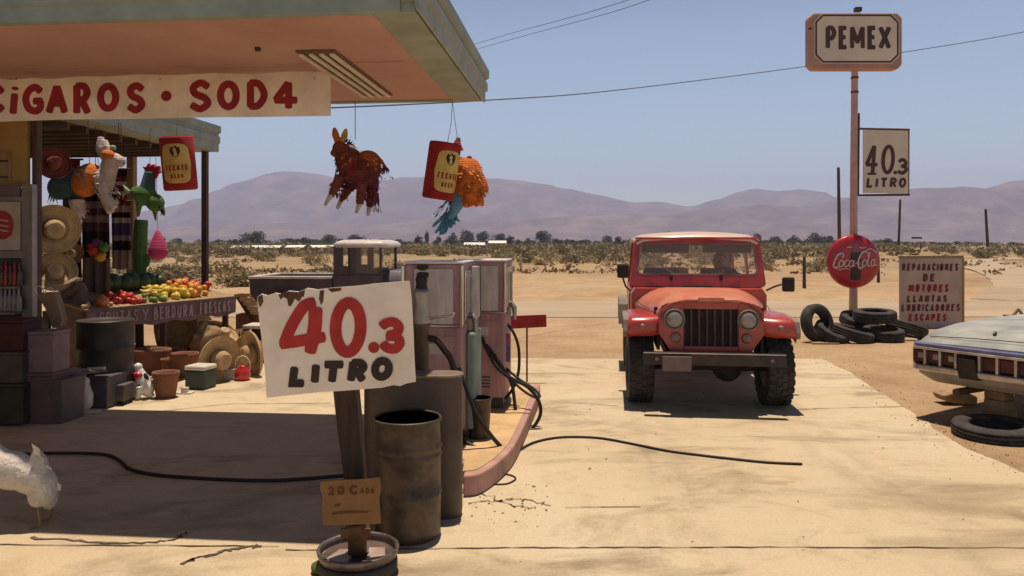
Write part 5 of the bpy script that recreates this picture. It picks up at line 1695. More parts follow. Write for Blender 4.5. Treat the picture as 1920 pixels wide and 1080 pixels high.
# rear: trim ridge, lamp band with six-lamp groups, lower bumper
mb = MB()
def rear_curve(u):        # slight bow of the rear panel and end roll-off
    e = max(0, .10 - u) / .10
    return .0 + .10 * e * e + .03 * math.sin(PI * min(1, u / WD)) * -1 + (.1 * max(0, (u - WD + .1) / .1) ** 2)
us = [i * WD / 48 for i in range(49)]
def band(z0, z1, y_in, y_out, dz0=0.0, u0=0.0, u1=WD):
    m_ = MB()
    rings = []
    for u in us:
        if u < u0 - 1e-6 or u > u1 + 1e-6: continue
        y = rear_curve(u)
        rings.append([Vector((u, y + y_in, z0)), Vector((u, y - y_out, z0)), Vector((u, y - y_out, z1)), Vector((u, y + y_in, z1))])
    m_.loft(rings, smooth=False)
    return m_
band(zr - .035, zr - .004, .12, .045).build('ridge_trim', 'blue_trim', wr, bevel=.008)
band(zr - .058, zr - .0352, .12, .06).build('upper_bumper_bar', 'bumper_chrome', wr, bevel=.008)
band(zr - .205, zr - .0585, .12, -.02).build('lamp_recess', 'hollow', wr)
band(zr - .262, zr - .2055, .12, .065).build('lower_bumper_bar', 'bumper_chrome', wr, bevel=.012)
m_ = MB()
rings = []
for u in us:
    if u < .06 or u > WD - .06: continue
    y = rear_curve(u)
    zl = .36 + .12 * max(0, 1 - (u - .06) / .12) ** 1.5 * 0 + (.06 * max(0, 1 - (u - .06) / .15))
    rings.append([Vector((u, y + .14, zr - .263)), Vector((u, y - .005, zr - .263)), Vector((u, y + .01, (zl + zr - .263) / 2)), Vector((u, y + .07, zl)), Vector((u, y + .14, zl))])
m_.loft(rings, smooth=False)
m_.build('lower_valance', 'wreck_metal', wr, bevel=.01)
groups = [(0.015, .456), (.667, 1.12), (1.33, 1.79)]
for g0, g1 in groups:
    wl = (g1 - g0) / 3
    for k in range(3):
        u0 = g0 + k * wl + .014; u1 = g0 + (k + 1) * wl - .014
        y = rear_curve((u0 + u1) / 2)
        lp = MB().box(((u0 + u1) / 2, y + .015, zr - .132), (u1 - u0, .05, .118)).build('tail_lamp', 'lamp_red', wr, bevel=.006)
        if g0 < .1: MB().box(((u0 + u1) / 2 + .02, y - .0115, zr - .125), ((u1 - u0) * .45, .004, .05)).build('broken_lens', 'lamp_pale', lp)
    mb = MB()
    for k in range(4):
        u = g0 + k * wl
        mb.box((u, rear_curve(max(0, u)) + .02, zr - .132), (.024, .13, .146))
    mb.build('lamp_divider', 'bumper_chrome', wr, bevel=.004)
for g0, g1 in ((.47, .655), (1.135, 1.315)):
    y = rear_curve((g0 + g1) / 2)
    MB().prism([(g0 + .03, zr - .10), (g1 - .02, zr - .10), (g1 + .02, zr - .28), (g0 + .04, zr - .28), (g0 + .02, zr - .2)], lambda x, z, o: Vector((x, y + o, z)), -.075, .0).build('plate_recess', 'hollow', wr)
MB().cyl((.62, .30, zr + .105), (.62, .33, zr + .125), .014, n=10).build('trunk_lock', 'dark_metal', wr)
mb = MB()
for y in (.16, 1.36):
    mb.tube([(.1 + .41 * k, y, zr + (.046 if y < 1 else .153) + .03 * math.sin(PI * k / 4)) for k in range(5)], .004, n=4)
mb.build('trunk_seam', 'hollow', wr)
def wheel_at(x, y, rz=.3):
    wq = MB()
    pr_ = [(.16, -.09), (.2, -.11), (.27, -.105), (.31, -.08), (.32, 0), (.31, .08), (.27, .105), (.2, .11), (.16, .09)]
    wq.lathe(pr_, c=(x, y, rz), n=28, rot=(0, R(90), 0), closed=True)
    wo_ = wq.build('wheel', 'tire', wr)
    MB().lathe([(.0001, -.05), (.1, -.06), (.159, -.08), (.159, .08), (.1, .06), (.0001, .05)], c=(x, y, rz), n=24, rot=(0, R(90), 0)).build('rim', 'rust', wo_)
for x in (.2, WD - .2):
    wheel_at(x, 4.2)
MB().cyl((.2, 1.05, .29), (WD - .2, 1.05, .29), .04, n=10).ell((WD / 2, 1.05, .29), (.14, .14, .13)).build('rear_axle', 'dark_metal', wr)
MB().bx(.35, WD - .35, .35, 4.6, .30, .36).build('floor_pan', 'hollow', wr)
MB().tube([(.42, .02, .30), (.42, .5, .29), (.42, 1.9, .27)], .035, n=8).build('exhaust', 'rust', wr)
M('block_tan', (.33, .21, .12), .9, .25, 6, bump=.3)
for x, y in ((.55, .55), (1.45, .75), (.3, 3.0), (1.5, 3.0)):
    MB().bx(x - .11, x + .11, y - .1, y + .1, 0, .10).bx(x - .09, x + .1, y - .11, y + .08, .1005, .2).bx(x - .1, x + .08, y - .08, y + .1, .2005, .34).build('support_block', 'block_tan', wr)
c1 = G(1802, 760)
bw = MB().prism([(1768, 742), (1788, 737), (1812, 735), (1834, 745), (1833, 760), (1800, 759), (1775, 753)], frontal(c1.y), -.22, 0)
tag(bw.build('rubble_block', 'block_tan', bevel=.015), 'broken brown block lying on the sand under the tail of the wreck', 'block')
tag(MB().prism([(1897, 593), (1910, 578), (1913, 580), (1924, 594), (1919, 594), (1911, 583), (1902, 594)], frontal(15.5), -.05, 0).prism([(1898, 592), (1930, 592), (1930, 612), (1898, 612)], frontal(15.52), -.3, 0).build('wooden_trestle', 'post_tan'), 'small wooden trestle on the sand far behind the wreck at the right edge', 'trestle')

# ------------------------------------------------------------------ overhead wires
M('wire', (.10, .10, .115), .7, .1, 4)
def wire(pts, r, lab, bound=True):
    tag(MB().tube([P(*q) for q in pts], r, n=5, smooth=6).build('overhead_wire', 'wire'), lab, 'wire')
wire([(600, 203, 9.2), (760, 196, 11), (912, 188, 13), (1100, 175, 16), (1300, 152, 19), (1515, 124, 21), (1700, 97, 22), (1930, 58, 23), (2300, -20, 24)], .011, 'lowest overhead wire sagging from the canopy corner past the PEMEX sign')
wire([(880, 86, 60), (960, 62, 52), (1050, 38, 45), (1140, 12, 40), (1300, -40, 35)], .018, 'faint upper overhead wire above the canopy corner, the higher of two')
wire([(880, 96, 60), (980, 68, 52), (1070, 44, 45), (1170, 16, 40), (1330, -40, 35)], .018, 'faint upper overhead wire above the canopy corner, the lower of two')
# ------------------------------------------------------------------ pinatas under the canopy edge
def paper(name, c, **k):
    return M(name, c, .9, k.get('var', .2), k.get('scale', 9), wave=(k.get('dir', 'Z'), 16, 3, .55), detail=6)
paper('pap_maroon', (.20, .05, .038)); paper('pap_rust', (.34, .085, .03)); paper('pap_orange', (.62, .17, .03)); paper('pap_purple', (.16, .02, .09))
paper('pap_blue', (.12, .30, .46)); paper('pap_red', (.36, .02, .025)); paper('pap_yellow', (.58, .38, .10)); paper('pap_green', (.075, .17, .045))
paper('pap_white', (.62, .52, .50)); paper('pap_teal', (.05, .12, .15)); paper('pap_black', (.03, .025, .022)); paper('pap_pink', (.45, .04, .14))
M('twine', (.14, .11, .085), .9, .2, 9)
def blob(D, parts, name, mat, parent, vox=.011):
    """parts: ('e', px, py, rx_px, ry_px, depth_px, tilt) ellipsoids or ('t', [(px, py, dD)], [r_px]) tubes, in the photo's measure at distance D"""
    k = D / F_PX
    mb = MB()
    for p in parts:
        if p[0] == 'e':
            dd = p[7] if len(p) > 7 else 0
            mb.ell(P(p[1], p[2], D) + Vector((0, dd, 0)), (p[3] * k, p[5] * k, p[4] * k), rot=(0, R(p[6]), 0))
        else:
            mb.tube([P(q[0], q[1], D) + Vector((0, q[2] if len(q) > 2 else 0, 0)) for q in p[1]], [r * k for r in p[2]], n=10, smooth=3)
    return mb.build(name, mat, parent, world=True, remesh=vox)
def strips(D, runs, name, mat, parent, wpx=3):
    """hanging crepe paper strips"""
    mb = MB()
    for pts in runs:
        q = [P(a, b, D) + Vector((0, random.uniform(-.03, .03), 0)) for a, b in pts]
        q = catmull(q, 4)
        vs = []
        for i, p in enumerate(q):
            ww = wpx * D / F_PX / 2 * (1 - .5 * i / len(q))
            tw = i * .25 + random.uniform(0, .6)
            vs += [p + Vector((ww * math.cos(tw), ww * math.sin(tw), 0)), p - Vector((ww * math.cos(tw), ww * math.sin(tw), 0))]
        mb.add(vs, [(2 * i, 2 * i + 1, 2 * i + 3, 2 * i + 2) for i in range(len(q) - 1)])
    return mb.build(name, mat, parent, world=True, fix=False)
def fringe(D, parts, n, name, mat, parent, lpx=6, wpx=4, seed=1):
    """short paper tabs standing off the body in every direction"""
    rn = random.Random(seed)
    k = D / F_PX
    mb = MB()
    for p in parts:
        c = P(p[0], p[1], D)
        for i in range(n):
            d = Vector((rn.gauss(0, 1), rn.gauss(0, 1), rn.gauss(0, 1))).normalized()
            a = c + Vector((d.x * p[2] * k, d.y * p[4] * k, d.z * p[3] * k)) * 1.0
            o = (d * .7 + Vector((0, 0, -.9))).normalized() * lpx * k * rn.uniform(.6, 1.4)
            t = d.cross(Vector((rn.gauss(0, .3), rn.gauss(0, .3), 1))).normalized() * wpx * k * .5
            mb.add([a - t, a + t, a + t * .8 + o, a - t * .8 + o], [(0, 1, 2, 3)])
    return mb.build(name, mat, parent, world=True, fix=False)
def hang(parent, D, pts, r=.004):
    MB().tube([P(a, b, D) for a, b in pts], r, n=5).build('hanging_string', 'twine', parent, world=True)

D = 7.62
dk_ = thing('donkey_pinata', 'dark maroon donkey pinata with orange ears hanging alone from the canopy edge', 'pinata', tuple(P(665, 400, D)), 0)
fringe(D, [(655, 305, 25, 30, 25), (688, 318, 26, 29, 25), (672, 327, 34, 21, 24)], 120, 'body_fringe', 'pap_maroon', dk_, 7, 5)
fringe(D - .02, [(692, 340, 20, 16, 24), (660, 338, 16, 12, 24)], 40, 'belly_fringe', 'pap_purple', dk_, 8, 6, 9)
fringe(D - .03, [(700, 308, 18, 20, 26), (655, 300, 14, 12, 26)], 45, 'back_fringe', 'pap_orange', dk_, 6, 5, 11)
fringe(D - .03, [(672, 318, 26, 14, 27)], 55, 'side_fringe', 'pap_red', dk_, 7, 6, 12)
fringe(D, [(630, 352, 10, 14, 14), (645, 358, 10, 14, 14), (681, 364, 10, 16, 14), (695, 366, 10, 16, 14)], 40, 'leg_fringe', 'pap_maroon', dk_, 7, 5, 4)
hang(dk_, D, [(666, 190), (666, 262)])
blob(D, [('e', 655, 305, 26, 31, 26, -14), ('e', 688, 318, 27, 30, 25, 8), ('e', 672, 325, 36, 22, 25, 4), ('t', [(648, 300), (641, 282), (640, 270)], [20, 16, 14]), ('e', 637, 278, 14, 14, 14, -20), ('e', 627, 287, 8, 7, 8, 0),
         ('t', [(642, 330, -.08), (634, 350, -.08), (624, 366, -.08)], [11, 9, 6]), ('t', [(655, 338, .08), (648, 356, .08), (637, 373, .08)], [11, 9, 6]), ('t', [(683, 340, -.08), (680, 362, -.08), (677, 384, -.08)], [12, 9, 7]), ('t', [(698, 338, .08), (694, 365, .08), (690, 388, .08)], [12, 9, 7])], 'body', 'pap_maroon', dk_)
blob(D, [('t', [(634, 270), (629, 252), (627, 239)], [5, 7, 2.5]), ('e', 636, 262, 6, 5, 6, 0)], 'ear', 'pap_orange', dk_, .007)
blob(D, [('t', [(641, 270), (646, 254), (649, 241)], [5, 6.5, 2.5])], 'ear', 'pap_yellow', dk_, .007)
blob(D, [('e', 692, 296, 20, 14, 27, 8), ('e', 700, 306, 14, 16, 26, 0)], 'saddle', 'pap_rust', dk_)
strips(D - .1, [[(656, 272), (663, 276), (672, 284), (684, 290)], [(655, 276), (664, 281), (676, 288)], [(660, 270), (668, 278), (679, 284)]], 'mane', 'pap_yellow', dk_, 6)
strips(D - .12, [[(652, 270), (655, 262), (660, 255)], [(655, 271), (661, 266), (665, 262)], [(650, 268), (652, 262), (655, 259)], [(657, 272), (662, 270), (667, 268)]], 'forelock', 'pap_black', dk_, 6)
MB().tube([P(706, 291, D), P(715, 302, D), P(723, 314, D)], .014, n=7, smooth=3).build('tail', 'pap_rust', dk_, world=True)
strips(D, [[(722, 313), (720 + k * 3.2 - 5, 322), (714 + k * 4.4, 332 + (k % 3) * 2)] for k in range(6)], 'tail_tassel', 'pap_purple', dk_, 7)
strips(D, [[(707, 362), (706 + k * 1.5 - 3, 380), (699 + k * 3, 396 + (k % 2) * 3)] for k in range(6)] + [[(707, 330), (708, 350), (707, 366)]], 'side_tassel', 'pap_purple', dk_, 7)
strips(D, [[(632, 314), (650, 330), (675, 348), (700, 352)], [(680, 322), (690, 335), (705, 338)], [(640, 300), (655, 322), (672, 322)]], 'body_fringe', 'pap_red', dk_, 5)
for x0, y0, x1, y1, dd in ((624, 366, 613, 386, -.08), (637, 373, 629, 391, .08), (677, 384, 671, 400, -.08), (690, 388, 687, 404, .08)):
    MB().tube([P(x0, y0, D) + Vector((0, dd, 0)), P(x1, y1, D) + Vector((0, dd, 0))], [.028, .016], n=9).build('hoof', 'pap_white', dk_, world=True)

M('can_gold', (.56, .38, .10), .45, .2, 6)
def beer_can(cx_, y0, y1, wpx, D, tilt, turn, lab, topx=0):
    k = D / F_PX
    h = (y1 - y0) * k
    r = wpx / 2 * k
    c = P(cx_, (y0 + y1) / 2, D)
    o = thing('can_pinata', lab, 'pinata', c, 0)
    o.rotation_euler = (R(6), R(tilt), R(turn))
    T = Matrix.Identity(4)
    mb = MB()
    mb.lathe([(.0001, -h / 2 + .01), (r * .9, -h / 2 + .004), (r, -h / 2 + .02), (r, h / 2 - .02), (r * .96, h / 2), (r * .9, h / 2 - .012), (.0001, h / 2 - .014)], n=40)
    mb.build('can_body', 'pap_red', o)
    def cyl_fn(a, z, off):            # a = arc length from the front, z up
        th = -PI / 2 + a / r
        rr_ = r + .002 + off
        return Vector((rr_ * math.cos(th), rr_ * math.sin(th), z))
    def patch(poly, off):
        m2 = MB()
        xs_ = [p[0] for p in poly]
        # fan in columns so the label bends round the can
        n = 14
        cols_ = []
        for i in range(n + 1):
            x = min(xs_) + (max(xs_) - min(xs_)) * i / n
            x = min(max(x, min(xs_) + 1e-5), max(xs_) - 1e-5)
            zz = []
            for (xa, za), (xb, zb) in zip(poly, poly[1:] + poly[:1]):
                if (xa - x) * (xb - x) <= 0 and xa != xb: zz.append(za + (zb - za) * (x - xa) / (xb - xa))
            cols_.append((x, min(zz), max(zz)))
        vs = []
        for x, za, zb in cols_: vs += [cyl_fn(x, za, off), cyl_fn(x, zb, off)]
        m2.add(vs, [(2 * i, 2 * i + 2, 2 * i + 3, 2 * i + 1) for i in range(n)])
        return m2
    lw, lh = r * .92, h * .36
    oct_ = [(lw * math.copysign(abs(math.cos(a)) ** .6, math.cos(a)), lh * math.copysign(abs(math.sin(a)) ** .45, math.sin(a))) for a in [2 * PI * i / 40 for i in range(40)]]
    lab_o = patch(oct_, .002).build('gold_label', 'can_gold', o, fix=False)
    m2 = MB()
    fn = lambda x, y, off: cyl_fn(x, -y, off)
    s = h / 100
    e = [(-9, -24), (-6, -31), (-2, -28), (1, -33), (5, -29), (8, -31), (9, -22), (6, -14), (1, -11), (-5, -14)]
    m2.add([fn(x * s, y * s, .004) for x, y in e], [tuple(range(len(e)))])
    m2.build('eagle_emblem', 'pap_black', lab_o, fix=False)
    m2 = MB()
    q = [(-4, -24), (0, -29), (3, -25), (1, -19)]
    m2.add([fn(x * s, y * s, .0055) for x, y in q], [tuple(range(4))])
    m2.build('emblem_mark', 'can_gold', lab_o, fix=False)
    m2 = MB()
    word(m2, 'TECATE', -20 * s, 20 * s, 2 * s, 13 * s, 2.6 * s, fn, .004, gap=.3)
    word(m2, 'BEER', -11 * s, 11 * s, 19 * s, 27 * s, 2.0 * s, fn, .004, gap=.35)
    m2.build('label_lettering', 'dark_red_paint', lab_o, fix=False)
    return o
D = 7.62
cn = beer_can(828, 268, 375, 60, D, 6, 33, 'red drink can pinata with gold label hung beside the orange fish pinata')
MB().tube([cn.matrix_basis.inverted() @ P(848, 190, D), cn.matrix_basis.inverted() @ P(846, 230, D), Vector((.02, 0, .285))], .003, n=5).build('hanging_string', 'twine', cn)
cn2 = beer_can(335, 256, 357, 60, 9.6, -4, 14, 'red drink can pinata with gold label hanging below the rear awning corner')
MB().tube([Vector((0, 0, .31)), cn2.matrix_basis.inverted() @ P(333, 222, 9.62)], .003, n=5).build('hanging_string', 'twine', cn2)
D = 7.85
fi = thing('fish_pinata', 'orange pinata with pointed fins and blue paper tail behind the drink can pinata', 'pinata', tuple(P(870, 440, D)), 0)
blob(D, [('e', 876, 335, 27, 40, 24, 18), ('e', 868, 318, 20, 24, 22, 0), ('e', 886, 350, 24, 28, 22, 10), ('t', [(868, 362), (871, 378), (873, 390)], [15, 10, 2]), ('t', [(888, 362), (899, 376), (906, 387)], [16, 10, 2]), ('t', [(896, 336), (907, 349), (915, 360)], [16, 10, 2]), ('t', [(862, 350), (856, 366), (856, 380)], [14, 9, 2])], 'body', 'pap_orange', fi)
fringe(D, [(876, 335, 27, 41, 25), (886, 352, 24, 27, 22)], 130, 'body_fringe', 'pap_orange', fi, 9, 7, 7)
blob(D, [('e', 880, 297, 6, 5, 6, 0)], 'red_crest', 'pap_red', fi, .007)
blob(D, [('t', [(858, 283), (857, 272), (859, 262)], [12, 9, 4])], 'pepper_knob', 'pap_red', fi, .008)
blob(D, [('t', [(858, 267), (860, 258)], [6, 4])], 'green_stem', 'pap_green', fi, .006)
rt = random.Random(6)
runs = []
for k in range(26):
    xe = rt.uniform(811, 862)
    ye = 441 - abs(xe - 826) * .8 + rt.uniform(-9, 3)
    runs.append([(rt.uniform(848, 872), 352), (rt.uniform(842, 868), 378), ((xe + 852) / 2 + rt.uniform(-4, 4), 404), (xe, ye)])
for k in range(4): runs.append([(852, 366), (832, 384), (806 + 5 * k, 398 + 5 * k)])
strips(D + .02, runs, 'tail_streamers', 'pap_blue', fi, 10)
blob(D, [('t', [(862, 352), (856, 385), (842, 410)], [13, 13, 5])], 'tail', 'pap_blue', fi)
hang(fi, D, [(848, 190), (858, 262)], .003)

# ------------------------------------------------------------------ pinatas and goods under the awning
D = 9.55
wd_ = thing('donkey_pinata', 'white donkey pinata with orange blanket and blue rump under the awning', 'pinata', tuple(P(160, 412, D)), 0)
blob(D, [('e', 190, 338, 24, 26, 22, 30), ('t', [(195, 335), (204, 315), (209, 300)], [20, 16, 15]), ('e', 213, 299, 17, 13, 14, 10), ('e', 226, 303, 9, 11, 11, 0), ('t', [(199, 296), (190, 280), (189, 256)], [9, 10, 5]), ('t', [(206, 290), (199, 276), (197, 262)], [7, 8, 4]),
         ('t', [(195, 345, -.08), (203, 368, -.08), (222, 391, -.08)], [13, 11, 7]), ('t', [(186, 350, .08), (193, 375, .08), (202, 399, .08)], [13, 10, 7]), ('t', [(148, 375, -.05), (150, 393, -.05), (155, 406, -.05)], [15, 12, 9]), ('t', [(138, 370, .1), (138, 392, .1), (142, 405, .1)], [12, 10, 8])], 'body', 'pap_white', wd_)
fringe(D, [(190, 338, 24, 26, 22), (150, 390, 12, 18, 14), (206, 365, 14, 22, 14)], 60, 'paper_fringe', 'pap_white', wd_, 6, 5, 3)
blob(D - .04, [('e', 164, 338, 26, 34, 27, 28)], 'blanket', 'pap_orange', wd_)
strips(D - .31, [[(150, 312), (163, 328), (176, 346), (184, 362)], [(142, 322), (155, 340), (165, 362)]], 'blanket_stripe', 'pap_black', wd_, 6)
blob(D, [('e', 130, 343, 30, 30, 25, 20), ('e', 112, 352, 21, 23, 21, 0), ('t', [(140, 360), (146, 374), (150, 384)], [16, 12, 8])], 'rump', 'pap_teal', wd_)
strips(D - .02, [[(108, 345), (100 + k * 4 - 6, 362), (90 + k * 5, 380 + (k % 3) * 3)] for k in range(9)], 'tail_fringe', 'pap_blue', wd_, 9)
blob(D - .05, [('e', 204, 290, 13, 9, 15, 20)], 'bridle', 'pap_orange', wd_)
blob(D, [('e', 212, 277, 6, 5, 6, 20)], 'flower', M('pale_green', (.28, .33, .25), .9, .2, 9), wd_, .008)
hang(wd_, D, [(165, 228), (168, 312)])
D = 9.7
ro = thing('rooster_pinata', 'rooster pinata with red comb, blue neck and green body under the awning', 'pinata', tuple(P(280, 412, D)), 0)
blob(D, [('e', 272, 366, 22, 20, 19, 10), ('e', 291, 380, 17, 17, 16, 20), ('e', 256, 360, 12, 10, 12, 0), ('t', [(262, 375), (260, 395), (259, 407)], [8, 4, 2.5]), ('t', [(290, 392), (291, 405), (292, 415)], [6, 3, 1.5]), ('t', [(303, 390), (306, 398), (308, 404)], [6, 4, 2])], 'body', 'pap_green', ro)
blob(D, [('t', [(276, 356), (279, 338), (282, 322)], [15, 12, 10])], 'neck', 'pap_teal', ro)
MB().prism([(272, 328), (270, 318), (266, 312), (273, 313), (277, 305), (281, 311), (287, 307), (289, 313), (297, 310), (298, 320), (302, 322), (294, 325), (290, 335), (280, 330)], frontal(D - .03), -.07, 0).build('comb', 'pap_red', ro, world=True, bevel=.01)
strips(D, [[(246, 362), (236 - k * 1.2, 350 + 5 * k), (228 + k, 346 + 9 * k)] for k in range(4)], 'tail_feather', 'pale_green', ro, 9)
strips(D - .12, [[(298, 385), (304 + k, 396), (300 + k * 4, 405)] for k in range(3)], 'dark_tassel', 'pap_black', ro, 6)
hang(ro, D, [(281, 240), (281, 310)], .003)
D = 9.9
pk = thing('cone_pinata', 'plain deep pink cone pinata hanging by the green cactus figure', 'pinata', tuple(P(296, 486, D)), 0)
MB().lathe([(.0001, 0), (.08, .01), (.12, .06), (.115, .14), (.075, .26), (.03, .36), (.0001, .38)], c=P(296, 486, D), n=24).build('body', 'pap_pink', pk, world=True)
hang(pk, D, [(292, 290), (296, 432)], .003)
D = 11.25
ct = thing('cactus_figure', 'tall green cactus figure on a brown trunk behind the fruit stall', 'figure', tuple(Vector((P(262, 500, D).x, D, 0))), 0)
blob(D, [('t', [(262, 520), (262, 470), (265, 412)], [11, 13, 12]), ('t', [(262, 500), (274, 496), (277, 478)], [6, 6, 6])], 'cactus_body', 'pap_green', ct, .014)
MB().tube([(P(262, 500, D).x, D, 0), P(261, 518, D)], [.06, .055], n=10).build('trunk', 'post_brown', ct, world=True)

# straw hats
M('straw', (.50, .345, .185), .85, .22, 10, wave=('Z', 30, 1.5, .4), detail=7)
M('straw_dark', (.32, .19, .10), .85, .25, 10, wave=('Z', 30, 1.5, .4), detail=7)
def straw_hat(c, R_, rot, lab, grp=None, crown=.15, mat='straw'):
    o = thing('straw_hat', lab, 'hat', c, 0, grp)
    o.rotation_euler = rot
    MB().lathe([(R_ * .42, 0), (R_ * .7, -.012), (R_ * .95, .018), (R_, .05), (R_ * 1.005, .058), (R_ * .95, .03), (R_ * .7, .002), (R_ * .43, .012)], n=36, closed=True, wob=.02).build('brim', mat, o)
    MB().lathe([(R_ * .425, .002), (R_ * .40, crown * .6), (R_ * .34, crown), (R_ * .2, crown * 1.05), (.0001, crown * .96)], n=30).build('crown', mat, o)
    MB().lathe([(R_ * .432, .014), (R_ * .43, .045), (R_ * .428, .045), (R_ * .428, .014)], n=30, closed=True).build('band', 'straw_dark', o)
    return o
straw_hat(P(100, 429, 8.3), .27, (R(96), R(-14), R(38)), 'large tan straw hat hung on the shop corner above the smaller hat')
straw_hat(P(104, 512, 8.35), .22, (R(70), R(20), R(20)), 'second tan straw hat hung just below the largest hat by the shop corner')
straw_hat(P(98, 308, 8.9), .19, (R(80), R(30), R(40)), 'dark maroon hat hanging high left of the white donkey pinata', mat='pap_maroon')
straw_hat(P(136, 477, 9.2), .13, (R(80), R(0), R(20)), 'small brown straw hat half hidden right of the two large hats', mat='straw_dark')
straw_hat(G(406, 716) + Vector((0, .02, .27)), .30, (R(96), R(18), R(62)), 'big straw hat stood on its brim on the concrete before the baskets')
straw_hat(G(474, 702) + Vector((.02, 0, .27)), .31, (R(96), R(-26), R(-50)), 'big straw hat leaning at the right end beside the red water jug')
# heap of baskets and sacks under the stall
def basket(c, r0, r1, h, rot, lab, mat='straw'):
    o = thing('basket', lab, 'basket', c, 0)
    o.rotation_euler = rot
    MB().lathe([(.0001, 0), (r0, .005), ((r0 + r1) / 2 * 1.05, h * .5), (r1, h), (r1 + .012, h + .008), (r1 - .008, h + .004), ((r0 + r1) / 2, h * .5), (r0 * .92, .025), (.0001, .02)], n=30).build('weave', mat, o)
    MB().lathe([(r1 + .014, h - .006), (r1 + .018, h + .008), (r1 + .002, h + .016), (r1 - .004, h)], n=30, closed=True).build('rim', 'straw_dark', o)
    return o
basket(G(322, 668) + Vector((0, .2, .25)), .17, .28, .26, (R(64), 0, R(26)), 'wide tan basket tipped toward the camera at the left of the basket heap')
basket(G(352, 655) + Vector((0, .1, .34)), .14, .22, .24, (R(-40), R(30), 0), 'upturned pale straw basket on top of the basket heap')
basket(G(385, 668) + Vector((0, .3, .14)), .18, .26, .24, (R(20), R(28), 0), 'tan basket with open side up in the middle of the basket heap', 'straw_dark')
basket(G(434, 668) + Vector((0, .2, .05)), .2, .27, .25, (R(12), R(-10), 0), 'deep brown basket behind the white box', 'straw_dark')
basket(G(455, 690) + Vector((0, .6, .02)), .2, .25, .22, (0, R(8), 0), 'shallow brown basket beside the leaning hat at the right', 'straw_dark')
basket(G(300, 655) + Vector((0, .4, .02)), .22, .27, .4, (0, 0, 0), 'tall dark brown basket standing in the shade under the stall', 'straw_dark')
M('burlap', (.30, .19, .10), .95, .2, 14, bump=.35, bscale=50)
sk = MB()
sk.ell(G(352, 690) + Vector((-.02, .8, .24)), (.26, .22, .25), jit=.35, seed=3).ell(G(352, 690) + Vector((-.12, .8, .44)), (.12, .11, .12), jit=.3, seed=5)
tag(sk.build('burlap_sack', 'burlap', remesh=.02), 'slumped burlap sack standing among the baskets under the stall', 'sack')

basket(G(372, 690) + Vector((0, .12, .0)), .10, .15, .12, (0, R(6), 0), 'small shallow straw basket on the ground before the heap of baskets')
basket(G(330, 672) + Vector((0, -.05, .0)), .11, .17, .15, (R(8), 0, 0), 'small straw basket between the second row clay pots and the heap')
basket(G(446, 700) + Vector((0, .28, .0)), .10, .16, .13, (R(35), 0, R(-20)), 'small straw basket tipped forward behind the red jug')
straw_hat(G(418, 672) + Vector((0, .0, .30)), .2, (R(20), R(24), 0), 'medium straw hat lying on top of the basket heap')
straw_hat(G(342, 640) + Vector((0, -.2, .46)), .19, (R(-14), R(-20), 0), 'medium straw hat balanced at the left top of the basket heap')
# terracotta pots
M('terracotta', (.215, .085, .05), .8, .2, 6, bump=.15, detail=8)
def pot(c, r, h, lab, sq=1.0):
    o = thing('clay_pot', lab, 'pot', c, 0)
    b = MB().lathe([(r * .66, 0), (r * .7, .004), (r * .92, h * .78), (r * .93, h * .8), (r * 1.0, h * .81), (r * 1.02, h * .98), (r * .98, h), (r * .88, h * .985), (r * .84, h * .8), (r * .6, h * .1), (.0001, h * .1)], n=36).build('pot_body', 'terracotta', o)
    return o
pot(G(311, 745), .142, .285, 'front clay pot with dark stuff in it beside the white ceramic dog')
pot(G(346, 706), .175, .30, 'round clay pot in the second row left of the standing hat')
o = pot(G(282, 700), .21, .32, 'wide brown clay planter behind the white ceramic dog')
o.scale = (1.25, .9, 1)
pot(G(374, 704) + Vector((0, .25, 0)), .11, .2, 'small clay pot between the round clay pot and the standing hat')
pot(G(302, 712) + Vector((-.02, .3, 0)), .12, .22, 'small clay pot squeezed between the planter and the front clay pot')
# ceramic figure
M('glaze_white', (.72, .68, .62), .25, .08, 8, coat=.4)
M('glaze_red', (.5, .03, .03), .25, .15, 8, coat=.4)
M('glaze_black', (.03, .03, .03), .3, .2, 8)
D = 8.22
cd = thing('ceramic_dog', 'white ceramic dog figure with red scarf beside the front clay pot', 'figurine', G(270, 747).to_tuple(), 0)
blob(D, [('e', 268, 718, 15, 22, 15, -12), ('e', 276, 728, 13, 15, 15, 0), ('e', 259, 688, 8, 8, 8, 0), ('e', 253, 692, 5, 4, 5, 0), ('t', [(261, 694), (264, 706)], [8, 11]), ('t', [(256, 715, -.05), (254, 735, -.05), (253, 743, -.05)], [6, 5, 5]), ('t', [(267, 722, -.08), (266, 738, -.08), (265, 745, -.08)], [6, 5, 5]), ('e', 281, 741, 9, 4, 8, 0)], 'figure_body', 'glaze_white', cd, .009)
blob(D - .055, [('e', 258, 703, 10, 6, 6, 10), ('e', 256, 709, 6, 6, 5, 0)], 'scarf', 'glaze_red', cd, .008)
blob(D - .07, [('e', 274, 706, 4, 8, 5, -25), ('e', 262, 724, 4, 6, 4, 15)], 'dark_patch', 'glaze_black', cd, .007)
cw = thing('ceramic_cow', 'small white and black ceramic head peeping over the front clay pot', 'figurine', tuple(G(303, 728)), 0)
Dc = G(303, 728).y
blob(Dc, [('e', 303, 708, 10, 12, 9, 0), ('e', 305, 700, 9, 7, 8, 0), ('e', 304, 722, 12, 8, 9, 0)], 'figure_body', 'glaze_white', cw, .009)
blob(Dc - .05, [('e', 303, 704, 5, 4, 5, 0)], 'dark_patch', 'glaze_black', cw, .007)
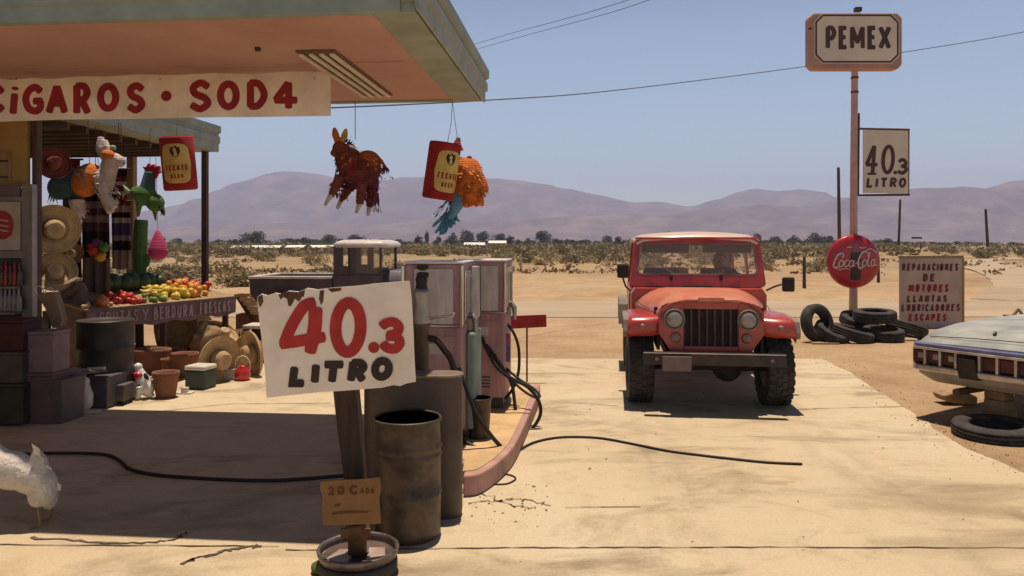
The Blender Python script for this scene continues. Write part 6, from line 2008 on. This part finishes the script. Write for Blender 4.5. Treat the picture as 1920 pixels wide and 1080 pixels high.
# cooler box, white box, red jug
M('cooler_teal', (.045, .065, .062), .5, .2, 6)
M('plastic_white', (.62, .56, .48), .45, .12, 6)
c_ = G(364, 731)
cb = thing('cool_box', 'dark teal cool box with white lid on the concrete by the clay pots', 'box', c_.to_tuple(), R(-14))
MB().bx(-.13, .13, 0, .24, 0, .22).build('box_body', 'cooler_teal', cb, bevel=.02)
MB().bx(-.135, .135, -.005, .245, .2205, .275).build('lid', 'plastic_white', cb, bevel=.02)
MB().tube([(-.14, .12, .2), (-.2, .12, .18), (-.235, .12, .22)], .03, n=8).build('handle', 'cooler_teal', cb)
c_ = G(428, 713)
wb = thing('white_box', 'low white plastic box on the concrete left of the red jug', 'box', c_.to_tuple(), R(-8))
MB().bx(-.105, .10, 0, .2, 0, .12).build('box_body', 'plastic_white', wb, bevel=.015)
MB().bx(-.112, .107, -.007, .207, .1205, .138).build('lid', 'plastic_white', wb, bevel=.006)
c_ = G(455, 713)
rj = thing('red_jug', 'round red jug with thin arched handle at the right end of the goods', 'jug', c_.to_tuple(), 0)
MB().lathe([(.07, 0), (.085, .01), (.098, .07), (.09, .13), (.05, .165), (.05, .18), (.04, .185), (.0001, .186)], n=26).build('jug_body', 'glaze_red', rj)
MB().tube([(.085, 0, .11), (.09, 0, .21), (.05, 0, .28), (0, 0, .3), (-.05, 0, .28), (-.09, 0, .21), (-.085, 0, .11)], .007, n=7, smooth=4).build('handle', 'plastic_white', rj)
c_ = G(338, 740)
tag(MB().bx(c_.x - .09, c_.x + .12, c_.y, c_.y + .1, 0, .02).bx(c_.x + .0, c_.x + .07, c_.y + .01, c_.y + .07, .0205, .075).build('wood_offcut', 'plastic_white', bevel=.004), 'white offcut of board lying on the concrete right of the front clay pot', 'board')

# ------------------------------------------------------------------ fruit stall
zt_ = .88
A = Vector((P(160, 582, 9.13).x, 9.13, 0)); B = Vector((P(441, 556, 11.5).x, 11.5, 0))
ud = (B - A).normalized(); nd = Vector((-ud.y, ud.x, 0))   # nd points away from the camera side
ln = (B - A).length
fs_ = thing('fruit_stall', 'long fruit table with lettered dark cloth front under the awning', 'stall', tuple((A + B) / 2), 0)
def st(u, v, z): return A + ud * u + nd * v + Vector((0, 0, z))
M('cloth_mauve', (.17, .105, .115), .95, .25, 8, bump=.3)
M('letter_pale', (.34, .25, .25), .9, .15, 8)
mb = MB()
bt_n = [st(u, -.02, zt_) for u in [ln * i / 30 for i in range(31)]]
lo_n = [st(ln * i / 30, -.02 - .012 * math.sin(i * 1.4), zt_ - .26 + .02 * math.sin(i * .9)) for i in range(31)]
mb.add(bt_n + lo_n + [p + nd * .008 for p in bt_n] + [p + nd * .008 for p in lo_n], [(i, i + 1, i + 32, i + 31) for i in range(30)] + [(i + 62, i + 93, i + 94, i + 63) for i in range(30)], True)
mb.build('cloth_front', 'cloth_mauve', fs_, world=True, fix=False)
mb = MB()
mb.add([st(0, 0, zt_ - .02), st(ln, 0, zt_ - .02), st(ln, .95, zt_ + .16), st(0, .95, zt_ + .16), st(0, 0, zt_ + .005), st(ln, 0, zt_ + .005), st(ln, .95, zt_ + .185), st(0, .95, zt_ + .185)], [(0, 3, 2, 1), (4, 5, 6, 7), (0, 1, 5, 4), (1, 2, 6, 5), (2, 3, 7, 6), (3, 0, 4, 7)])
mb.build('table_top', 'post_tan', fs_, world=True)
for u, v in ((.1, .1), (ln - .1, .1), (.1, .8), (ln - .1, .8), (ln / 2, .1)):
    p = st(u, v, 0)
    MB().box(p + Vector((0, 0, .42)), (.07, .07, .84)).build('leg', 'post_brown', fs_, world=True)
fst = onplane((A.x - nd.x * .035, A.y - nd.y * .035), (ud.x, ud.y))
def fst2(x, y, o):
    v = fst(x, y, o)
    return v
mb = MB()
def cloth_y(px, t):     # t 0 top, 1 bottom of the cloth at this picture column
    q = fst(px, 500, 0)
    return HY + (CAM_H - (zt_ - .04 - .165 * t)) * F_PX / q.y
for t_, a, b_ in (('FRUTA', 186, 246), ('S', 250, 259), ('Y', 266, 279), ('BERDURA', 288, 362), ('FRESCAS', 374, 432)):
    word(mb, t_, a, b_, cloth_y(a, 0), cloth_y(a, 1), 2.6, fst2, .002, gap=.35, dy=cloth_y(b_, 0) - cloth_y(a, 0), jit=.5)
mb.build('cloth_lettering', 'letter_pale', fs_, world=True, fix=False)
M('fruit_yellow', (.62, .45, .06), .45, .2, 12)
M('fruit_orange', (.62, .24, .03), .5, .2, 12)
M('fruit_red', (.42, .03, .02), .35, .2, 12)
M('fruit_green', (.13, .19, .04), .5, .3, 12)
M('melon_dark', (.03, .055, .018), .45, .4, 12, stretch=(3, 3, .4))
M('stem', (.10, .09, .03), .8, .2, 9)
frp = {}
def fruit(kind, mat, u, v, r, el, lab, grp, layer=0):
    z = zt_ + .005 + .19 * v / .95 + r * .85 + layer
    if kind not in frp:
        mb = MB()
        if kind == 'banana':
            mb.tube([(-.09, 0, .02), (-.05, 0, -.005), (0, 0, -.012), (.05, 0, -.004), (.09, 0, .022)], [.008, .02, .023, .02, .007], n=9, smooth=3)
        else:
            mb.lathe([(.0001, -r), (r * .5, -r * .88), (r * .93, -r * .35), (r, .1 * r), (r * .8, r * .65), (r * .35, r * .96), (.0001, r * .9)], n=16)
        o = mb.build(kind, mat, origin=(0, 0, 0))
        frp[kind] = o
    else:
        o = frp[kind].copy(); col.objects.link(o)
    tag(o, lab, el, grp)
    o.location = st(u, v, z)
    o.rotation_euler = (random.uniform(-.5, .5), random.uniform(-.4, .4), random.uniform(0, 6.2))
    s = random.uniform(.85, 1.2)
    o.scale = (s, s, s)
def col_u(px):          # distance along the stall front at a picture column
    q = fst(px, 500, 0)
    return (Vector((q.x, q.y, 0)) - A).dot(ud)
random.seed(5)
for i in range(34):
    fruit('lemon', 'fruit_yellow', random.uniform(col_u(322), col_u(384)), random.uniform(.08, .42), .045, 'fruit', 'yellow lemon heaped at the middle of the fruit stall', 'lemons on the fruit stall', random.choice([0, .0, .06]))
for i in range(10):
    fruit('banana', 'fruit_yellow', random.uniform(col_u(305), col_u(372)), random.uniform(.25, .5), .03, 'fruit', 'yellow banana lying behind the lemons on the fruit stall', 'bananas on the fruit stall', .07)
for i in range(28):
    fruit('orange', 'fruit_orange', random.uniform(col_u(370), col_u(412)), random.uniform(.12, .6), .048, 'fruit', 'orange heaped right of the lemons on the fruit stall', 'oranges on the fruit stall', random.choice([0, .07]))
for i in range(26):
    fruit('tomato', 'fruit_red', random.uniform(col_u(392), col_u(438)), random.uniform(.4, .9), .042, 'fruit', 'red tomato heaped at the far right of the fruit stall', 'tomatoes on the fruit stall', random.choice([0, .06]))
for i in range(24):
    fruit('chili', 'fruit_red', random.uniform(col_u(236), col_u(280)), random.uniform(.05, .35), .04, 'fruit', 'red pepper heaped at the left end of the fruit stall', 'red peppers on the fruit stall', random.choice([0, .05]))
for i in range(12):
    fruit('lime', 'fruit_green', random.uniform(col_u(276), col_u(325)), random.uniform(.05, .3), .038, 'fruit', 'green lime between the red peppers and lemons on the fruit stall', 'limes on the fruit stall')
for i in range(7):
    u_ = col_u(272) + (col_u(372) - col_u(272)) * i / 6
    fruit('watermelon', 'melon_dark', u_, .70 + .05 * (i % 2), .125, 'melon', 'dark green watermelon in the row at the back of the fruit stall', 'watermelons on the fruit stall')
for i in range(9):
    fruit('nut_bun', 'straw', col_u(166) + i * .05, random.uniform(.05, .25), .032, 'bread', 'tan roll lying at the left end of the fruit stall', 'rolls on the fruit stall')
c_ = st(col_u(206), .1, zt_ + .08)
tag(MB().lathe([(.0001, -.085), (.05, -.075), (.085, -.02), (.08, .03), (.03, .065), (.02, .085), (.0001, .086)], c=c_, n=24).build('clay_jar', M('glaze_orange', (.5, .14, .02), .2, .15, 8, coat=.6)), 'shiny orange glazed jar at the left end of the fruit stall', 'jar')
# wooden crate tipped at the right end of the stall
D = 12.4
cr = thing('wooden_crate', 'tilted slatted wooden crate catching the sun at the right end of the stall', 'crate', tuple(Vector((P(462, 575, D).x, D, 0))), 0)
k = D / F_PX
for i in range(5):
    a = (440 + i * 7.0, 552 + i * 8)
    MB().prism([(a[0], a[1]), (a[0] + 27 - i * .5, a[1] - 2), (a[0] + 31 - i * .5, a[1] + 4.5), (a[0] + 3.5, a[1] + 5.5)], frontal(D - .02 * i), -.02, .0).build('slat', M('crate_wood', (.50, .31, .13), .8, .2, 7, stretch=(.5, 3, 3)), cr, world=True)
MB().prism([(438, 552), (446, 552), (478, 592), (478, 602), (470, 602)], frontal(D + .03), -.3, 0).build('side_panel', 'post_brown', cr, world=True)
MB().bx(P(440, 600, D).x, P(486, 600, D).x, D + .05, D + .5, 0, P(440, 590, D).z).build('stand', 'terracotta', cr, world=True)
D = 11.6
tr = thing('metal_tray', 'pale enamel tray on a dark box by the tilted crate', 'tray', tuple(Vector((P(470, 620, D).x, D, 0))), 0)
MB().bx(P(456, 600, D).x, P(492, 600, D).x, D, D + .4, .0, P(456, 617, D).z).build('dark_box', 'jeep_under', tr, world=True)
MB().bx(P(455, 600, D).x, P(493, 600, D).x, D - .02, D + .42, P(456, 616.5, D).z, P(456, 610, D).z).build('tray_top', 'plastic_white', tr, world=True, bevel=.01)

# ------------------------------------------------------------------ hanging blankets
def blanket(name, px0, px1, y0, y1, D, stripes, lab, mat0, tilt=0):
    m, t, b, v = base_mat(name + '_mat_' + str(px0), .95, .15)
    sp = t.nodes.new('ShaderNodeSeparateXYZ'); t.links.new(v, sp.inputs[0])
    hgt = (y1 - y0) * D / F_PX
    mr = t.nodes.new('ShaderNodeMapRange'); mr.inputs['From Max'].default_value = hgt
    t.links.new(sp.outputs['Z'], mr.inputs[0])
    c = ramp(t, mr.outputs[0], stripes)
    for e in [n for n in t.nodes if n.type == 'VALTORGB'][-1:]: e.color_ramp.interpolation = 'CONSTANT'
    fz = ramp(t, noise_node(t, 40, 4, v), [(.3, (.7, .7, .7)), (.6, (1, 1, 1))])
    t.links.new(mix(t, c, fz, .8, 'MULTIPLY'), b.inputs['Base Color'])
    mb = MB()
    n, mm = 14, 10
    for side in (0, 1):
        vs = []
        for j in range(mm + 1):
            for i in range(n + 1):
                px = px0 + (px1 - px0) * i / n + tilt * j / mm
                p = P(px, y0 + (y1 - y0) * j / mm, D)
                vs.append(p + Vector((0, .035 * math.sin(i * 1.25 + j * .15) + side * .012, .012 * math.sin(i * .7) * j / mm)))
        mb.add(vs, [(j * (n + 1) + i, j * (n + 1) + i + 1, (j + 1) * (n + 1) + i + 1, (j + 1) * (n + 1) + i) for j in range(mm) for i in range(n)], True)
    o = thing(name, lab, 'blanket', tuple(P((px0 + px1) / 2 + tilt / 2, y1, D)), 0)
    mb.build('cloth', m, o, world=True, fix=False)
    MB().cyl(P(px0 - 4, y0 - 1, D), P(px1 + 4, y0 - 1, D), .014, n=8).tube([P((px0 + px1) / 2, y0 - 2, D), P((px0 + px1) / 2, 230, D)], .004, n=5).build('rail', 'post_brown', o, world=True)
    return o
K, Wt, Pu, Bl, Mr = (.018, .012, .012), (.36, .28, .27), (.075, .025, .05), (.05, .045, .10), (.12, .012, .02)
blanket('striped_blanket', 152, 206, 330, 548, 10.0, [(0, (.16, .11, .10)), (.3, K), (.52, Pu), (.6, (.22, .15, .16)), (.66, Pu), (.72, (.2, .14, .14)), (.78, K)], 'dark blanket with dull stripes hanging behind the white donkey pinata', None)
blanket('striped_blanket', 208, 246, 378, 505, 10.1, [(0, (.24, .17, .15)), (.28, K), (.42, (.22, .17, .18)), (.5, Bl), (.68, Wt), (.76, K), (.84, Wt), (.94, (.15, .1, .1))], 'white, black and blue striped blanket hanging behind the rooster pinata', None)
blanket('striped_blanket', 205, 240, 318, 384, 9.9, [(0, Mr), (.3, Wt), (.38, Mr), (.55, Wt), (.66, Mr), (.8, K)], 'short red and white striped cloth hanging under the awning by the rooster', None, -4)
blanket('striped_blanket', 116, 152, 300, 520, 10.4, [(0, K), (.4, (.08, .04, .035)), (.7, K), (.85, (.2, .02, .02))], 'near black blanket hanging between the straw hats and the striped blanket', None)
M('bead_red', (.38, .015, .015), .4, .2, 9); M('bead_green', (.06, .16, .03), .4, .2, 9); M('bead_yellow', (.5, .27, .03), .4, .2, 9); M('bead_purple', (.10, .02, .12), .4, .2, 9)
D = 9.6
pm_ = thing('paper_flowers', 'bunch of red, green, yellow and purple paper balls hung before the blankets', 'decoration', tuple(P(186, 492, D)), 0)
hang(pm_, D, [(184, 235), (184, 456)], .003)
for nm, a, b_, r in (('bead_purple', 181, 457, 9), ('bead_red', 177, 470, 11), ('bead_green', 195, 464, 9), ('bead_yellow', 190, 481, 9), ('bead_red', 172, 462, 7)):
    MB().ell(P(a, b_, D), r * D / F_PX, 12, 8, jit=.5, seed=a).build('paper_ball', nm, pm_, world=True)

# ------------------------------------------------------------------ dark goods at the left: drum, tubs, boxes
d2 = thing('oil_drum', 'black oil drum standing under the left end of the fruit stall', 'drum', (-4.37, 8.11, 0), 0)
MB().lathe([(.27, 0), (.285, .01), (.275, .04), (.275, .28), (.284, .295), (.275, .31), (.275, .57), (.284, .585), (.275, .6), (.275, .84), (.285, .86), (.28, .875), (.272, .866), (.0001, .86)], n=44).build('body', M('drum_black', (.035, .026, .022), .5, .4, 5, bump=.1), d2)
M('tub_grey', (.105, .085, .085), .6, .2, 5)
def tub(cx_, yb, wpx, hpx, lab, dep=.35):
    c_ = G(cx_, yb)
    o = thing('plastic_tub', lab, 'tub', c_.to_tuple(), R(-6))
    w2 = wpx * c_.y / F_PX / 2; h = hpx * c_.y / F_PX
    m2 = MB()
    m2.box((0, dep / 2, h / 2), (w2 * 1.84, dep * .92, h), taper=(1.087, 1.087))
    m2.build('tub_body', 'tub_grey', o, bevel=.015)
    MB().box((0, dep / 2, h - .02), (w2 * 2.06, dep * 1.05, .03)).build('tub_rim', 'tub_grey', o, bevel=.008)
    return o
tub(84, 796, 66, 84, 'grey plastic tub under the left end of the goods board, nearer one')
tub(180, 767, 44, 62, 'grey plastic tub under the right end of the goods board')
a_, b_ = P(56, 712, 7.2), P(206, 697, 7.9)
bw = MB()
dv_ = (b_ - a_).normalized(); nv_ = Vector((-dv_.y, dv_.x, 0)).normalized()
bw.add([a_ , b_, b_ + nv_ * .4, a_ + nv_ * .4] + [p + Vector((0, 0, .022)) for p in (a_, b_, b_ + nv_ * .4, a_ + nv_ * .4)], [(0, 3, 2, 1), (4, 5, 6, 7), (0, 1, 5, 4), (1, 2, 6, 5), (2, 3, 7, 6), (3, 0, 4, 7)])
tag(bw.build('goods_board', M('board_grey', (.20, .165, .155), .8, .2, 5)), 'grey board laid across the two plastic tubs', 'board')
def on_board(t, s): return a_ + (b_ - a_) * t + nv_ * s + Vector((0, 0, .024))
mb = MB()
q = [on_board(.30, .05), on_board(.8, .03), on_board(.78, .36), on_board(.35, .38)]
mid = (q[0] + q[1] + q[2] + q[3]) / 4 + Vector((0, 0, .07))
mb.add(q + [mid] + [p + Vector((0, 0, .003)) for p in q] + [mid + Vector((0, 0, .003))], [(0, 1, 4), (1, 2, 4), (2, 3, 4), (3, 0, 4), (5, 9, 6), (6, 9, 7), (7, 9, 8), (8, 9, 5)])
tag(mb.build('newspaper', M('paper_grey', (.24, .205, .195), .9, .25, 20)), 'creased grey newspaper on the goods board', 'newspaper')
for (t0, s0, wq, lab) in ((.22, .02, .14, 'small white tray at the left of the goods board'), (.93, .02, .18, 'small white tray at the right end of the goods board')):
    p = on_board(t0, s0 + .08)
    tag(MB().box(p + Vector((0, 0, .018)), (wq, .13, .03)).build('white_tray', 'plastic_white', bevel=.006, origin=p), lab, 'tray')
p = G(132, 780)
tag(MB().lathe([(.04, 0), (.075, .05), (.08, .16), (.045, .26), (.05, .3), (.03, .33), (.0001, .34)], c=p + Vector((0, .25, 0)), n=20).build('white_vase', 'glaze_white'), 'white vase in the dark gap between the two plastic tubs', 'vase')
c_ = G(222, 757)
cs = thing('low_crate', 'low dark grey crate at the foot of the black oil drum', 'crate', (c_ + Vector((0, -.02, 0))).to_tuple(), 0)
MB().bx(-.12, .12, -.1, .12, .05, .22).build('crate_body', 'tub_grey', cs, bevel=.01)
MB().bx(-.11, -.08, -.08, .1, 0, .05).bx(.08, .11, -.08, .1, 0, .05).build('foot', 'jeep_under', cs)
p = G(178, 771)
tag(MB().box(p + Vector((0, -.06, .012)), (.14, .08, .02), rot=(0, 0, .2)).build('paper_scrap', 'plastic_white', bevel=.004), 'white scrap of packaging on the ground before the right tub', 'litter')
# boxes in the dark corner under the cooler
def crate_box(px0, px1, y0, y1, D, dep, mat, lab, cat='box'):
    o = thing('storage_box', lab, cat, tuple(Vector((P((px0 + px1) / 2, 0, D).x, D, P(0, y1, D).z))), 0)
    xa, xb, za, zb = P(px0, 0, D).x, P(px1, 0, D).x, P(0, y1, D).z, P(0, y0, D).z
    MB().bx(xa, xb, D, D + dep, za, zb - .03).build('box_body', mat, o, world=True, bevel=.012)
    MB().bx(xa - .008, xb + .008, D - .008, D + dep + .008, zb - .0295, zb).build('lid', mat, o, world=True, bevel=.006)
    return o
D = 7.05
g0 = HY + CAM_H * F_PX / D
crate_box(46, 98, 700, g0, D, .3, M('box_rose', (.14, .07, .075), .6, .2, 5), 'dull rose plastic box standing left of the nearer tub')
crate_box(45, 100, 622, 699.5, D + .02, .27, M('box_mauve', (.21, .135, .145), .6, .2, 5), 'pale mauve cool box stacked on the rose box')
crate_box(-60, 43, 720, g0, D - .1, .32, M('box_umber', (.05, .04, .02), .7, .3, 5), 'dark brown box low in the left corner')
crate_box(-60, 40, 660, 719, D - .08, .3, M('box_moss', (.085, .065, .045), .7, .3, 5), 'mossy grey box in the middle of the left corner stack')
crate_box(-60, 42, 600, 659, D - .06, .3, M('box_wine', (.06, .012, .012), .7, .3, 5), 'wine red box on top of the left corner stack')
M('amber_glass', (.07, .03, .02), .15, .3, 9); M('clear_glass', (.25, .21, .20), .15, .2, 9); M('red_glass', (.28, .02, .03), .2, .2, 9)
bpro = {}
def bottle(px, yb, D, mat, lab, grp, s=1.0):
    if mat not in bpro:
        o = MB().lathe([(.028, 0), (.032, .01), (.032, .12), (.015, .17), (.0125, .22), (.016, .225), (.016, .235), (.0001, .236)], n=14).build('bottle', mat, origin=(0, 0, 0))
        bpro[mat] = o
    else:
        o = bpro[mat].copy(); col.objects.link(o)
    o.location = P(px, yb, D)
    o.scale = (s, s, s)
    tag(o, lab, 'bottle', grp)
for i in range(5):
    bottle(2 + i * 8.2, 583.5, 7.73, 'clear_glass', 'clear glass bottle on the lower rack of the drinks cooler', 'clear bottles on the cooler rack')
for i in range(5):
    bottle(3 + i * 8.2, 535.5, 7.73, 'red_glass' if i % 2 else 'amber_glass', ['dark amber bottle on the upper rack of the drinks cooler', 'bright red bottle on the upper rack of the drinks cooler'][i % 2], ['amber bottles on the cooler rack', 'red bottles on the cooler rack'][i % 2])
D = 7.5
bgk = thing('paper_bag', 'brown paper shopping bag with string handles hanging by the shop corner', 'bag', tuple(P(92, 615, D)), 0)
MB().prism([(68, 552), (102, 548), (116, 600), (112, 612), (98, 616), (84, 578)], frontal(D), -.1, 0).build('bag_body', M('kraft', (.22, .15, .10), .85, .15, 6, bump=.2), bgk, world=True, bevel=.006)
MB().tube([P(70, 552, D), P(66, 540, D), P(76, 537, D), P(84, 551, D)], .005, n=6, smooth=4).tube([P(84, 551, D), P(88, 542, D), P(98, 541, D), P(100, 549, D)], .005, n=6, smooth=4).build('handle', 'plastic_white', bgk, world=True)
crate_box(26, 69, 600, 618, 7.35, .2, M('box_tan', (.17, .12, .07), .8, .2, 6), 'small tan box under the cooler rack beside the paper bag')
gl = MB()
for i in range(9):
    gl.ell(P(118 + (i % 3) * 16, 556 - (i // 3) * 10, 9.4) + Vector((0, .05 * (i % 2), 0)), (.075, .07, .06), 10, 7, jit=.5, seed=i)
gl.bx(P(108, 0, 9.35).x, P(165, 0, 9.35).x, 9.3, 9.65, 0, P(0, 562, 9.4).z)
tag(gl.build('bundle_stack', M('bundle_grey', (.15, .115, .11), .95, .3, 8, bump=.3), remesh=.02), 'dim heap of grey folded bundles behind the paper bag', 'bundle')

# ------------------------------------------------------------------ old pickup truck behind the price sign
M('truck_plum', (.085, .07, .085), .5, .25, 4, detail=8)
M('truck_lit_top', (.62, .55, .52), .35, .15, 4)  # cab roof and bed rails coloured pale as if sunlit
pt = thing('pickup_truck', 'old dark pickup truck with cab roof coloured as sunlit, parked sideways behind the pumps', 'pickup', (-3.2, 14.0, 0), R(-2))
tx = lambda px: (px - CX) / F_PX * 14.0 + 3.2
tz = lambda py: CAM_H - (py - HY) * 14.0 / F_PX
W2 = 1.55
bz, bt2 = .52, tz(523)
mb = MB()
xb0, xb1, xc1 = tx(466), tx(624), tx(716)
mb.bx(xb0, xb1 - .02, 0, .05, bz, bt2).bx(xb0, xb1 - .02, W2 - .05, W2, bz, bt2).bx(xb0, xb0 + .05, .051, W2 - .051, bz, bt2).bx(xb0 + .051, xb1 - .02, .051, W2 - .051, bz, bz + .06)
mb.build('cargo_bed', 'truck_plum', pt, bevel=.01)
MB().bx(xb0 - .03, xb1 - .02, -.03, .08, bt2 + .001, bt2 + .05).bx(xb0 - .03, xb1 - .02, W2 - .08, W2 + .03, bt2 + .001, bt2 + .05).bx(xb0 - .03, xb0 + .08, .081, W2 - .081, bt2 + .001, bt2 + .05).build('bed_rail', 'truck_lit_top', pt, bevel=.015)
# cab as pillars and panels with open windows
zt3 = tz(462)
mb = MB()
mb.bx(xb1, xc1, .02, .08, bz, tz(515)).bx(xb1, xc1, W2 - .08, W2 - .02, bz, tz(515)).bx(xb1, xb1 + .06, .081, W2 - .081, bz, tz(508)).bx(xc1 - .06, xc1, .081, W2 - .081, bz, tz(512))
for y0, y1 in ((.02, .08), (W2 - .08, W2 - .02)):
    mb.bx(xb1, xb1 + .18, y0, y1, tz(515), zt3).bx(tx(655), tx(668), y0, y1, tz(515), zt3).bx(xc1 - .05, xc1, y0, y1, tz(515), zt3)
    mb.bx(xb1 + .181, tx(655) - .001, y0, y1, tz(515), tz(500))
mb.bx(xb1, xb1 + .06, .081, .45, tz(508), zt3).bx(xb1, xb1 + .06, W2 - .45, W2 - .081, tz(508), zt3)
mb.build('cab', 'truck_plum', pt, bevel=.012)
mb = MB()
rings = []
for z, ins in ((tz(464), -.01), (tz(458), -.02), (tz(453), .03), (tz(450), .12), (tz(449), .3)):
    x0, x1, y0, y1 = xb1 - .0 + ins, xc1 + .08 - ins, .0 + ins, W2 - ins
    r = .14
    ring = []
    for cx_, cy_, a0 in ((x1 - r, y0 + r, -90), (x1 - r, y1 - r, 0), (x0 + r, y1 - r, 90), (x0 + r, y0 + r, 180)):
        for q in range(5): ring.append(Vector((cx_ + r * math.cos(R(a0 + 22.5 * q)), cy_ + r * math.sin(R(a0 + 22.5 * q)), z)))
    rings.append(ring)
mb.loft(rings)
mb.build('cab_roof', 'truck_lit_top', pt)
for y0 in (.05, W2 - .05):
    MB().add_quad([Vector((tx(668), y0, tz(515))), Vector((xc1 - .05, y0, tz(515))), Vector((xc1 - .05, y0, zt3)), Vector((tx(668), y0, zt3))]).build('side_window', 'window_glass', pt, fix=False)
MB().bx(tx(680), tx(706), .3, 1.2, bz, tz(505)).build('bench_seat', 'seat_blue', pt, bevel=.04)
mb = MB()
mb.loft([[Vector((x, y, z)) for y, z in ((.2, .55), (.16, zz - .2), (.3, zz), (W2 - .3, zz), (W2 - .16, zz - .2), (W2 - .2, .55))] for x, zz in ((xc1 + .001, 1.18), (xc1 + .6, 1.16), (xc1 + 1.15, 1.08), (xc1 + 1.25, .95))])
mb.build('hood', 'truck_plum', pt, bevel=.02)
for x in (xb0 + .75, xc1 + .75):
    for y in (.12, W2 - .12):
        o = MB().lathe([(.17, -.08), (.22, -.1), (.3, -.1), (.35, -.08), (.36, 0), (.35, .08), (.3, .1), (.22, .1), (.17, .08)], c=(x, y, .36), n=28, rot=(R(90), 0, 0), closed=True).build('wheel', 'tire', pt)
        MB().lathe([(.0001, -.04), (.17, -.07), (.17, .07), (.0001, .04)], c=(x, y, .36), n=24, rot=(R(90), 0, 0)).build('rim', 'steel', o)
for x in (xb0 + .75, xc1 + .75):
    for y0, y1 in ((-.06, .20), (W2 - .20, W2 + .06)):
        MB().prism([(x + .47 * math.cos(PI * i / 12), .40 + .40 * math.sin(PI * i / 12)) for i in range(13)] + [(x + .42 * math.cos(PI * i / 12), .40 + .36 * math.sin(PI * i / 12)) for i in range(12, -1, -1)], lambda a, b, o_: Vector((a, o_, b)), y0, y1).build('fender', 'truck_plum', pt)
MB().bx(xb0, xc1 + 1.2, .4, W2 - .4, .42, .519).build('chassis', 'jeep_under', pt)
MB().tube([(xc1 - .02, .0, tz(490)), (xc1 + .05, -.1, tz(488))], .01, n=6).ell((xc1 + .06, -.12, tz(482)), (.03, .02, .06)).build('side_mirror', 'chrome', pt)
